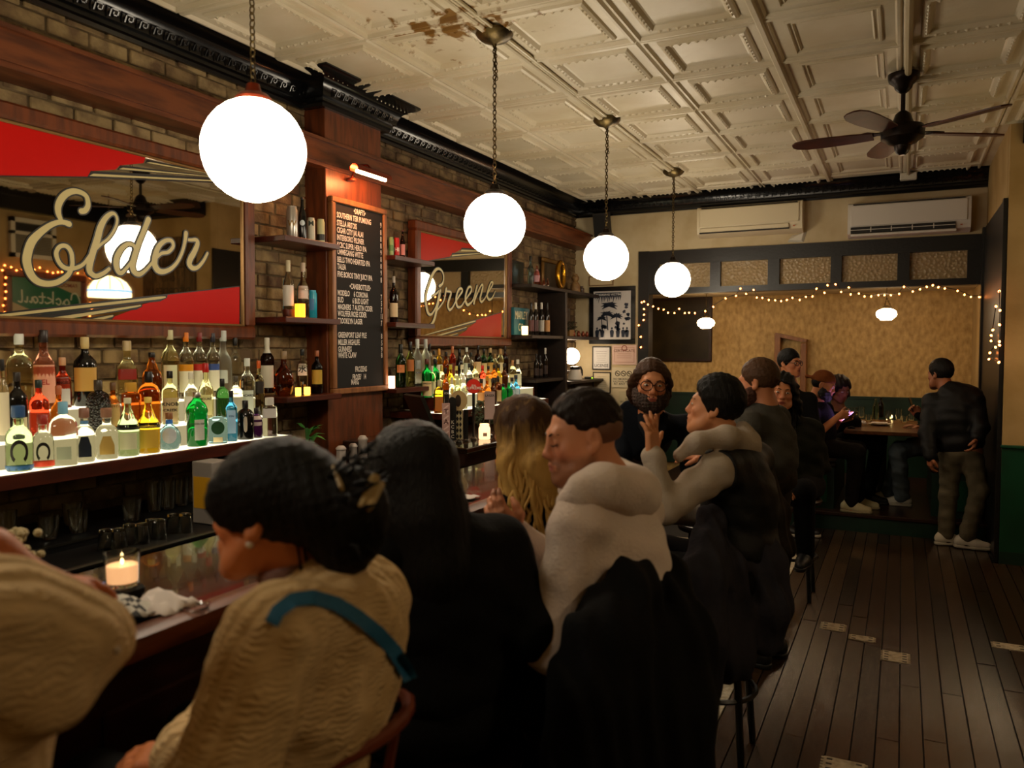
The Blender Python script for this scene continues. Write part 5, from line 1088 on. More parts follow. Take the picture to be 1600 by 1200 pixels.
MB().lathe([(.075, 1.331), (.085, 1.34), (.075, 1.40), (.055, 1.455)], (-3.32, y, 0), 22).build('carafe', pm('carafe_white', '#c9c0b4', .25), t, True)
MB().lathe([(.058, 1.452), (.06, 1.46), (.055, 1.485), (.02, 1.49)], (-3.32, y, 0), 20).add([(-3.33, y-.05, 1.465), (-3.31, y-.05, 1.465), (-3.32, y-.085, 1.49), (-3.32, y-.04, 1.485)], [(0,1,2),(0,2,3),(1,2,3)]).build('lid', m_bk, t, True)
MB().tube([(-3.30, y+.05, 1.475), (-3.29, y+.09, 1.48), (-3.28, y+.115, 1.44), (-3.28, y+.12, 1.38)], .011, 8).build('handle', m_bk, t, True)
o = MB().box((-3.56, 8.02, 1.331), (-3.36, 8.22, 1.40), .004).build('white_box', m_white); tag(o, 'white paper box on the ledge beside the coffee carafe', 'box')
y = 8.75; t = empty('card_reader', (-3.3, y, 1.331), 'small black device with a green light beside the coffee carafe', 'device')
MB().box((-3.34, y-.05, 1.331), (-3.26, y+.05, 1.36), .005).build('case', m_bk, t); MB().box((-3.259, y-.012, 1.34), (-3.258, y+.012, 1.352)).build('light', em('green_led', '#b0ff30', 4), t)
# ================================================================= back wall papers
YW = YB-.002
def sheet(name, a, b, mat, label, cat, frame=None, fw=.012, parts=(), depth_=.012):
    p, q = at(*a, y=YW), at(*b, y=YW); x0, x1, z1, z0 = p[0], q[0], p[2], q[2]
    t = empty(name, ((x0+x1)/2, YW, z0), label, cat)
    if frame:
        f = MB()
        for u, w in (((x0, z0), (x1, z0+fw)), ((x0, z1-fw), (x1, z1)), ((x0, z0+fw), (x0+fw, z1-fw)), ((x1-fw, z0+fw), (x1, z1-fw))): f.box((u[0], YW-depth_-.008, u[1]), (w[0], YW, w[1]), .003)
        f.build('frame', frame, t)
    MB().box((x0+(fw if frame else 0), YW-depth_, z0+(fw if frame else 0)), (x1-(fw if frame else 0), YW, z1-(fw if frame else 0))).build('sheet', mat, t)
    yy = YW-depth_-.0008
    fi = fw if frame else 0
    for k in parts: k(t, x0+fi, x1-fi, z0+fi, z1-fi, yy)
    return t
m_paper = pm('paper_white', '#c9c4c0', .6); m_paperb = pm('paper_buff', '#c4b596', .6); m_thin = pm('thin_black_frame', '#15120f', .4)
def lines(n, a, b, c='#7a746c', w=.7, th=.004):
    def f(t, x0, x1, z0, z1, y):
        mb = MB(); q = random.Random(n)
        for k in range(n):
            z = z0+(z1-z0)*(b-(b-a)*k/max(1, n-1)); ww = w*(x1-x0)*q.uniform(.7, 1); mb.box((((x0+x1)-ww)/2, y, z-th/2), (((x0+x1)+ww)/2, y+.0006, z+th/2))
        mb.build('print', cm(c), t)
    return f
def words(s, fz, size, c='#2a2622', fx=.5):
    def f(t, x0, x1, z0, z1, y):
        v, fc_ = text_mesh(s, size, bold=.015); w = max(p[0] for p in v)-min(p[0] for p in v); k = min(1, (x1-x0)*.86/w)
        MB().add([(x0+(x1-x0)*fx+p[0]*k, y, z0+(z1-z0)*fz+p[1]*k) for p in v], fc_).build('lettering', cm(c), t, fix=False)
    return f
def seal(fx, fz, r, c='#8a4a3a'):
    def f(t, x0, x1, z0, z1, y): MB().tube([(x0+(x1-x0)*fx+r*math.cos(a), y, z0+(z1-z0)*fz+r*math.sin(a)) for a in np.linspace(0, 2*PI, 16, endpoint=False)], r*.18, 4, closed=True).build('seal', cm(c), t)
    return f
def nosmoke(t, x0, x1, z0, z1, y):
    for k in range(3):
        c_ = (x0+(x1-x0)*(.25+.25*k), z0+(z1-z0)*.70); r = (x1-x0)*.10
        MB().tube([(c_[0]+r*math.cos(a), y, c_[1]+r*math.sin(a)) for a in np.linspace(0, 2*PI, 18, endpoint=False)], r*.14, 4, closed=True).tube([(c_[0]-r*.7, y, c_[1]+r*.7), (c_[0]+r*.7, y, c_[1]-r*.7)], r*.12, 4).box((c_[0]-r*.55, y, c_[1]-r*.12), (c_[0]+r*.55, y+.001, c_[1]+r*.12)).build('icon', m_ink, t)
sheet('framed_notice', (926, 541), (954.5, 578), m_paper, 'white notice in thin black frame, directly under the black poster', 'notice', m_thin, .014, [lines(6, .3, .8), words('LICENSE', .14, .05)])
sheet('certificate', (957, 539), (995, 570), pm('paper_pink', '#c9a898', .6), 'bordered certificate right of the black framed notice', 'certificate', None, 0, [seal(.5, .84, .03), words('CERTIFICATE', .70, .05, '#6a4436'), lines(3, .35, .55, '#9a7060'), lambda t, x0, x1, z0, z1, y: MB().tube([(x0+.03, y, z0+.03), (x1-.03, y, z0+.03), (x1-.03, y, z1-.03), (x0+.03, y, z1-.03)], .003, 4, closed=True).build('border', cm('#a8705c'), t)])
sheet('framed_notice', (927, 581), (954.5, 615), m_paperb, 'buff notice in thin black frame below the white one', 'notice', m_thin, .012, [lines(7, .2, .8, '#8a7e66')])
sheet('no_smoking_sign', (956.5, 574), (993, 606), m_paperb, 'no smoking sign with three round icons on the back wall', 'sign', None, 0, [nosmoke, words('NO SMOKING OR', .42, .05), words('ELECTRONIC SMOKING', .30, .05), words('AT ANY TIME', .18, .04)])
sheet('wall_notice', (967, 611), (1001, 650), pm('paper_cream', '#b8a985', .6), 'cream notice below the no smoking sign', 'notice', None, 0, [words('THIS IS', .66, .035), words('SECURITY NOTICE', .56, .035), words('AREA', .47, .03, '#9a4a30')])
sheet('framed_print', (921, 432), (959, 446), pm('paper_tan', '#c0ac88', .6), 'thin wooden frame partly behind the third globe', 'picture', pm('thin_wood', '#7a5a34', .5), .012)
# black framed poster: plain palms and little figures
def palms(t, x0, x1, z0, z1, y):
    W_, H_ = x1-x0, z1-z0; mb = MB(); q = random.Random(8)
    def palm(fx, fz, s, n=9, trunk=True):
        cx, cz = x0+W_*fx, z0+H_*fz
        if trunk: mb.add([(cx-.006*s, y, cz), (cx+.006*s, y, cz), (cx+.02*s, y, cz-.16*s), (cx+.008*s, y, cz-.16*s)], [(0,1,2,3)])
        for k in range(n):
            a = PI*(.02+.96*k/(n-1))*1.25-.4; L_ = .09*s*q.uniform(.8, 1.1); e = (cx+L_*math.cos(a), cz+L_*math.sin(a)*.7-.01*s); nx, nz = -math.sin(a)*.011*s, math.cos(a)*.011*s
            m_ = (cx+L_*.5*math.cos(a), cz+L_*.5*math.sin(a)*.7+.008*s); mb.add([(cx, y, cz), (m_[0]+nx, y, m_[1]+nz), (e[0], y, e[1]), (m_[0]-nx, y, m_[1]-nz)], [(0,1,2,3)])
    mb.add([(x0+W_*.04, y, z0+H_*.97), (x0+W_*.74, y, z0+H_*.97), (x0+W_*.74, y, z0+H_*.885), (x0+W_*.04, y, z0+H_*.885)], [(0,1,2,3)])
    for k in range(15):
        fx = .05+k*.047; mb.add([(x0+W_*fx, y, z0+H_*.89), (x0+W_*(fx+.04), y, z0+H_*.89), (x0+W_*(fx+.01+q.uniform(-.03, .03)), y, z0+H_*q.uniform(.72, .83))], [(0,1,2)])
    palm(.42, .68, 1.3, trunk=False); palm(.36, .50, 1.1); palm(.62, .46, 1.0); palm(.22, .42, .9)
    for k in range(16):
        fx = q.choice([.82, .88, .93]) if k < 9 else q.uniform(.08, .7); fz = q.uniform(.15, .8) if k < 9 else q.uniform(.15, .34); r = q.uniform(.012, .03)
        mb.add([(x0+W_*fx+r*1.2*math.cos(a)*q.uniform(.6, 1.2), y, z0+H_*fz+r*math.sin(a)*q.uniform(.6, 1.2)) for a in np.linspace(0, 2*PI, 9, endpoint=False)], [tuple(range(9))])
    for fx in (.10, .24, .50, .66, .80, .90):                     # standing figures along the foot
        cx, cz = x0+W_*fx, z0+H_*.045
        mb.add([(cx-.018, y, cz), (cx+.018, y, cz), (cx+.026, y, cz+.07), (cx+.012, y, cz+.09), (cx-.012, y, cz+.09), (cx-.026, y, cz+.07)], [(0,1,2,3,4,5)])
        mb.add([(cx+.013*math.cos(a), y, cz+.106+.014*math.sin(a)) for a in np.linspace(0, 2*PI, 9, endpoint=False)], [tuple(range(9))])
    mb.build('drawing', cm('#1c2434'), t, fix=False)
    MB().add([(x0+W_*.30, y+.0004, z0+H_*.03), (x0+W_*.31, y+.0004, z0+H_*.03), (x0+W_*.26, y+.0004, z0+H_*.8), (x0+W_*.25, y+.0004, z0+H_*.8)], [(0,1,2,3)]).build('print', cm('#8a8a86'), t, fix=False)
    v, f = text_mesh('CHOKING VICTIM', .085, bold=.02); w = max(p[0] for p in v)-min(p[0] for p in v); k = W_*.68/w
    MB().add([(x0+W_*.39+p[0]*k, y-.001, z0+H_*.928+p[1]*k*.8) for p in v], f).build('lettering', cm('#cfcac4'), t, fix=False)
sheet('framed_poster', (921.5, 449), (993, 537.5), pm('poster_grey', '#bab4b0', .35), 'black framed black and white poster of palms headed CHOKING VICTIM', 'poster', m_blackg, .055, [palms], .014)
mb = MB().tube([at(1001, 590, y=YW-.02), at(990, 612, y=YW-.015), at(975, 640, y=YW-.015), at(955, 655, y=YW-.015), at(948, 668, y=YW-.015)], .004, 6)
tag(mb.build('power_cord', m_wire, None, True), 'thin dark cord drooping across the papers on the back wall', 'cord')
# ================================================================= the booth
mb = MB(); a, b = at(1016, 466, y=YA-.03), at(1112, 565, y=YA-.03)
t = empty('dark_painting', ((a[0]+b[0])/2, YA-.03, b[2]), 'large dark glossy framed panel on the booth wall', 'picture')
MB().box((a[0], YA-.045, b[2]), (b[0], YA-.002, a[2]), .008).build('frame', m_woodd, t)
MB().box((a[0]+.04, YA-.048, b[2]+.04), (b[0]-.04, YA-.04, a[2]-.04)).build('panel', pm('dark_varnish', '#2c2412', .28, col2='#1a160c', nscale=5), t)
a, b = at(1211, 521, y=YA-.1), at(1259, 640, y=YA-.1); t = empty('wooden_stand', (a[0], YA-.1, 1.1), 'brown wooden frame stand against the booth wall behind the man with glasses', 'frame')
MB().box((a[0], YA-.14, 1.115), (a[0]+.07, YA-.006, a[2]), .006).build('post', m_oak, t); MB().box((b[0]-.07, YA-.14, 1.115), (b[0], YA-.006, a[2]-.12), .006).build('post', m_oak, t)
MB().obox(((a[0]+b[0])/2, YA-.08, a[2]-.055), [(.975, 0, -.22), (0, 1, 0), (.22, 0, .975)], ((b[0]-a[0])/2, .07, .022)).build('top_bar', m_oak, t)
TT = .92; a = at(1318, 672, z=TT); b = at(1437, 672, z=TT)
t = empty('booth_table', ((a[0]+b[0])/2, 8.4, PZ), 'dark wooden booth table crowded with glasses', 'table')
m_tab = pm('booth_table_wood', '#5a3214', .28, col2='#3c200c', nscale=4, stretch=(6, 1, 6))
MB().box((a[0], a[1], TT-.035), (b[0], 9.45, TT), .006).build('tabletop', m_tab, t); cx = (a[0]+b[0])/2
MB().box((cx-.04, 8.75, PZ+.03), (cx+.04, 8.9, TT-.035)).build('pedestal', m_bk, t); MB().box((cx-.22, 8.6, PZ), (cx+.22, 9.05, PZ+.03), .008).build('foot', m_bk, t)
def bench(x0, x1, y0, label):
    t = empty('booth_bench', ((x0+x1)/2, 8.4, PZ), label, 'bench', 'booth benches')
    MB().box((x0, y0, PZ), (x1, 9.6, PZ+.40)).build('base', m_greend, t); MB().box((x0+.06, y0-.012, PZ+.06), (x1-.06, y0, PZ+.34), .006).build('end_panel', m_green, t)
    MB().box((x0-.02, y0-.02, PZ+.40), (x1+.02, 9.6, PZ+.455), .012).build('seat', m_woodd, t)
bench(-1.12, -.56, 8.06, 'dark green booth bench on the left of the table'); bench(.26, .66, 8.12, 'dark green booth bench on the right of the table')
gt = 'things on the booth table'
def tbl(px, py): return at(px, py, z=TT+.001)
for k, (px, py, r, h) in enumerate(((1334, 655, .038, .13), (1346, 652, .034, .12), (1357, 658, .034, .07), (1388, 656, .032, .10), (1404, 656, .033, .12), (1413, 660, .03, .07), (1424, 657, .032, .09), (1333, 664, .036, .06))):
    p = tbl(px, py); o = tumbler_mb(r*.85, r, h).build('drinking_glass', m_glass, None, True); o.location = p
    tag(o, 'glass on the booth table, %s from the left end' % ['second', 'fourth', 'fifth', 'sixth', 'seventh', 'eighth', 'ninth', 'first, lowest and'][k] if k != 7 else 'low front glass at the left corner of the booth table', 'glass', gt)
for px, py, gl, lb in ((1368, 655, 'pale', 'clear beer bottle standing on the booth table'), (1376, 652, 'brown', 'brown beer bottle standing on the booth table')):
    p = tbl(px, py); pr_, cf = SH['beer']; o = MB().lathe([(r*.031, z*.23) for r, z in pr_], (0, 0, 0), 16).build('beer_bottle', G[gl], None, True); o.location = p; tag(o, lb, 'bottle', gt)
p = tbl(1375, 664); t = empty('plate', p, 'white plate with a folded napkin on the booth table', 'plate', gt)
MB().lathe([(.06, 0), (.11, .012), (.115, .016), (.06, .006), (.001, .005)], p, 24, cap1=False).build('dish', pm('china', '#b8b0a0', .3), t, True); MB().box((p[0]-.08, p[1]-.05, p[2]+.018), (p[0]+.07, p[1]+.06, p[2]+.026), .003).build('napkin', m_napkin, t)
p = tbl(1393, 655); t = empty('tealight', p, 'tiny bright candle in the middle of the booth table', 'candle', gt)
MB().lathe([(.022, 0), (.026, .05), (.023, .05), (.02, .008), (.001, .006)], p, 14, cap1=False).build('cup', m_glass, t, True); MB().ball(p+[0, 0, .03], .010, 8, 6, (1, 1, 1.8)).build('flame', m_flame, t, True)
tag(crumple('napkin', tbl(1349, 664), .035, .03, .05, 21, m_napkin), 'small crumpled napkin on the booth table', 'napkin', gt)
# ================================================================= opposite wall, seen in the large mirror
def in_mirror(px, py, x=None, y=None):
    r = _F+_R*(px-800)/FPX+_U*(600-py)/FPX; p = EYE+r*((MX-EYE[0])/r[0]); n = np.array([math.cos(.009), 0, -math.sin(.009)]); r = r-2*n*(r @ n)
    return p+r*((x-p[0])/r[0] if x is not None else (y-p[1])/r[1])
a, b = in_mirror(12, 338, x=XQ), in_mirror(84, 408, x=XQ); ya, yb, zt, zb = min(a[1], b[1]), max(a[1], b[1]), a[2], b[2]
t = empty('window_air_conditioner', (XQ, (ya+yb)/2, zb), 'window air conditioner in a white frame, seen in the large mirror', 'air conditioner')
f = MB()
for u, w in (((ya, zb), (yb, zb+.05)), ((ya, zt-.05), (yb, zt)), ((ya, zb), (ya+.05, zt)), ((yb-.05, zb), (yb, zt)), ((ya, zb+(zt-zb)*.58), (yb, zb+(zt-zb)*.66))): f.box((XQ-.05, u[0], u[1]), (XQ, w[0], w[1]))
f.build('frame', m_white, t); MB().box((XQ-.03, ya+.05, zb+.05), (XQ-.001, yb-.05, zt-.05)).build('body', pm('ac_grey', '#8a8270', .5), t)
n_ = 12
for k in range(n_):
    z = zb+.06+(zt-zb)*.5*k/n_; MB().box((XQ-.042, ya+.06, z), (XQ-.03, yb-.06, z+(zt-zb)*.5/n_*.5)).build('louver', pm('ac_louver', '#6a6352', .5), t)
MB().box((XQ-.032, ya+.06, zb+(zt-zb)*.68), (XQ-.03, yb-.06, zt-.06)).build('dark_opening', m_dark, t)
a, b = in_mirror(15, 432, x=XQ), in_mirror(124, 497, x=XQ); ya, yb = min(a[1], b[1]), max(a[1], b[1]); zt, zb = a[2], b[2]-.05
t = empty('cocktail_sign', (XQ, (ya+yb)/2, zb), 'green Cocktail Lounge sign framed in fairy lights, seen in the large mirror', 'sign'); W_, H_ = yb-ya, zt-zb
f = MB()
for u, w in (((ya-.08, zb-.08), (yb+.08, zb)), ((ya-.08, zt), (yb+.08, zt+.08)), ((ya-.08, zb), (ya, zt)), ((yb, zb), (yb+.08, zt))): f.box((XQ-.05, u[0], u[1]), (XQ, w[0], w[1]), .01)
f.build('frame', m_wood, t); MB().box((XQ-.03, ya, zb), (XQ-.002, yb, zt)).build('panel', pm('sign_green', '#1a6a50', .35), t)
# viewer on the bar side sees +y to the left
U_ = np.array([0, -1., 0]); O_ = np.array([XQ-.0312, yb, zb]); Q = lambda a_, b_: O_+U_*a_*W_+np.array([0, 0, b_*H_])
MB().add([Q(0, 1), Q(.62, 1), Q(0, .62)], [(0, 1, 2)]).add([Q(1, 0), Q(.38, 0), Q(1, .42)], [(0, 1, 2)]).build('cream_corner', cm('#b5a484'), t, fix=False)
text_on(MB(), 'FAMOUS', Q(.20, .88)-[.001, 0, 0], U_, (0, 0, 1), H_*.13, bold=.02).build('lettering', cm('#7a1c14'), t, fix=False); text_on(MB(), 'LOUNGE', Q(.84, .12)-[.001, 0, 0], U_, (0, 0, 1), H_*.13, bold=.02).build('lettering', cm('#2a2420'), t, fix=False)
sc_ = [[(10,62),(8,75),(2,78),(-3,66),(-4,52),(2,42),(9,44),(13,50)], [(20,58),(16,62),(13,54),(16,47),(20,50),(21,57),(23,50)], [(33,60),(29,63),(26,55),(29,48),(33,52)], [(38,78),(38,50)], [(46,64),(39,57),(47,50),(50,53)], [(54,74),(54,52),(58,51)], [(50,65),(59,65)], [(69,62),(64,64),(61,56),(65,50),(69,62),(70,51),(73,53)], [(76,63),(77,51),(80,53)], [(84,78),(84,52),(89,52)]]
mb = MB()
for s_ in sc_: ribbon(mb, [((p_[0]+6)/104*W_, (p_[1]-8)/100*H_) for p_ in s_], H_*.035, O_-[.0015, 0, 0], U_, (0, 0, 1))
mb.build('script', cm('#cfd8c8'), t, fix=False)
pts = [(XQ-.07, ya-.1+(W_+.2)*k/15+r_.uniform(-.02, .02), zt+.1+r_.uniform(-.03, .04)) for k in range(16)]+[(XQ-.07, s_+r_.uniform(-.02, .02), zb-.08+(H_+.14)*k/8) for s_ in (ya-.11, yb+.11) for k in range(9)]+[(XQ-.07, ya+W_*k/9, zb-.1+r_.uniform(-.02, .02)) for k in range(10)]
t = empty('fairy_lights', pts[0], 'golden fairy lights around the green Cocktail Lounge sign', 'fairy lights'); ord_ = pts[16:25][:]+pts[:16]+pts[25:34][::-1]
MB().tube(ord_, .003, 4).build('wire', m_wire, t)
for p in pts: o = bpy.data.objects.new('bulb', bd); link(o, t); o.location = p
a = in_mirror(135, 430, x=1.35); b = in_mirror(205, 462, x=1.35); c = (a+b)/2; rr = abs(a[1]-b[1])/2*.8; h = rr*.85
m_sg = em('stained_cream', '#ffe6a8', 5.0); m_sb = em('stained_blue', '#78a8d8', 3.0)
def stained(c, label):
    t = empty('stained_glass_lamp', c, label, 'pendant lamp', 'stained glass lamps along the side wall')
    MB().lathe([(rr, h*.25), (rr*.97, h*.42), (rr*.8, h*.72), (rr*.5, h*.95), (rr*.16, h*1.08)], (c[0], c[1], c[2]-h*.5), 24, cap0=False).build('shade', m_sg, t, True); MB().lathe([(rr, h*.10), (rr, h*.25)], (c[0], c[1], c[2]-h*.5), 24, cap0=False, cap1=False).build('blue_band', m_sb, t); MB().lathe([(rr*1.0, -.04), (rr, h*.10)], (c[0], c[1], c[2]-h*.5), 24, cap0=False, cap1=False).build('cream_fringe', m_sg, t)
    for k in range(10):
        q = 2*PI*k/10; MB().tube([(c[0]+r*1.01*math.cos(q), c[1]+r*1.01*math.sin(q), c[2]-h*.5+z) for r, z in ((rr, h*.25), (rr*.97, h*.42), (rr*.8, h*.72), (rr*.5, h*.95), (rr*.16, h*1.08))], .005, 4).build('leading', m_dark, t)
    MB().ball((c[0], c[1], c[2]-h*.2), .05, 14, 10).build('bulb', em('lamp_bulb', '#ffdcb4', 170.0), t, True)
    mb = MB(); chain(mb, (c[0], c[1], c[2]+h*.6), (c[0], c[1], CE-.05), .03, .003, .009); mb.build('chain', m_brass, t)
stained(c, 'domed stained glass lamp with blue band, seen in the large mirror'); stained((1.35, 1.5, c[2]), 'added stained glass lamp near the street end, unseen, lighting the guests from behind')  # second lamp is added out of view, for light on the sitters from behind
a, b = in_mirror(231, 374, y=YQ), in_mirror(326, 470, y=YQ); x0, x1, zt, zb = min(a[0], b[0]), max(a[0], b[0]), a[2], b[2]-.1; x0 = .95; x1 = max(x1, 1.9)
t = empty('wooden_notice_board', ((x0+x1)/2, YQ, zb), 'weathered wooden notice board with dark letters, seen in the large mirror', 'sign')
for k in range(5): MB().box((x0+(x1-x0)*k/5+.004, YQ-.03, zb), (x0+(x1-x0)*(k+1)/5-.004, YQ-.002, zt), .004).build('plank', pm('weathered_%d' % (k % 2), ('#5a4428', '#6d5434')[k % 2], .7, col2='#3c2c18', nscale=6, stretch=(5, 5, 1)), t)
for s_, fz, sz in (('ANIMAL', .84, .17), ('ALCOHOLS', .62, .14), ('ONLY', .42, .10), ('DISORDERLY', .24, .14)):
    v, f = text_mesh(s_, sz, bold=.01); w = max(p_[0] for p_ in v)*2; k = min(1, (x1-x0)*.85/w); MB().add([((x0+x1)/2+p_[0]*k, YQ-.0315, zb+(zt-zb)*fz+p_[1]*k) for p_ in v], f).build('lettering', cm('#1c150d'), t, fix=False)
# ================================================================= bar stools
def stool(x, y, label, back=False):
    t = empty('bar_stool', (x, y, 0), label, 'bar stool', 'bar stools along the counter')
    MB().lathe([(.17, .64), (.19, .645), (.195, .665), (.185, .677), (.10, .68)], (x, y, 0), 24).build('seat', pm('stool_vinyl', '#1c0f0a', .35), t, True)
    for k in range(4):
        a = PI/4+k*PI/2; MB().tube([(x+.13*math.cos(a), y+.13*math.sin(a), .645), (x+.19*math.cos(a), y+.19*math.sin(a), 0)], [.018, .014], 8).build('leg', m_bk, t, True)
    MB().tube([(x+.165*math.cos(a), y+.165*math.sin(a), .28) for a in np.linspace(0, 2*PI, 20, endpoint=False)], .011, 6, closed=True).build('foot_ring', m_bk, t, True)
    if back:
        MB().tube([(x+.250*math.cos(a), y+.250*math.sin(a), 1.0-.16*abs(a/1.9)**2.5) for a in np.linspace(-1.9, 1.9, 17)], .014, 8).build('back_rim', pm('bentwood', '#6a3018', .35), t, True)
        for g in (-1, 1): MB().tube([(x+.17*math.cos(.5), y+g*.17*math.sin(.5), .66), (x+.232*math.cos(.4), y+g*.232*math.sin(.4), .99)], .010, 6).build('back_spindle', MATS['bentwood'], t, True)
    return t
# ================================================================= figures: smooth blended volumes meshed as one continuous surface
nrm = lambda v: np.asarray(v, float)/(np.linalg.norm(v)+1e-12)
class Vol:
    def __init__(s): s.pr = []; s.disp = None
    def cap(s, a, b, ra, rb, k=.03, op='+'): s.pr.append(('cap', np.array(a, float), np.array(b, float), ra, rb, k, op)); return s
    def chain(s, pts, rr, k=.03, op='+'):
        for i in range(len(pts)-1): s.cap(pts[i], pts[i+1], rr[i], rr[i+1], k, op)
        return s
    def ell(s, c, r, M=None, k=.03, op='+'): s.pr.append(('ell', np.array(c, float), np.array(r, float), None if M is None else np.array(M, float), 0, k, op)); return s
    def cut(s, n, o, k=.01, sign=1): s.pr.append(('cut', nrm(n), np.array(o, float), sign, 0, k, '&')); return s
    def box(s, c, h, M, rd=.01, k=.02, op='+'): s.pr.append(('box', np.array(c, float), np.array(h, float), np.array(M, float), rd, k, op)); return s
    def bbox(s, p):
        if p[0] == 'cap': r = max(p[3], p[4]); return np.minimum(p[1], p[2])-r, np.maximum(p[1], p[2])+r
        if p[0] == 'ell':
            r = p[2] if p[3] is None else np.sqrt(((p[3]*p[2][None, :])**2).sum(1)); return p[1]-r, p[1]+r
        if p[0] == 'box': r = (np.abs(p[3])*p[2][None, :]).sum(1); return p[1]-r, p[1]+r
        return None
    def grid(s, h):
        lo, hi = np.full(3, 1e9), np.full(3, -1e9)
        for p in s.pr:
            if p[-1] == '+': a, b = s.bbox(p); lo = np.minimum(lo, a); hi = np.maximum(hi, b)
        lo -= .03; hi += .03; n = np.ceil((hi-lo)/h).astype(int)+1
        ax = [(lo[i]+h*np.arange(n[i])).astype(np.float32) for i in range(3)]; V = np.full(n, .25, np.float32)
        for p in s.pr:
            k = p[-2]
            if p[0] == 'cut': i0, i1 = np.zeros(3, int), n
            else:
                a, b = s.bbox(p); m = k+.02; i0 = np.clip(((a-m-lo)/h).astype(int), 0, n-1); i1 = np.clip(((b+m-lo)/h).astype(int)+2, 1, n)
            sl = tuple(slice(i0[i], i1[i]) for i in range(3)); X, Y, Z = ax[0][sl[0]][:, None, None], ax[1][sl[1]][None, :, None], ax[2][sl[2]][None, None, :]
            if p[0] == 'cap':
                a, b = p[1].astype(np.float32), p[2].astype(np.float32); ba = b-a; L2 = float(ba @ ba)+1e-12
                x, y, z = X-a[0], Y-a[1], Z-a[2]; t = np.clip((x*ba[0]+y*ba[1]+z*ba[2])/L2, 0, 1)
                d = np.sqrt((x-t*ba[0])**2+(y-t*ba[1])**2+(z-t*ba[2])**2)-(p[3]+(p[4]-p[3])*t)
            elif p[0] in ('ell', 'box'):
                x, y, z = X-np.float32(p[1][0]), Y-np.float32(p[1][1]), Z-np.float32(p[1][2])
                if p[3] is not None: M = p[3].astype(np.float32); x, y, z = [M[0, j]*x+M[1, j]*y+M[2, j]*z for j in range(3)]
                r = p[2].astype(np.float32)
                if p[0] == 'ell':
                    k0 = np.sqrt((x/r[0])**2+(y/r[1])**2+(z/r[2])**2); k1 = np.sqrt((x/r[0]**2)**2+(y/r[1]**2)**2+(z/r[2]**2)**2)+1e-9; d = k0*(k0-1)/k1
                else:
                    rd = p[4]; qx, qy, qz = np.abs(x)-r[0]+rd, np.abs(y)-r[1]+rd, np.abs(z)-r[2]+rd
                    d = np.sqrt(np.maximum(qx, 0)**2+np.maximum(qy, 0)**2+np.maximum(qz, 0)**2)+np.minimum(np.maximum(np.maximum(qx, qy), qz), 0)-rd
            else:
                d = -p[3]*((X-np.float32(p[2][0]))*p[1][0]+(Y-np.float32(p[2][1]))*p[1][1]+(Z-np.float32(p[2][2]))*p[1][2])
            v = V[sl]; d = d.astype(np.float32)
            if p[-1] == '+': hh = np.maximum(k-np.abs(v-d), 0)/k; V[sl] = np.minimum(v, d)-hh*hh*k*.25
            elif p[-1] == '-': d = -d; hh = np.maximum(k-np.abs(v-d), 0)/k; V[sl] = np.maximum(v, d)+hh*hh*k*.25
            else: hh = np.maximum(k-np.abs(v-d), 0)/k; V[sl] = np.maximum(v, d)+hh*hh*k*.25
        if s.disp is not None:
            idx = np.nonzero(np.abs(V) < .03); V[idx] += s.disp(ax[0][idx[0]], ax[1][idx[1]], ax[2][idx[2]]).astype(np.float32)
        return V, lo, h
    def mesh(s, h):
        V, lo, h = s.grid(h); s.V, s.lo, s.h = V, lo, h
        I = V < 0; n = np.array(V.shape); c = np.zeros(n-1, np.uint8)
        for i in (0, 1):
            for j in (0, 1):
                for k in (0, 1): c += I[i:n[0]-1+i, j:n[1]-1+j, k:n[2]-1+k]
        A = (c > 0) & (c < 8); ci, cj, ck = np.nonzero(A); m = len(ci); ID = np.full(n-1, -1, np.int32); ID[ci, cj, ck] = np.arange(m)
        acc = np.zeros((m, 3)); cnt = np.zeros(m)
        for a in range(3):
            for u in (0, 1):
                for w in (0, 1):
                    o = np.zeros(3, int); o[(a+1) % 3] = u; o[(a+2) % 3] = w; e = o.copy(); e[a] = 1
                    v0 = V[ci+o[0], cj+o[1], ck+o[2]]; v1 = V[ci+e[0], cj+e[1], ck+e[2]]; x = (v0 < 0) != (v1 < 0); t = np.where(x, v0/(v0-v1+1e-12), 0)
                    q = np.tile(o.astype(float), (m, 1)); q[:, a] = t; acc[x] += q[x]; cnt[x] += 1
        P = lo+h*(np.stack([ci, cj, ck], 1)+acc/np.maximum(cnt, 1)[:, None]); F = []
        for a in range(3):
            sl0 = [slice(None)]*3; sl1 = [slice(None)]*3; sl0[a] = slice(0, n[a]-1); sl1[a] = slice(1, n[a])
            x = I[tuple(sl0)] != I[tuple(sl1)]; g = np.array(np.nonzero(x)); ins = I[tuple(sl0)][x]
            b, d = (a+1) % 3, (a+2) % 3; ok = (g[b] > 0) & (g[d] > 0) & (g[b] < n[b]-1) & (g[d] < n[d]-1); g = g[:, ok]; ins = ins[ok]; q = []
            for db, dd in ((0, 0), (-1, 0), (-1, -1), (0, -1)):
                gg = g.copy(); gg[b] += db; gg[d] += dd; q.append(ID[gg[0], gg[1], gg[2]])
            q = np.stack(q, 1); q[ins] = q[ins][:, ::-1]; F.append(q)
        F = np.concatenate(F)[:, ::-1]; return P, F[(F >= 0).all(1)]
    def surf(s, px, py, dmin=.4, dmax=9):
        """first point of the meshed volume along the picture ray"""
        r = at(px, py, d=1)-EYE
        for t in np.arange(dmin, dmax, s.h*.6):
            p = EYE+r*t; i = ((p-s.lo)/s.h).round().astype(int)
            if (i >= 0).all() and (i < s.V.shape).all() and s.V[tuple(i)] < 0: return p
        return None
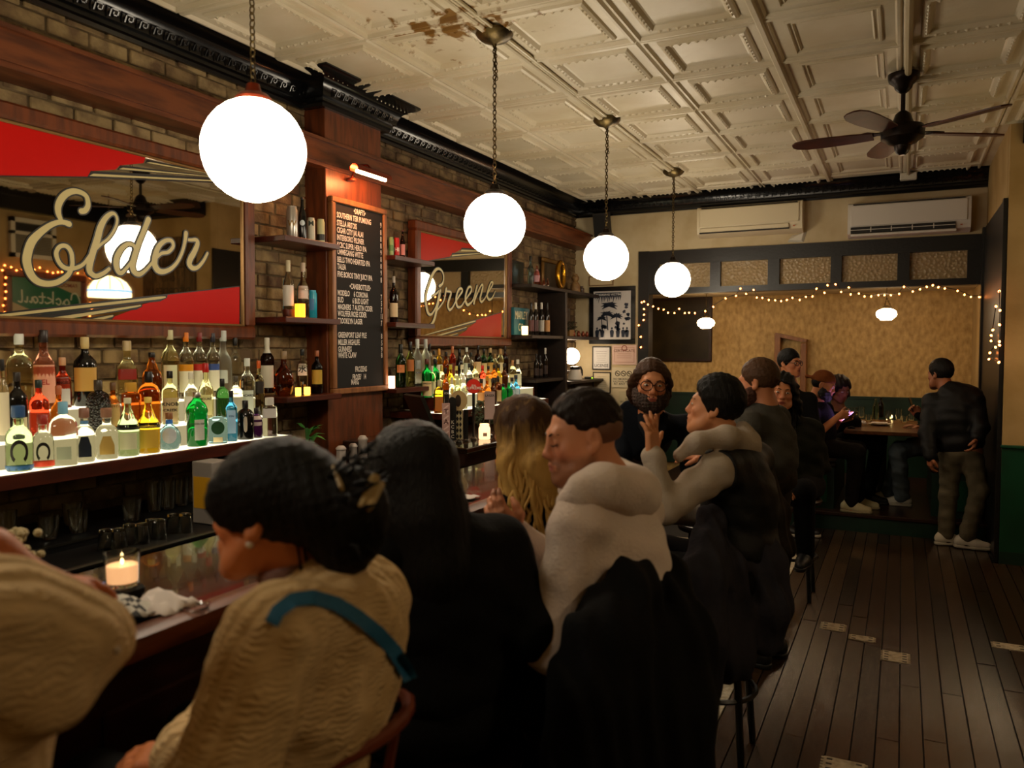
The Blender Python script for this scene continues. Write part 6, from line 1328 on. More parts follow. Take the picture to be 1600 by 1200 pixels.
def vol_obj(name, V, h, mat, parent=None, col=None, extra=None, smooth_it=1):
    P, F = V.mesh(h)
    me = bpy.data.meshes.new(name); nP = len(P)
    if extra is not None and extra.v: F_ = [tuple(q) for q in F]+[tuple(nP+i for i in q) for q in extra.f]; P = np.concatenate([P, np.array(extra.v, float)]); me.from_pydata(P.tolist(), [], F_)
    else:
        me.vertices.add(nP); me.vertices.foreach_set('co', P.ravel()); me.loops.add(F.size); me.loops.foreach_set('vertex_index', F.ravel().astype(np.int32))
        me.polygons.add(len(F)); me.polygons.foreach_set('loop_start', np.arange(0, F.size, 4, dtype=np.int32)); me.update(calc_edges=True); me.validate()
    me.polygons.foreach_set('use_smooth', np.ones(len(me.polygons), bool)); me.materials.append(mat)
    if col is not None:
        C = np.ones((len(P), 4), np.float32); C[:, :3] = col(P); at_ = me.color_attributes.new('Col', 'FLOAT_COLOR', 'POINT'); at_.data.foreach_set('color', C.ravel())
    o = bpy.data.objects.new(name, me); COL.objects.link(o)
    if parent is not None: o.parent = parent
    return o
def D(r, f, u): return nrm(_R*r+np.array([-math.sin(YAW), math.cos(YAW), 0])*f+np.array([0, 0, u]))
def frame(fwd, roll=0):
    y = nrm(fwd); x = nrm(np.cross(y, [0, 0, 1.])); z = np.cross(x, y)
    if roll: x, z = x*math.cos(roll)+z*math.sin(roll), z*math.cos(roll)-x*math.sin(roll)
    return np.stack([x, y, z], 1)                                  # columns right, forward, up
class Head:
    def __init__(s, c, fwd, sc=1.0, roll=0, jaw=1.0, nose=1.0): s.c = np.array(c, float); s.M = frame(fwd, roll); s.s = sc; s.jaw = jaw; s.nose = nose
    def p(s, x, y, z): return s.c+s.M @ (np.array([x, y, z])*s.s)
    def loc(s, P): return (np.asarray(P)-s.c) @ s.M/s.s
    def add(s, V, ears=True, smile=0, lids=False):
        S_ = s.s; e = lambda c, r, k, op='+': V.ell(s.p(*c), np.array(r)*S_, s.M, k*S_, op)
        e((0, -.014, .034), (.074, .094, .084), .02); e((0, .022, -.028), (.059*s.jaw, .068, .078), .03); e((0, .052, -.078), (.040*s.jaw, .040, .032), .03); e((0, .076, -.098), (.020, .018, .016), .02)
        V.cap(s.p(-.030, .078, .026), s.p(.030, .078, .026), .013*S_, .013*S_, .02*S_)
        for i in (-1, 1):
            e((i*.040, .058, -.022), (.024, .024, .024), .02); e((i*.031, .098, .006), (.017, .017, .012), .016, '-')
            e((i*.031, .076, .006), (.015, .0135, .0125 if not lids else .014), .006)
            V.chain([s.p(i*.056, .02, -.05), s.p(i*.050, .045, -.078), s.p(i*.018, .078, -.100)], [.016*S_*s.jaw]*3, .03*S_)
            if ears:
                e((i*.077, -.012, -.004), (.010, .019, .032), .008); e((i*.084, -.006, .0), (.006, .010, .018), .008, '-'); e((i*.075, -.002, -.028), (.009, .011, .012), .008)
        V.cap(s.p(0, .088, .016), s.p(0, .104+.012*(s.nose-1), -.022), .0085*S_, .0110*S_, .014*S_); e((0, .105, -.026), (.012, .012, .010), .01)
        for i in (-1, 1): e((i*.012, .098, -.031), (.008, .010, .008), .008)
        e((0, .088, -.060), (.028, .016, .020), .016)
        e((0, .098, -.0555), (.021+.004*smile, .009, .0055), .006); e((0, .096, -.0665), (.019+.003*smile, .009, .0065), .006)
        V.cap(s.p(-.022, .103, -.0605+.003*smile), s.p(.022, .103, -.0605+.003*smile), .0022*S_, .0022*S_, .004*S_, '-')
    def skin(s, base, lips='#8a4238', flush='#b06048', beard=None):
        b, l, f_ = np.array(lin(base)), np.array(lin(lips)), np.array(lin(flush)); bd_ = None if beard is None else np.array(lin(beard))
        def f(P):
            q = s.loc(P); C = np.tile(b, (len(P), 1))
            w = np.exp(-((np.abs(q[:, 0])-.042)**2+(q[:, 2]+.028)**2)/.0006)*(q[:, 1] > .03)*.5; C += (f_-C)*w[:, None]
            w = np.exp(-((q[:, 0])**2/.0004+(q[:, 2]+.03)**2/.0004))*(q[:, 1] > .09)*.4; C += (f_-C)*w[:, None]
            w = np.clip(1.3-((q[:, 0]/.025)**2+((q[:, 2]+.061)/.0115)**2), 0, 1)*(q[:, 1] > .082); C += (l-C)*w[:, None]
            if bd_ is not None:
                w = np.clip((-.030-q[:, 2])/.02, 0, 1)*np.clip((q[:, 1]+.02)/.02, 0, 1)*(q[:, 2] > -.13)*.55*(((q[:, 0]/.03)**2+((q[:, 2]+.061)/.013)**2) > 1); C += (bd_-C)*w[:, None]
            return C
        return f
    def eyes(s, par, look=(0, 1, 0), iris='#2a1a10', lid=True):
        for i in (-1, 1):
            c = s.p(i*.031, .0795, .006); r = .0118*s.s; o = MB().obox((0,0,0),[(1,0,0),(0,1,0),(0,0,1)],(0,0,0)) if 0 else MB(); o.ball((0, 0, 0), r, 14, 10); o.v = [tuple(c+s.M @ (np.array(q_)*np.array([1.12, 1, .60]))) for q_ in o.v]; o = o.build('eye', pm('eye_white', '#c8bfb4', .25), par, True); o.matrix_parent_inverse = Matrix()
            g = nrm(s.M @ np.array(look)); u = nrm(np.cross(g, [0, 0, 1])); w = np.cross(u, g)
            k_ = MB().add([c+g*r*.93+(u*math.cos(a)+w*math.sin(a))*r*.44 for a in np.linspace(0, 2*PI, 12, endpoint=False)]+[c+g*r*1.07], [(a, (a+1) % 12, 12) for a in range(12)]).build('iris', cm(iris, .15), None, True); k_.parent = o
    def brows(s, par, mat, th=.0045, lift=0):
        for i in (-1, 1):
            o = MB().tube([s.p(i*.013, .092, .026+lift), s.p(i*.030, .0885, .031+lift), s.p(i*.046, .075, .027+lift)], [th*s.s, th*1.1*s.s, th*.5*s.s], 7, flat=.6).build('eyebrow', mat, None, True); o.parent = par
    def short_hair(s, _own, par, mat, vol=.012, h=.005, back=-.05, slope=.85, front=.088, top=.052, tex=.003, name='hair', side=1.0):
        V = Vol(); S_ = s.s; V.ell(s.p(0, -.016, .038), np.array([.074+vol*.8*side, .095+vol, .084+vol*1.5])*S_, s.M, .02)
        V.cut(s.M @ np.array([0, -slope, .55]), s.p(0, front-.012, top), .026*S_); V.cut(s.M @ np.array([0, 0, 1.]), s.p(0, 0, back), .03*S_)
        M, c = s.M, s.c
        def dp(x, y, z):
            q = (np.stack([x, y, z], 1)-c) @ M/S_; a = np.arctan2(q[:, 0], q[:, 2]); return tex*.6*(np.sin(q[:, 0]*330+q[:, 1]*90)*.5+np.sin(q[:, 0]*170+q[:, 2]*140)*.5+np.sin(q[:, 1]*230-q[:, 2]*120)*.5)
        V.disp = dp; return vol_obj(name, V, h, mat, par)
    def beard(s, par, mat, h=.005, vol=.006):
        V = Vol(); S_ = s.s; e = lambda c, r, k, op='+': V.ell(s.p(*c), np.array(r)*S_, s.M, k*S_, op)
        e((0, .022, -.036), (.062*s.jaw+vol, .066+vol*.9, .074+vol), .02); e((0, .056, -.086), (.042+vol, .040+vol, .034+vol), .03); e((0, .096, -.047), (.026, .014, .006), .008); e((0, .078, -.104), (.026, .022, .02), .02)
        for i in (-1, 1): V.chain([s.p(i*.058, .02, -.035), s.p(i*.056, .03, -.06), s.p(i*.050, .045, -.080), s.p(i*.018, .078, -.100)], [.024*S_*s.jaw]*4, .03*S_)
        V.cut(s.M @ np.array([0, -.35, -1.]), s.p(0, .02, -.018), .012*S_); V.cut(s.M @ np.array([0, 1., -.15]), s.p(0, -.004, 0), .015*S_); e((0, .095, -.012), (.034, .03, .030), .01, '-')
        e((0, .118, -.062), (.021, .034, .009), .006, '-'); V.disp = lambda x, y, z: .0018*(np.sin(x*700)+np.sin(y*760)+np.sin(z*690)); return vol_obj('beard', V, h, mat, par)
    def glasses(s, par, mat, r=.0235):
        mb = MB()
        for i in (-1, 1):
            mb.tube([s.p(i*.032+r*1.12*math.cos(a), .104-.012*abs(math.cos(a))*(1 if i*math.cos(a) > 0 else .1), .004+r*.95*math.sin(a)) for a in np.linspace(0, 2*PI, 20, endpoint=False)], .0026*s.s, 6, closed=True)
            mb.tube([s.p(i*.058, .094, .008), s.p(i*.074, .04, .010), s.p(i*.079, -.012, .012)], .0024*s.s, 6)
        mb.tube([s.p(-.008, .105, .008), s.p(0, .109, .010), s.p(.008, .105, .008)], .0026*s.s, 6); o = mb.build('glasses', mat, None, True); o.parent = par; return o
def hand(V, w, d, n, curl=(.25, .25, .25, .3), L=1.0, thumb=.5, side=1, spread=.04):
    """palm, four unequal bent fingers and a thumb leaving the side of the palm; n points out of the palm"""
    w = np.array(w, float); d = nrm(d); n = nrm(n-d*(np.asarray(n) @ d)); s_ = np.cross(d, n)*side; M = np.stack([s_, d, n], 1)
    V.ell(w+d*.012*L, np.array([.029, .03, .020])*L, M, .02); V.box(w+d*.050*L, np.array([.039, .044, .0135])*L, M, .012*L, .014)
    for i, (off, ln) in enumerate(((.0285, .070), (.0095, .080), (-.0095, .074), (-.0275, .058))):
        a = w+d*(.086-.004*abs(i-1))*L+s_*off*L; th = 0; dd = nrm(d+s_*(1.5-i)*spread*2); pts = [w+d*.06*L+s_*off*L*.9, a]
        for f_ in (.46, .30, .24):
            th += curl[i]; v = dd*math.cos(th)+n*math.sin(th); a = a+v*ln*f_*L; pts.append(a)
        V.chain(pts, [.0095*L, .0092*L, .0086*L, .0078*L, .0066*L], .006)
    b = w+d*.022*L+s_*.026*L; v1 = nrm(s_*.75+d*.65+n*.25); v2 = nrm(s_*(.55-thumb)+d*.9+n*(.2+thumb*.6)); V.chain([b, b+v1*.036*L, b+v1*.036*L+v2*.030*L, b+v1*.036*L+v2*.054*L], [.0135*L, .0115*L, .0100*L, .0080*L], .012)
def shoe(par, ank, d, mat, sole, L=.27, h=.006):
    """trainer from the ankle point (z = floor level + .09)"""
    d = nrm([d[0], d[1], 0]); up = np.array([0, 0, 1.]); s_ = np.cross(d, up); M = np.stack([s_, d, up], 1); a = np.array(ank, float); fl = a-up*.085
    V = Vol(); V.chain([fl+up*.05-d*.05, fl+up*.042+d*.06, fl+up*.034+d*.15], [.042, .040, .034], .04); V.ell(fl+up*.07-d*.02, (.040, .055, .05), M, .03); V.ell(a, (.042, .05, .03), M, .03); V.cut(up, fl+up*.022, .006)
    o = vol_obj('shoe', V, h, mat, par); V = Vol(); V.chain([fl+up*.014-d*.055, fl+up*.014+d*.06, fl+up*.018+d*.155], [.040, .042, .036], .03); V.cut(up, fl+up*.001, .004); V.cut(-up, fl+up*.028, .004)
    k_ = vol_obj('sole', V, h, sole, None); k_.parent = o; return o, fl, d, s_
def folds(amp, dirs, q=0):
    def f(x, y, z):
        o = 0
        for i, (w, a) in enumerate(dirs): o = o+a*np.sin(x*w[0]+y*w[1]+z*w[2]+1.7*np.sin(x*11+y*7+z*9+i*2+q))
        return amp*o
    return f
FD = [((22, 14, 40), .6), ((-18, 30, 55), .5), ((70, 40, 20), .25), ((9, -13, 75), .4)]
def body(V, j, w=1.0):
    """whole figure from its joints: pelvis, chest, neck, shoulders, elbows, wrists, hips, knees, ankles"""
    ax = nrm(j['sr']-j['sl']); ch = (j['sl']+j['sr'])/2; up = nrm(ch-j['pel']); fw = np.cross(up, ax); M = np.stack([ax, fw, up], 1)
    V.ell(j['pel'], np.array([.155, .11, .12])*w, M, .06); V.ell(j['pel']*.5+ch*.5, np.array([.135, .095, .17])*w, M, .06); V.ell(ch-up*.09, np.array([.155, .105, .15])*w, M, .06)
    V.cap(j['sl'], j['sr'], .055*w, .055*w, .06); V.cap(ch+up*.02, j['neck'], .062*w, .055*w, .05)
    for s_ in 'lr':
        V.chain([j['s'+s_], j['e'+s_], j['w'+s_]], [.050*w, .040*w, .027*w], .03)
        if 'h'+s_ in j: V.chain([j['h'+s_], j['k'+s_], j['a'+s_]], [.082*w, .054*w, .036*w], .04); V.chain([j['a'+s_], j['a'+s_]-[0, 0, .05], j['a'+s_]+j['toe'+s_]*.13-[0, 0, .065]], [.036, .034, .028], .03)
    return M, ch, up, fw
def neck(V, H, nb, r=.056): V.chain([H.p(0, -.022, -.045), (H.p(0, -.03, -.10)+nb)/2, nb], [r*.98, r*.95, r*1.15], .04)
def person(V, h, H, label, skin, group=None, **kw):
    o = vol_obj('person', V, h, vcol_mat('skin', .5, .05, 150), None, H.skin(skin, **kw)); tag(o, label, 'person', group); return o
def kid(o, par): o.parent = par; return o
def lock(mb, pts, r, seg=5, flat=1): mb.tube(pts, [r*.55]+[r]*(len(pts)-2)+[r*.15], seg, flat=flat)
def wavy(a, b, amp, n, ph, out, lat, waves):
    a, b = np.array(a, float), np.array(b, float); P = []
    for i in range(n):
        t = i/(n-1); P.append(a+(b-a)*t+lat*amp*t*math.sin(ph+t*waves*2*PI)+out*amp*.6*t*math.cos(ph*1.3+t*waves*2*PI))
    return P
CV = lambda x, y, d: at(x, y, d=d)
m_hairk = pm('black_hair', '#0b0806', .55, spec=.22, bump=.6, bscale=70, bstretch=(3, 3, .5)); m_hairb = pm('dark_brown_hair', '#1c100a', .55, spec=.22, bump=.6, bscale=70, bstretch=(3, 3, .6)); m_hairm = pm('brown_hair', '#3a2414', .55, spec=.22, bump=.6, bscale=70)
m_hairs = pm('light_brown_hair', '#4a3220', .55, spec=.22, bump=.6, bscale=70)
def knit(name, c, c2, b=.6, sc=90): return pm(name, c, .9, col2=c2, nscale=6, bump=b, bscale=sc, spec=.15)
m_blackc = pm('black_cloth', '#060505', .9, bump=.3, bscale=60, spec=.2); m_blackv = pm('black_nylon', '#080809', .6, bump=.25, bscale=40, spec=.3)
def top(V, j, t=.018, w=1.0, sl=('l', 'r'), sleeve=1.0, rs=(.062, .054, .040), belly=.0, hem=.02, deep=1.0):
    """a garment following torso and arms, a little looser than the body"""
    ax = nrm(j['sr']-j['sl']); ch = (j['sl']+j['sr'])/2; up = nrm(ch-j['pel']); fw = np.cross(up, ax); M = np.stack([ax, fw, up], 1); L_ = np.linalg.norm(ch-j['pel'])
    V.ell(ch-up*.10, np.array([.160*w+t, .108*deep+t, .155+t]), M, .06); V.ell(j['pel']*.45+ch*.55-up*.02, np.array([.142*w+t, (.100+belly)*deep+t, .19+t]), M, .06)
    V.ell(j['pel']+up*(.05+hem), np.array([.150*w+t, (.108+belly)*deep+t, .115]), M, .05); V.cap(j['sl'], j['sr'], .052+t*.6, .052+t*.6, .05); V.cap(ch, ch*.35+j['neck']*.65, .078+t*.4, .062+t*.3, .05)
    for s_ in sl:
        a, b, c = j['s'+s_], j['e'+s_], j['w'+s_]; V.chain([a, b], [rs[0], rs[1]], .035)
        if sleeve > 0: V.cap(b, b+(c-b)*sleeve, rs[1], rs[2]+(rs[1]-rs[2])*(1-sleeve), .03)
    return M, ch, up, fw
def trousers(V, j, w=1.0, len_=1.0, flare=0):
    V.ell(j['pel']-[0, 0, .02], np.array([.155, .125, .105])*w, None, .05)
    for s_ in 'lr': V.chain([j['h'+s_], j['k'+s_], j['k'+s_]+(j['a'+s_]-j['k'+s_])*len_], [.096*w, .072*w, .058*w+flare], .035)
    return V
def seated(pel, axr, fwd, knee=.36, drop=.42, spread=.10):
    """hips, knees, ankles of someone on a stool"""
    f = nrm([fwd[0], fwd[1], 0]); r = nrm(axr); j = {'pel': np.array(pel, float)}
    for s_, g in (('l', -1), ('r', 1)):
        j['h'+s_] = j['pel']+r*g*spread-[0, 0, .03]; j['k'+s_] = j['h'+s_]+f*knee+r*g*.03+[0, 0, .02]; j['a'+s_] = j['k'+s_]-f*.08-[0, 0, drop]; j['toe'+s_] = f
    return j
def standing(pel, axr, fwd, spread=.10):
    f = nrm([fwd[0], fwd[1], 0]); r = nrm(axr); j = {'pel': np.array(pel, float)}
    for s_, g in (('l', -1), ('r', 1)):
        j['h'+s_] = j['pel']+r*g*spread-[0, 0, .05]; k = j['h'+s_].copy(); k[2] = .50; a = k.copy(); a[2] = .085; j['k'+s_] = k+f*.02; j['a'+s_] = a; j['toe'+s_] = f
    return j
YA_ = np.array([0, 1., 0]); XB = np.array([-1., 0, 0])                # along the bar; towards the bar
m_shoe = pm('trainer_white', '#b9b1a0', .6); m_sole = pm('trainer_sole', '#a79e8c', .6); m_shoek = pm('shoe_black', '#0c0b0b', .5)
def shoes(o, j, mat=m_shoek, sole=m_shoek, swoosh=None):
    for s_ in 'lr':
        k_, fl, d, sd = shoe(o, j['a'+s_], j['toe'+s_], mat, sole)
        if swoosh:
            for g in (-1, 1):
                ps = [(-.035, .052), (.0, .036), (.035, .036), (.075, .050), (.035, .028), (.0, .024), (-.02, .032)]
                k2 = MB().add([fl+d*a-sd*g*(.0425-.00*a)+np.array([0, 0, b]) for a, b in ps], [(0, 1, 6), (1, 5, 6), (1, 2, 4, 5), (2, 3, 4)]).build('swoosh', swoosh, None, fix=False); k2.parent = k_
# ------------------------------------------------------------- man in the pale hoodie
H = Head(CV(910, 684, 2.2), D(-.95, -.20, -.17), 1.02, roll=-.05, jaw=1.08)
j = seated(CV(950, 1060, 2.16), YA_, XB); j.update(neck=CV(955, 764, 2.22), sl=CV(905, 822, 2.06), sr=CV(995, 800, 2.40), el=CV(868, 985, 2.05), wl=CV(800, 975, 2.27), er=CV(885, 905, 2.46), wr=CV(806, 838, 2.32))
V = Vol(); body(V, j); neck(V, H, j['neck'], .062); H.add(V, lids=True)
hd = CV(752, 772, 2.30)-j['wr']; hand(V, j['wr'], hd, D(-.5, .2, .8), (.35, .45, .5, .5), 1.0, .6, side=-1); hand(V, j['wl'], D(-.9, .3, -.1), D(0, 0, -1), (.3, .3, .3, .3))
E_ = person(V, .0052, H, 'man in a pale hoodie, eyes lowered, seated with faded short dark hair', '#cc8a66', beard='#5a3826', lips='#a0564a', flush='#c2664a')
H.brows(E_, m_hairb, .0045, -.002); kid(H.short_hair(E_, None, m_hairb, vol=.010, back=.010, slope=.80, front=.084, top=.078, tex=.003, h=.0045, side=.6), E_)
V = Vol(); V.ell(H.p(0, -.028, .02), np.array([.0775, .088, .07])*1.02, H.M, .01); V.cut(H.M @ np.array([0, -.9, .4]), H.p(0, .040, .012), .01); V.cut(H.M @ np.array([0, 0, 1.]), H.p(0, 0, -.022), .01); kid(vol_obj('faded_sides', V, .005, pm('hair_fade', '#6b4430', .6), None), E_)
mb = MB()
for i in (-1, 1): mb.tube([H.p(i*.018, .094, .0), H.p(i*.031, .0945, -.003), H.p(i*.045, .082, .0)], [.0012, .0022, .0012], 5)
k_ = mb.build('eyelashes', m_hairk); k_.parent = E_
m_hood = knit('hoodie_cream', '#cbb9ac', '#d2c3b6', .35, 120)
V = Vol(); M, ch, up, fw = top(V, j, .026, 1.0, rs=(.080, .066, .050), hem=.0, belly=.02)
V.ell(CV(868, 1010, 2.06), (.09, .10, .075), M, .05)                   # hem bunched on the lap
V.ell(CV(972, 905, 2.22), (.125, .20, .20), None, .06)
for a, b in (((950, 900), (905, 990)), ((905, 850), (880, 900)), ((985, 860), (955, 930))): V.cap(CV(*a, 2.02), CV(*b, 2.0), .014, .010, .02, '-')
V.ell(H.p(0, -.015, -.06), (.075, .085, .085), H.M, .015, '-')
V.disp = folds(.0035, FD); kid(vol_obj('hoodie', V, .0068, m_hood), E_)
V = Vol(); V.chain([CV(884, 786, 2.08), CV(908, 770, 2.05), CV(942, 760, 2.07), CV(975, 768, 2.12), CV(994, 775, 2.2), CV(992, 762, 2.34), CV(960, 745, 2.40), CV(915, 738, 2.36), CV(890, 762, 2.28)], [.026, .040, .055, .058, .054, .056, .052, .042, .034], .04)
V.ell(CV(975, 765, 2.22), np.array([.085, .13, .06]), None, .05); V.ell(H.p(0, -.012, -.05), (.074, .085, .085), H.M, .015, '-'); V.disp = folds(.003, FD, 3); kid(vol_obj('hood', V, .0065, m_hood), E_)
V = Vol(); trousers(V, j); kid(vol_obj('trousers', V, .012, m_blackc), E_); shoes(E_, j)
EH = H
# ------------------------------------------------------------- woman with the claw clip, blue strap
H = Head(CV(424, 800, 1.43), D(-.95, .24, -.05), 1.0, jaw=.94, nose=1.25)
j = seated((-1.06, 1.14, .83), YA_, XB); j.update(neck=CV(492, 905, 1.46), sl=CV(432, 990, 1.27), sr=CV(565, 945, 1.58), el=CV(345, 1215, 1.20), wl=CV(235, 1330, 1.35), er=CV(360, 1130, 1.62), wr=CV(290, 1185, 1.45))
V = Vol(); body(V, j, .94); neck(V, H, j['neck'], .047); H.add(V); hand(V, j['wr'], D(-.95, .0, .02), D(0, .2, -1), (.35, .4, .4, .4), .92, side=-1); hand(V, j['wl'], D(-.9, .3, -.2), D(0, 0, -1), L=.92)
B_P = person(V, .0055, H, 'woman in cream cable sweater with blue strap, dark hair clipped up', '#c87a4a', flush='#bc5a34')
H.brows(B_P, m_hairk); H.eyes(B_P)
V = Vol(); S_ = 1.0
V.ell(H.p(0, -.022, .040), np.array([.092, .112, .098]), H.M, .02); V.ell(H.p(0, .046, .050), np.array([.078, .048, .052]), H.M, .03); V.ell(H.p(0, -.11, .01), np.array([.075, .062, .075]), H.M, .04)
for i in (-1, 1): V.ell(H.p(i*.070, .030, .030), (.020, .055, .050), H.M, .02)
V.ell(H.p(0, -.165, .0), np.array([.055, .060, .080]), H.M, .03); V.ell(H.p(0, -.14, -.055), np.array([.05, .055, .06]), H.M, .03)
V.cut(H.M @ np.array([0, -.62, .8]), H.p(0, .085, .006), .012); V.disp = lambda x, y, z: .0012*(np.sin(x*230+y*190+z*60)+.6*np.sin(z*310-x*120)); ex = MB(); q = random.Random(5)
for k in range(46):                                               # loose strands at the bun and the nape
    a = q.uniform(-1.4, 1.4); b0 = H.p(.055*math.sin(a), -.15+.05*math.cos(a)*.4, q.uniform(-.05, .09)); b1 = b0+H.M @ np.array([q.uniform(-.04, .04), q.uniform(-.09, -.02), q.uniform(-.05, .07)]); lock(ex, [b0, (b0+b1)/2+H.M @ np.array([0, -.02, .01]), b1], .004, 4)
for k in range(10): b0 = H.p(q.uniform(-.04, .05), -.07, -.04); lock(ex, [b0, b0+np.array([.01, .0, -.05]), b0+np.array([q.uniform(-.02, .03), q.uniform(-.02, .02), -.10])], .004, 4)
kid(vol_obj('hair', V, .006, m_hairk, None, extra=ex), B_P)
m_clip = pm('clip_horn', '#b39a6a', .25); mb = MB()
for a in (-1, 1): mb.tube([CV(572, 762, 1.38), CV(590+4*a, 752+6*a, 1.36), CV(572+6*a, 790, 1.34), CV(560+4*a, 812, 1.36)], [.006, .009, .008, .003], 7)
mb.tube([CV(520, 728, 1.36), CV(533, 760, 1.34), CV(540, 778, 1.35)], [.003, .005, .002], 6); k_ = mb.build('claw_clip', m_clip, None, True); k_.parent = B_P; k_['label'] = 'pale horn-coloured claw clip'
k_ = MB().ball(H.p(-.080, -.004, -.040), .007, 10, 8).build('earring', pm('pearl', '#c9b8a4', .2), None, True); k_.parent = B_P
def cable_mat(name, c, c2, ang):
    """cream wool with cables: fine relief from crossed waves"""
    m = pm(name, c, .95, col2=c2, nscale=9, spec=.1); t = m.node_tree; N, L = t.nodes.new, t.links.new; b = t.nodes['Principled BSDF']; tc = N('ShaderNodeTexCoord')
    mp = N('ShaderNodeMapping'); mp.inputs['Rotation'].default_value = (0, 0, ang); L(tc.outputs['Object'], mp.inputs[0])
    w1 = N('ShaderNodeTexWave'); w1.wave_type = 'BANDS'; w1.bands_direction = 'X'; w1.inputs['Scale'].default_value = 11; w1.inputs['Distortion'].default_value = 2.0; w1.inputs['Detail'].default_value = 1; L(mp.outputs[0], w1.inputs[0])
    w2 = N('ShaderNodeTexWave'); w2.wave_type = 'BANDS'; w2.bands_direction = 'Z'; w2.inputs['Scale'].default_value = 30; w2.inputs['Distortion'].default_value = 9; L(mp.outputs[0], w2.inputs[0])
    mu = N('ShaderNodeMath'); mu.operation = 'MULTIPLY_ADD'; L(w1.outputs['Fac'], mu.inputs[0]); L(w2.outputs['Fac'], mu.inputs[1]); L(w1.outputs['Fac'], mu.inputs[2])
    bp = N('ShaderNodeBump'); bp.inputs['Strength'].default_value = .4; bp.inputs['Distance'].default_value = .012; L(mu.outputs[0], bp.inputs['Height']); L(bp.outputs[0], b.inputs['Normal']); return m
m_cream = cable_mat('cable_wool', '#d2b486', '#c4a474', .45); m_cream2 = cable_mat('cable_wool_left', '#d4b88e', '#c6a87c', .2)
V = Vol(); M, ch, up, fw = top(V, j, .034, .97, rs=(.082, .076, .062), deep=1.0); V.cap(ch, j['neck']-up*.01, .115, .080, .05)
V.ell(H.p(0, 0, 0), (.08, .1, .13), H.M, .015, '-')
_ax, _up, _c = M[:, 0], M[:, 2], ch
def cabl(x, y, z):
    P = np.stack([x, y, z], 1)-_c; u = P @ _ax; w = P @ _up; return .0018*np.sin(u*130)+.0022*np.sin(u*65+1.2*np.sin(w*70))*np.cos(w*70)+.004*np.sin(P @ np.array([14, 9, 21])+1)
V.disp = cabl; SW = V; kid(vol_obj('sweater', V, .0068, m_cream), B_P)
# mauve mock-neck and the broad blue strap lying on the wool
V = Vol(); V.chain([H.p(0, -.028, -.105), j['neck']-up*.0], [.056, .074], .03); V.ell(H.p(0, 0, -.01), (.085, .11, .10), H.M, .012, '-'); kid(vol_obj('undershirt', V, .006, knit('undershirt_mauve', '#8a6a62', '#7a5c56')), B_P)
sp = [(424, 975), (434, 955), (458, 937), (490, 933), (525, 943), (560, 964), (592, 990), (617, 1018), (634, 1045), (644, 1068)]; sp = [tuple(np.array(sp[i])*(1-t)+np.array(sp[i+1])*t) for i in range(len(sp)-1) for t in (0, .25, .5, .75)]; wd_ = 11.5; ct = []
for i, q_ in enumerate(sp):
    a, b = sp[max(i-1, 0)], sp[min(i+1, len(sp)-1)]; tx, ty = b[0]-a[0], b[1]-a[1]; l_ = math.hypot(tx, ty); nx, ny = -ty/l_, tx/l_; row = []
    for g in (-1, 0, 1):
        p = SW.surf(q_[0]+nx*g*wd_, q_[1]+ny*g*wd_, .8, 2.2)
        if p is None: p = CV(q_[0]+nx*g*wd_, q_[1]+ny*g*wd_, 1.33 if not ct else depth(ct[-1][1]))
        row.append(p-nrm(p-EYE)*.011)
    ct.append(row)
A_ = np.array(ct); dd_ = np.linalg.norm(A_-EYE, axis=2); ds = dd_.copy()
for _ in range(3): ds[1:-1] = np.minimum(ds[1:-1], (ds[:-2]+ds[1:-1]+ds[2:])/3)
ct = [list(r) for r in EYE+(A_-EYE)/dd_[..., None]*ds[..., None]]; n_ = len(ct); v = [p for r in ct for p in r]; v += [p+nrm(p-EYE)*.004 for p in v]; o_ = n_*3
f = [(i*3+g, i*3+g+1, i*3+g+4, i*3+g+3) for i in range(n_-1) for g in (0, 1)]; f += [(o_+a, o_+d, o_+c, o_+b) for a, b, c, d in f]; f += [(i*3+s_, i*3+3+s_, o_+i*3+3+s_, o_+i*3+s_) for i in range(n_-1) for s_ in (0, 2)]
k_ = MB().add(v, f).build('bag_strap', pm('strap_blue', '#1b5c80', .7, bump=.2, bscale=200), None, True); k_.parent = B_P; k_['label'] = 'broad blue bag strap'
V = Vol(); trousers(V, j); kid(vol_obj('trousers', V, .014, m_blackc), B_P); shoes(B_P, j)
# ------------------------------------------------------------- person at the left edge, puffed cream sleeve
H = Head(CV(-150, 760, 1.10), D(-.9, .3, -.1), 1.0)
j = seated(CV(-150, 1420, 1.02), YA_, XB); j.update(neck=CV(-130, 880, 1.06), sl=CV(-80, 1010, .97), sr=CV(-90, 930, 1.22), el=CV(45, 1072, 1.02), wl=CV(148, 992, 1.18), er=CV(-20, 868, 1.24), wr=CV(70, 912, 1.27))
V = Vol(); body(V, j, .94); neck(V, H, j['neck'], .047); H.add(V); hand(V, j['wl'], D(-.25, 1, -.1), D(0, 0, -1), L=.85); hand(V, j['wr'], D(.2, .9, -.25), D(0, 0, -1), L=.9, side=-1)
A_P = person(V, .008, H, 'person in cream cable sweater with a puffed sleeve, cropped by the left edge', '#b4683c')
kid(H.short_hair(A_P, None, m_hairb, vol=.02, back=-.06, h=.008), A_P)
V = Vol(); M, ch, up, fw = top(V, j, .035, .95, sl=('l',), rs=(.075, .066, .050)); V.chain([j['sl'], CV(5, 978, 1.02), CV(92, 1000, 1.08), j['wl']], [.07, .066, .060, .040], .05); V.ell(H.p(0, 0, 0), (.08, .1, .13), H.M, .015, '-')
V.disp = folds(.004, FD); kid(vol_obj('sweater', V, .008, m_cream2), A_P); k_ = MB().ball(CV(182, 1015, 1.08), .006, 10, 8).build('cuff_button', MATS['pearl'], None, True); k_.parent = A_P
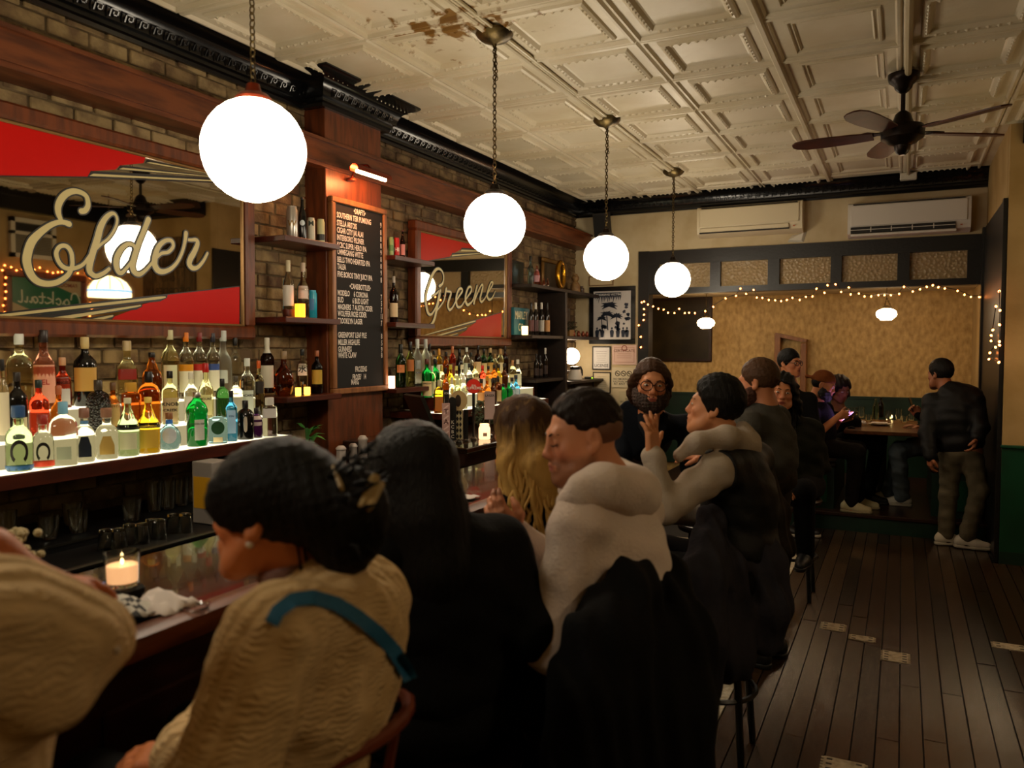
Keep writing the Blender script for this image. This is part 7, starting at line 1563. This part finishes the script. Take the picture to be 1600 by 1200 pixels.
V = Vol(); trousers(V, j); kid(vol_obj('trousers', V, .016, m_blackc), A_P)
# ------------------------------------------------------------- woman with long straight dark hair, back turned
H = Head(CV(636, 742, 2.02), D(-.62, .78, -.05), 1.02)
j = seated(CV(700, 1098, 2.02), nrm(YA_-XB*.5), XB); j.update(neck=CV(655, 822, 2.05), sl=CV(598, 868, 1.92), sr=CV(782, 850, 2.12), el=CV(560, 1010, 2.0), wl=CV(560, 985, 2.15), er=CV(828, 985, 2.02), wr=CV(690, 1000, 2.35))
V = Vol(); body(V, j, .95); neck(V, H, j['neck'], .047); H.add(V); hand(V, j['wl'], XB, D(0, 0, -1), L=.9); hand(V, j['wr'], XB, D(0, 0, -1), L=.9, side=-1)
C_P = person(V, .009, H, 'woman in black with long straight dark hair, back turned beside the claw clip', '#b07850')
V = Vol(); V.ell(H.p(0, -.018, .036), (.098, .116, .100), H.M, .02); V.chain([H.p(0, -.05, .02), H.p(0, -.085, -.10), H.p(0, -.10, -.22), H.p(.0, -.10, -.36)], [.095, .092, .085, .06], .06)
for i in (-1, 1): V.chain([H.p(i*.06, -.03, .02), H.p(i*.075, -.05, -.10), H.p(i*.072, -.06, -.22), H.p(i*.055, -.07, -.36)], [.045, .048, .045, .03], .04)
V.cut(H.M @ np.array([0, -1., .35]), H.p(0, .075, .03), .02)
_M, _c2 = H.M, H.c
V.disp = lambda x, y, z: .0018*np.sin(np.arctan2((x-_c2[0]), (y-_c2[1]))*60+np.sin(z*18)*1.2)+.001*np.sin(x*260+y*190+z*14); ex = MB(); q = random.Random(2)
for k in range(70):
    a = q.uniform(-2.3, 2.3); rx = .092*math.sin(a); ry = -.055-.075*math.cos(a); b0 = H.p(rx, ry, q.uniform(-.12, .0)); lock(ex, [b0, b0+np.array([0, 0, -.10])+H.M @ np.array([q.uniform(-.01, .01), -.012, 0]), b0+np.array([0, 0, -.28])+H.M @ np.array([q.uniform(-.02, .02), -.015, 0])], .006, 5)
kid(vol_obj('hair', V, .008, m_hairk, None, extra=ex), C_P)
V = Vol(); top(V, j, .030, 1.05, rs=(.074, .068, .05)); V.disp = folds(.004, FD); kid(vol_obj('jumper', V, .009, m_blackc), C_P)
V = Vol(); trousers(V, j); kid(vol_obj('trousers', V, .016, m_blackc), C_P); shoes(C_P, j)
# ------------------------------------------------------------- woman with long wavy blonde hair
H = Head(CV(812, 672, 2.92), D(-.72, .69, -.06), 1.0)
j = seated(CV(850, 928, 2.92), nrm(YA_-XB*.4), XB); j.update(neck=CV(826, 735, 2.94), sl=CV(795, 790, 2.84), sr=CV(890, 770, 3.06), el=CV(770, 880, 2.9), wl=CV(800, 850, 3.0), er=CV(905, 850, 3.2), wr=CV(830, 840, 3.3))
V = Vol(); body(V, j, .93); neck(V, H, j['neck'], .047); H.add(V); hand(V, j['wl'], XB, D(0, 0, -1), L=.9); hand(V, j['wr'], XB, D(0, 0, -1), L=.9, side=-1)
D_P = person(V, .009, H, 'woman in black with long wavy blonde hair, seen from behind', '#b07850')
def balayage():
    m = pm('blonde_hair', '#4a3018', .6, spec=.2, bump=.4, bscale=70, bstretch=(3, 3, .5)); t = m.node_tree; N, L = t.nodes.new, t.links.new; g = N('ShaderNodeNewGeometry'); sx = N('ShaderNodeSeparateXYZ'); L(g.outputs['Position'], sx.inputs[0])
    mr = N('ShaderNodeMapRange'); mr.inputs[1].default_value = 1.45; mr.inputs[2].default_value = 1.20; L(sx.outputs['Z'], mr.inputs[0]); n = N('ShaderNodeTexNoise'); n.inputs['Scale'].default_value = 22; mp = N('ShaderNodeMapping'); mp.inputs['Scale'].default_value = (2, 2, .25); L(g.outputs['Position'], mp.inputs[0]); L(mp.outputs[0], n.inputs['Vector'])
    ad = N('ShaderNodeMath'); ad.operation = 'MULTIPLY_ADD'; L(n.outputs['Fac'], ad.inputs[0]); ad.inputs[1].default_value = .7; L(mr.outputs[0], ad.inputs[2])
    r = N('ShaderNodeValToRGB'); r.color_ramp.elements[0].position = .40; r.color_ramp.elements[1].position = 1.35/1.0 if 0 else 1.0; r.color_ramp.elements[0].color = (*lin('#3a2412'), 1); r.color_ramp.elements[1].color = (*lin('#b08a4a'), 1); L(ad.outputs[0], r.inputs[0]); L(r.outputs[0], t.nodes['Principled BSDF'].inputs['Base Color']); return m
m_blond = balayage(); V = Vol(); V.ell(H.p(0, -.016, .036), (.096, .112, .098), H.M, .02); V.chain([H.p(0, -.05, .0), H.p(0, -.085, -.12), H.p(0, -.10, -.22)], [.090, .088, .06], .05); V.cut(H.M @ np.array([0, -1., .35]), H.p(0, .080, .03), .02)
for i in (-1, 1): V.chain([H.p(i*.06, -.02, .03), H.p(i*.088, -.035, -.10), H.p(i*.110, -.045, -.21)], [.045, .048, .034], .04)
_c3 = H.c; V.disp = lambda x, y, z: .0045*np.sin(np.arctan2(x-_c3[0]+.05, y-_c3[1]-.05)*13+1.6*np.sin(z*38))*np.clip((1.58-z)/.12, .15, 1)+.0012*np.sin(y*260-x*210); ex = MB(); q = random.Random(6)
for k in range(120):
    a = q.uniform(-2.5, 2.5); rx, ry = .102*math.sin(a), -.045-.083*math.cos(a); b0 = H.p(rx, ry, q.uniform(-.10, .03)); e = H.p(rx*1.5, ry*1.10-.01, q.uniform(-.40, -.26)); lock(ex, wavy(b0, e, q.uniform(.012, .022), 12, q.uniform(0, 6), nrm(H.M @ np.array([math.sin(a), -math.cos(a), 0])), nrm(H.M @ np.array([math.cos(a), math.sin(a), 0])), q.uniform(1.3, 2.1)), q.uniform(.006, .011), 5)
kid(vol_obj('hair', V, .008, m_blond, None, extra=ex), D_P)
V = Vol(); top(V, j, .022, 1.0); V.disp = folds(.004, FD); kid(vol_obj('jumper', V, .010, m_blackc), D_P); V = Vol(); trousers(V, j); kid(vol_obj('trousers', V, .018, m_blackc), D_P)
# ------------------------------------------------------------- man in black vest raising his hand
H = Head(CV(1116, 636, 3.32), D(-.90, .36, .10), 1.0, jaw=1.03)
j = seated(CV(1160, 886, 3.27), YA_, XB); j.update(neck=CV(1143, 696, 3.34), sl=CV(1122, 735, 3.14), sr=CV(1178, 718, 3.48), el=CV(1036, 795, 3.05), wl=CV(1020, 712, 3.06), er=CV(1085, 800, 3.5), wr=CV(1000, 800, 3.4))
V = Vol(); body(V, j); neck(V, H, j['neck'], .060); H.add(V); hand(V, j['wl'], CV(1018, 640, 3.06)-j['wl'], D(-.75, .6, 0), (.02, .10, .18, .28), 1.02, -.4, side=-1, spread=.05); hand(V, j['wr'], XB, D(0, 0, -1), side=-1)
G_P = person(V, .0056, H, 'man in black quilted vest over grey hoodie raising an open hand', '#cc8c62', flush='#bc6a48')
H.brows(G_P, m_hairk); H.eyes(G_P, (-.1, 1, 0)); kid(H.short_hair(G_P, None, m_hairk, vol=.018, back=-.052, slope=.85, front=.090, top=.066, tex=.004, h=.006), G_P)
m_gh = knit('hoodie_grey', '#b5a798', '#a89a88', .35, 120); V = Vol(); top(V, j, .012, 1.0, rs=(.074, .062, .044)); V.chain([CV(1062, 712, 3.12), CV(1090, 690, 3.12), CV(1135, 683, 3.16), CV(1166, 694, 3.3), CV(1160, 690, 3.44)], [.026, .034, .042, .050, .040], .04)
V.ell(CV(1158, 690, 3.32), (.06, .10, .05), None, .04); V.cap(CV(1160, 668, 3.3), CV(1166, 672, 3.36), .03, .03, .03); V.ell(H.p(0, -.01, -.05), (.072, .085, .095), H.M, .015, '-'); V.disp = folds(.004, FD); kid(vol_obj('hoodie', V, .0078, m_gh), G_P)
V = Vol(); M, ch, up, fw = top(V, j, .034, 1.0, sl=(), sleeve=0, belly=.01); V.cap(j['sl'], j['sr'], .082, .082, .04); V.ell(j['sl']+D(-.3, -.6, -.1)*.06, (.075, .075, .10), None, .02, '-'); V.ell(CV(1140, 672, 3.3), (.085, .12, .075), None, .02, '-'); V.disp = folds(.003, FD); kid(vol_obj('vest', V, .0085, m_blackv), G_P)
V = Vol(); trousers(V, j); kid(vol_obj('trousers', V, .016, m_blackc), G_P); shoes(G_P, j)
# ------------------------------------------------------------- bearded man in glasses leaning over the bar
H = Head(CV(1017, 600, 4.2), D(-.05, -.99, -.10), 1.08, roll=.06)
j = standing(np.array([-2.2, 4.72, 1.04]), nrm(YA_), D(.3, -.9, 0)); j.update(neck=CV(1020, 655, 4.28), sl=CV(1075, 668, 4.42), sr=CV(977, 668, 4.42), el=CV(1085, 745, 4.45), wl=CV(1050, 790, 4.4), er=CV(966, 735, 4.32), wr=CV(985, 790, 4.2))
V = Vol(); body(V, j, 1.0); neck(V, H, j['neck'], .060); H.add(V, smile=1.2); hand(V, j['wl'], D(-.6, -.4, -.3), D(0, 0, -1)); hand(V, j['wr'], D(.5, -.5, -.3), D(0, 0, -1))
F_P = person(V, .0068, H, 'smiling bearded man in round glasses and dark short-sleeved shirt, facing us', '#c4845c', flush='#b86444')
H.eyes(F_P); H.brows(F_P, m_hairm); kid(H.beard(F_P, pm('brown_beard', '#2e1c11', .7, bump=.8, bscale=120), .006, .015), F_P); kid(H.glasses(F_P, pm('glasses_brown', '#3a1a12', .3), .0245), F_P)
V = Vol(); V.ell(H.p(0, -.018, .040), (.090, .110, .098), H.M, .02)
for i in (-1, 1): V.chain([H.p(i*.068, .02, .05), H.p(i*.082, -.02, .0), H.p(i*.080, -.045, -.06), H.p(i*.072, -.06, -.10)], [.026, .026, .028, .020], .03)
V.ell(H.p(0, -.07, -.04), (.085, .045, .075), H.M, .03); V.cut(H.M @ np.array([0, -1., .55]), H.p(0, .068, .058), .012); V.ell(H.p(0, .06, .0), (.064, .06, .070), H.M, .015, '-'); V.disp = lambda x, y, z: .0015*np.sin(x*200+z*60)+.001*np.sin(z*260+y*80); kid(vol_obj('hair', V, .006, m_hairm), F_P)
m_navy = knit('shirt_dark_navy', '#11151c', '#0c0f15', .2, 80); V = Vol(); M, ch, up, fw = top(V, j, .024, 1.08, sleeve=0, rs=(.075, .068, .05)); V.ell(H.p(0, .03, -.13), (.04, .09, .07), H.M, .02, '-')
for s_ in 'lr': V.cut(np.array([0, 0, 1.]), np.array([0, 0, .78]), .02)
V.disp = folds(.004, FD); kid(vol_obj('shirt', V, .0085, m_navy), F_P)
mb = MB()
for g in (-1, 1): mb.add([CV(1020+g*12, 640, 4.22), CV(1020+g*24, 648, 4.24), CV(1020+g*22, 668, 4.20), CV(1020+g*10, 690, 4.16), CV(1020+g*8, 672, 4.17)], [(0,1,2,4),(2,3,4)])
k_ = mb.build('collar', m_navy, None, False, False); k_.parent = F_P
# ------------------------------------------------------------- standing man in grey sweater
H = Head(CV(1184, 598, 4.25), D(-.80, .58, -.10), 1.0)
pel = CV(1196, 738, 4.28); j = standing(pel, nrm(YA_-XB*.3), D(-.8, .6, 0)); j.update(neck=CV(1194, 640, 4.25), sl=CV(1170, 668, 4.10), sr=CV(1212, 655, 4.42), el=CV(1128, 700, 4.05), wl=CV(1105, 715, 3.95), er=CV(1180, 720, 4.6), wr=CV(1120, 710, 4.7))
V = Vol(); body(V, j, 1.03); neck(V, H, j['neck'], .060); H.add(V); hand(V, j['wl'], XB, D(0, 0, -1)); hand(V, j['wr'], XB, D(0, 0, -1), side=-1)
H_P = person(V, .0075, H, 'standing man in charcoal sweater with cropped light brown hair, leaning to the bar', '#c4805a', beard='#5a3420')
kid(H.short_hair(H_P, None, m_hairs, vol=.010, back=-.045, slope=.9, front=.092, top=.055, h=.0065), H_P); kid(H.beard(H_P, pm('auburn_beard', '#4a2816', .7, bump=.8, bscale=120), .007, .014), H_P); H.eyes(H_P)
m_char = knit('sweater_charcoal', '#4a4842', '#3c3b36', .4, 110); V = Vol(); M, ch, up, fw = top(V, j, .030, 1.12, rs=(.078, .062, .046), belly=.025); V.cap(ch, j['neck']+up*.0, .09, .075, .04); V.ell(H.p(0, 0, -.02), (.08, .1, .10), H.M, .012, '-'); V.disp = folds(.004, FD); kid(vol_obj('sweater', V, .0085, m_char), H_P)
V = Vol(); trousers(V, j, 1.08); V.disp = folds(.004, FD); kid(vol_obj('trousers', V, .012, knit('trousers_brown', '#3a3228', '#2c261e', .3, 70)), H_P); shoes(H_P, j)
# ------------------------------------------------------------- woman looking towards us, dark waves, olive jacket
H = Head(CV(1221, 612, 5.3), D(-.22, -.96, -.08), 1.0, roll=.10, jaw=.93)
j = seated(CV(1245, 752, 5.42), nrm(-_R), D(-.5, -.8, 0), .38); j.update(neck=CV(1236, 650, 5.38), sl=CV(1268, 672, 5.42), sr=CV(1212, 676, 5.40), el=CV(1282, 728, 5.45), wl=CV(1252, 760, 5.25), er=CV(1195, 735, 5.3), wr=CV(1215, 760, 5.15))
V = Vol(); body(V, j, .92); neck(V, H, j['neck'], .047); H.add(V); hand(V, j['wl'], D(-.8, -.3, -.2), D(0, 0, -1), L=.9); hand(V, j['wr'], D(.3, -.6, -.2), D(0, 0, -1), L=.9)
I_P = person(V, .0072, H, 'woman with long dark hair and olive jacket glancing toward us', '#bc7c54', lips='#7a342c')
H.eyes(I_P, (.1, 1, 0)); H.brows(I_P, m_hairk, .004); k_ = MB().ball(H.p(-.078, .0, -.045), .006, 8, 6, (1, 1, 1.6)).build('earring', MATS['pearl'], None, True); k_.parent = I_P
V = Vol(); V.ell(H.p(0, -.020, .040), (.094, .112, .096), H.M, .02); V.chain([H.p(-.072, .0, .02), H.p(-.092, -.02, -.10), H.p(-.10, -.01, -.22), H.p(-.09, .02, -.33)], [.04, .05, .052, .03], .04); V.chain([H.p(.068, -.01, .03), H.p(.080, -.03, -.08), H.p(.075, -.05, -.2)], [.032, .036, .03], .03); V.ell(H.p(0, -.08, -.08), (.085, .05, .13), H.M, .03)
V.cut(H.M @ np.array([0, -1., .5]), H.p(0, .082, .040), .012); V.ell(H.p(.006, .065, -.012), (.060, .062, .080), H.M, .012, '-'); V.disp = lambda x, y, z: .004*np.sin(x*150+2*np.sin(z*35))+.003*np.sin(z*120+x*60); ex = MB(); q = random.Random(14)
for k in range(26): b0 = H.p(-.085+q.uniform(-.02, .02), q.uniform(-.04, .02), q.uniform(-.12, .0)); lock(ex, wavy(b0, b0+H.M @ np.array([q.uniform(-.05, .01), q.uniform(-.01, .04), q.uniform(-.28, -.18)]), .014, 10, q.uniform(0, 6), H.M[:, 1], H.M[:, 0], 1.8), .008, 5)
kid(vol_obj('hair', V, .0075, m_hairk, None, extra=ex), I_P)
V = Vol(); top(V, j, .030, 1.02, rs=(.070, .060, .046)); V.disp = folds(.005, FD); kid(vol_obj('jacket', V, .010, knit('jacket_olive', '#1a1a10', '#12120b', .3, 60)), I_P); V = Vol(); trousers(V, j); kid(vol_obj('trousers', V, .016, m_blackc), I_P); shoes(I_P, j)
# ------------------------------------------------------------- standing man in glasses behind her
H = Head(CV(1234, 568, 7.15), D(.55, -.83, -.02), 1.0)
j = standing(CV(1240, 700, 7.2), nrm(-_R), D(.6, -.7, 0), .08); j.update(neck=CV(1236, 605, 7.2), sl=CV(1264, 625, 7.15), sr=CV(1208, 625, 7.25), el=CV(1271, 662, 7.1), wl=CV(1273, 684, 7.02), er=CV(1203, 670, 7.25), wr=CV(1205, 705, 7.2))
V = Vol(); body(V, j); neck(V, H, j['neck'], .058); H.add(V); hand(V, j['wl'], D(.05, -.2, -1), D(-.8, 0, -.2), (.3, .35, .4, .4)); hand(V, j['wr'], D(0, 0, -1), D(.8, 0, 0))
J_P = person(V, .0085, H, 'man with short black hair and dark-rimmed glasses standing before the wooden frame', '#bc7850')
H.eyes(J_P); H.brows(J_P, m_hairk); kid(H.glasses(J_P, m_bk, .021), J_P); kid(H.short_hair(J_P, None, m_hairk, vol=.013, back=-.045, front=.094, top=.058, h=.0075), J_P)
V = Vol(); top(V, j, .024, rs=(.066, .056, .044)); kid(vol_obj('jacket', V, .012, m_blackc), J_P); V = Vol(); trousers(V, j); V.disp = folds(.004, FD); kid(vol_obj('trousers', V, .012, knit('trousers_tan', '#5a4e38', '#4a402c', .3, 70)), J_P); shoes(J_P, j, m_shoek, m_sole)
# ------------------------------------------------------------- booth: man in backward cap, woman beside him
H = Head(CV(1287, 601, 7.45), D(.80, -.42, -.38), 1.02)
pel = np.array([CV(1283, 700, 7.5)[0], CV(1283, 700, 7.5)[1], .80]); j = seated(pel, -YA_, -XB, .42, .46); j.update(neck=CV(1276, 628, 7.5), sl=CV(1290, 640, 7.66), sr=CV(1267, 646, 7.30), el=CV(1300, 672, 7.6), wl=CV(1312, 655, 7.45), er=CV(1277, 678, 7.20), wr=CV(1311, 650, 7.28))
for s_ in 'lr': j['a'+s_][2] = PZ+.085
j['kr'] = CV(1338, 706, 7.3); j['ar'] = CV(1330, 778, 7.4); j['ar'][2] = PZ+.085; j['al'] = j['ar']+[.05, .25, 0]; j['kl'] = j['kr']+[0, .22, 0]
V = Vol(); body(V, j); neck(V, H, j['neck'], .058); H.add(V); hand(V, j['wr'], D(.9, .1, .15), D(-.2, .8, .2), (.6, .7, .7, .7)); hand(V, j['wl'], D(.8, -.3, .25), D(.1, -.8, .3), (.5, .6, .6, .6), side=-1)
K_P = person(V, .0078, H, 'man in tan backward cap and dark tee bent over a glowing phone', '#bc7850', beard='#2c1a10')
H.eyes(K_P, (0, 1, -.5)); H.brows(K_P, m_hairk); kid(H.beard(K_P, pm('black_beard', '#140c08', .7, bump=.8, bscale=120), .007, .014), K_P); m_cap = knit('cap_tan', '#7a4420', '#6a3a1a', .2, 90)
V = Vol(); V.ell(H.p(0, -.016, .040), (.088, .108, .096), H.M, .02); V.cut(H.M @ np.array([0, -.25, 1.]), H.p(0, .09, .048), .008); V.chain([H.p(-.04, -.11, .03), H.p(0, -.165, .012), H.p(.04, -.11, .03)], [.010, .012, .010], .03); kid(vol_obj('cap', V, .007, m_cap), K_P)
V = Vol(); V.ell(H.p(0, -.03, .01), (.082, .088, .075), H.M, .01); V.cut(H.M @ np.array([0, -1., 0]), H.p(0, .01, 0), .01); kid(vol_obj('hair', V, .008, m_hairk), K_P)
V = Vol(); top(V, j, .022, sleeve=0, rs=(.068, .060, .05)); kid(vol_obj('tee_shirt', V, .010, knit('tee_dark', '#14131c', '#0e0d14')), K_P); V = Vol(); trousers(V, j); kid(vol_obj('trousers', V, .012, knit('trousers_dark', '#17110d', '#100c09')), K_P); shoes(K_P, j, pm('slip_on_cream', '#a89c78', .7), pm('slip_sole', '#8a7e60', .7))
for s_ in 'lr':
    a = j['a'+s_]; k_ = MB().lathe([(.044, -.01), (.045, .03), (.05, .14)], a, 16, cap0=False, cap1=False).build('sock', pm('sock_white', '#8f8878', .9), None, True); k_.parent = K_P
p = (j['wr']+j['wl'])/2+D(1, 0, .1)*.10; n_ = nrm(H.c-p+D(.25, .35, 0)*.1); u = nrm(np.cross(n_, [0, 0, 1.])); w_ = np.cross(u, n_)
t = empty('phone', p, 'phone with a bright violet screen in the capped man\'s hands', 'phone'); MB().obox(p, [u, w_, n_], (.036, .075, .004)).build('case', m_bk, t); MB().obox(p+n_*.0045, [u, w_, n_], (.033, .071, .0006)).build('screen', em('phone_screen', '#c8a0ff', 26.0), t)
H = Head(CV(1312, 607, 7.78), D(.25, -.85, -.42), 1.0, jaw=.94)
pel = np.array([CV(1305, 700, 8.05)[0], CV(1305, 700, 8.05)[1], .80]); j = seated(pel, -YA_, -XB, .4, .46); j.update(neck=CV(1311, 638, 7.85), sl=CV(1334, 660, 7.85), sr=CV(1292, 660, 7.9), el=CV(1338, 690, 7.8), wl=CV(1330, 672, 7.65), er=CV(1290, 690, 7.9), wr=CV(1320, 680, 7.7))
for s_ in 'lr': j['a'+s_][2] = PZ+.085
V = Vol(); body(V, j, .9); neck(V, H, j['neck'], .046); H.add(V); L_P = person(V, .009, H, 'dark-haired woman in black leaning beside the capped man in the booth', '#8a5638')
H.eyes(L_P, (0, 1, -.4)); H.brows(L_P, m_hairk, .004); V = Vol(); V.ell(H.p(0, -.02, .040), (.096, .112, .096), H.M, .02)
for i in (-1, 1): V.chain([H.p(i*.074, .0, .02), H.p(i*.090, .0, -.08), H.p(i*.085, .01, -.17)], [.038, .042, .028], .04)
V.ell(H.p(0, -.08, -.06), (.09, .05, .12), H.M, .03); V.cut(H.M @ np.array([0, -1., .5]), H.p(0, .085, .045), .012); V.ell(H.p(0, .065, -.01), (.058, .062, .075), H.M, .012, '-'); V.disp = lambda x, y, z: .004*np.sin(x*150+z*40); kid(vol_obj('hair', V, .009, m_hairb), L_P)
V = Vol(); top(V, j, .022, .95); kid(vol_obj('top', V, .012, m_blackc), L_P); V = Vol(); trousers(V, j); kid(vol_obj('trousers', V, .016, m_blackc), L_P); shoes(L_P, j)
# ------------------------------------------------------------- booth: sitter on the right, jeans and trainers
H = Head(CV(1492, 618, 7.9), D(-.9, .1, -.3), .98)
pel = np.array([CV(1470, 700, 7.9)[0], CV(1470, 700, 7.9)[1], .80]); j = seated(pel, YA_, XB, .42, .46); j.update(neck=CV(1490, 645, 7.9), sl=CV(1484, 662, 7.75), sr=CV(1498, 658, 8.05), el=CV(1468, 690, 7.72), wl=CV(1437, 668, 7.72), er=CV(1480, 680, 8.1), wr=CV(1434, 648, 7.95))
j['kl'] = CV(1403, 706, 7.55); j['al'] = CV(1409, 775, 7.7); j['al'][2] = PZ+.085; j['kr'] = j['kl']+[.02, .22, 0]; j['ar'] = j['al']+[-.12, .2, 0]
V = Vol(); body(V, j, .95); neck(V, H, j['neck'], .052); H.add(V); hand(V, j['wr'], D(-.6, 0, .7), D(-.4, -.6, 0), (.6, .7, .7, .7)); hand(V, j['wl'], D(-.9, .2, .2), D(0, 0, -1), (.3, .3, .3, .3))
N_P = person(V, .0085, H, 'sitter in pale jeans and white trainers mostly hidden behind the standing man', '#a8704c'); kid(H.short_hair(N_P, None, m_hairb, h=.009), N_P)
V = Vol(); top(V, j, .022); kid(vol_obj('jumper', V, .012, m_blackc), N_P); V = Vol(); trousers(V, j, 1.05, .97, .012); V.disp = folds(.006, FD); kid(vol_obj('jeans', V, .010, knit('denim_pale', '#5c6468', '#4a5256', .3, 70)), N_P); shoes(N_P, j, m_shoe, m_sole)
p = j['wr']+D(-.5, 0, .8)*.12; t = empty('phone', p, 'dark phone held up above the right side of the booth table', 'phone'); MB().obox(p, [D(.5, .6, 0), nrm(D(-.3, 0, .9)), nrm(np.cross(D(.5, .6, 0), D(-.3, 0, .9)))], (.036, .075, .004)).build('case', m_bk, t)
# ------------------------------------------------------------- standing man in black jacket, back turned
H = Head(CV(1469, 585, 6.88), D(-.35, .90, -.15), 1.02)
j = dict(pel=CV(1502, 704, 6.76), neck=CV(1483, 612, 6.8), sl=CV(1456, 628, 6.86), sr=CV(1523, 626, 6.68), el=CV(1449, 676, 6.8), wl=CV(1453, 712, 6.7), er=CV(1532, 668, 6.58), wr=CV(1527, 684, 6.54))
j.update(hl=CV(1486, 712, 6.80), hr=CV(1517, 712, 6.72), kl=CV(1482, 775, 6.82), kr=CV(1530, 768, 6.66), al=CV(1478, 836, 6.84), ar=CV(1510, 840, 6.72), toel=D(.97, -.1, 0), toer=D(.85, -.5, 0)); 
for s_ in 'lr': j['a'+s_][2] = .088
V = Vol(); body(V, j, 1.02); neck(V, H, j['neck'], .058); H.add(V); hand(V, j['wr'], D(-.35, -.1, -.9), D(-.6, .4, 0), (.4, .5, .5, .5), side=-1); hand(V, j['wl'], D(.1, .1, -1), D(.8, 0, 0), (.4, .4, .4, .4))
M_P = person(V, .0078, H, 'standing man in black jacket, grey trousers and white trainers, back turned by the booth', '#9a6040', group=None); kid(H.short_hair(M_P, None, m_hairk, vol=.013, back=-.055, h=.0075), M_P)
V = Vol(); M, ch, up, fw = top(V, j, .034, 1.04, rs=(.076, .066, .052)); V.ell(CV(1503, 612, 6.76), (.13, .10, .07), None, .06); V.cap(ch+up*.02, j['neck']+up*.02, .085, .07, .04); V.ell(H.p(0, 0, 0), (.08, .1, .1), H.M, .012, '-'); V.disp = folds(.004, FD); kid(vol_obj('jacket', V, .010, m_blackv), M_P)
V = Vol(); trousers(V, j, .98, .96, .008); V.disp = folds(.004, FD); kid(vol_obj('trousers', V, .010, knit('trousers_grey', '#5a5240', '#4a4434', .3, 70)), M_P); shoes(M_P, j, m_shoe, m_sole, m_ink)
# ================================================================= stools and the coats hung on them
def at_seat(o_): return None
for x, y, bk_, lb in ((-1.075, 1.16, True, 'bar stool with curved wooden back rim under the woman in cream sweater'), (-.75, 2.02, False, 'bar stool under the man in the pale hoodie, hung with the black coat'),
                      (-1.02, 1.70, False, 'bar stool under the woman with long straight hair'), (-1.16, 2.66, False, 'bar stool under the wavy blonde woman'), (-.68, 3.32, False, 'bar stool under the man raising his hand'), (-.66, 5.69, False, 'bar stool under the woman in the olive jacket'), (-1.05, .45, False, 'bar stool under the person at the left edge'),
                      (-.98, 4.62, False, 'empty bar stool beside the man in charcoal sweater, hung with the brown coat')): stool(x, y, lb, bk_)
def coat(pts, label, mat, q=0, h=.010, thick=.022):
    """a coat slung over a stool back: two falls of cloth over the rim, with folds"""
    V = Vol()
    for chain_, rr in pts: V.chain(chain_, rr, .05)
    V.disp = folds(.011, [((55, 60, 6), .6), ((30, -45, 9), .5), ((90, 20, 4), .25)], q); o = vol_obj('coat', V, h, mat); return tag(o, label, 'coat', None)
G3 = lambda *a: [CV(*p) for p in a]
coat([(G3((985, 925, 2.02), (940, 1000, 1.92), (925, 1080, 1.90), (910, 1180, 1.90)), [.075, .085, .10, .11]), (G3((1040, 908, 2.2), (1052, 1000, 2.12), (1042, 1100, 2.08), (1030, 1230, 2.05)), [.070, .10, .125, .14]),
      (G3((985, 920, 2.05), (1045, 905, 2.3)), [.06, .06]), (G3((965, 1010, 2.0), (960, 1200, 2.0)), [.11, .14]), (G3((1060, 1000, 2.3), (1050, 1220, 2.3)), [.08, .13])], 'big black coat hanging on the stool of the man in the pale hoodie', m_blackc)
m_grey = knit('coat_grey', '#2e2c32', '#232226', .4, 50)
coat([(G3((1110, 815, 3.15), (1100, 900, 3.02), (1092, 1000, 3.0), (1090, 1080, 3.0)), [.05, .085, .10, .08]), (G3((1170, 800, 3.3), (1190, 880, 3.2), (1198, 950, 3.15), (1196, 1000, 3.15)), [.055, .09, .09, .06]),
      (G3((1110, 812, 3.15), (1170, 800, 3.45)), [.045, .045]), (G3((1135, 880, 3.15), (1135, 1020, 3.1)), [.09, .11])], 'dark grey coat hanging behind the man raising his hand', m_grey, 1)
coat([(G3((1196, 735, 3.95), (1205, 800, 3.9), (1214, 860, 3.9), (1212, 895, 3.9)), [.05, .07, .07, .05]), (G3((1180, 760, 4.0), (1186, 900, 3.95)), [.06, .09])], 'brown coat hanging by the man in charcoal sweater', knit('coat_brown', '#2e261d', '#221c15', .4, 50), 2)
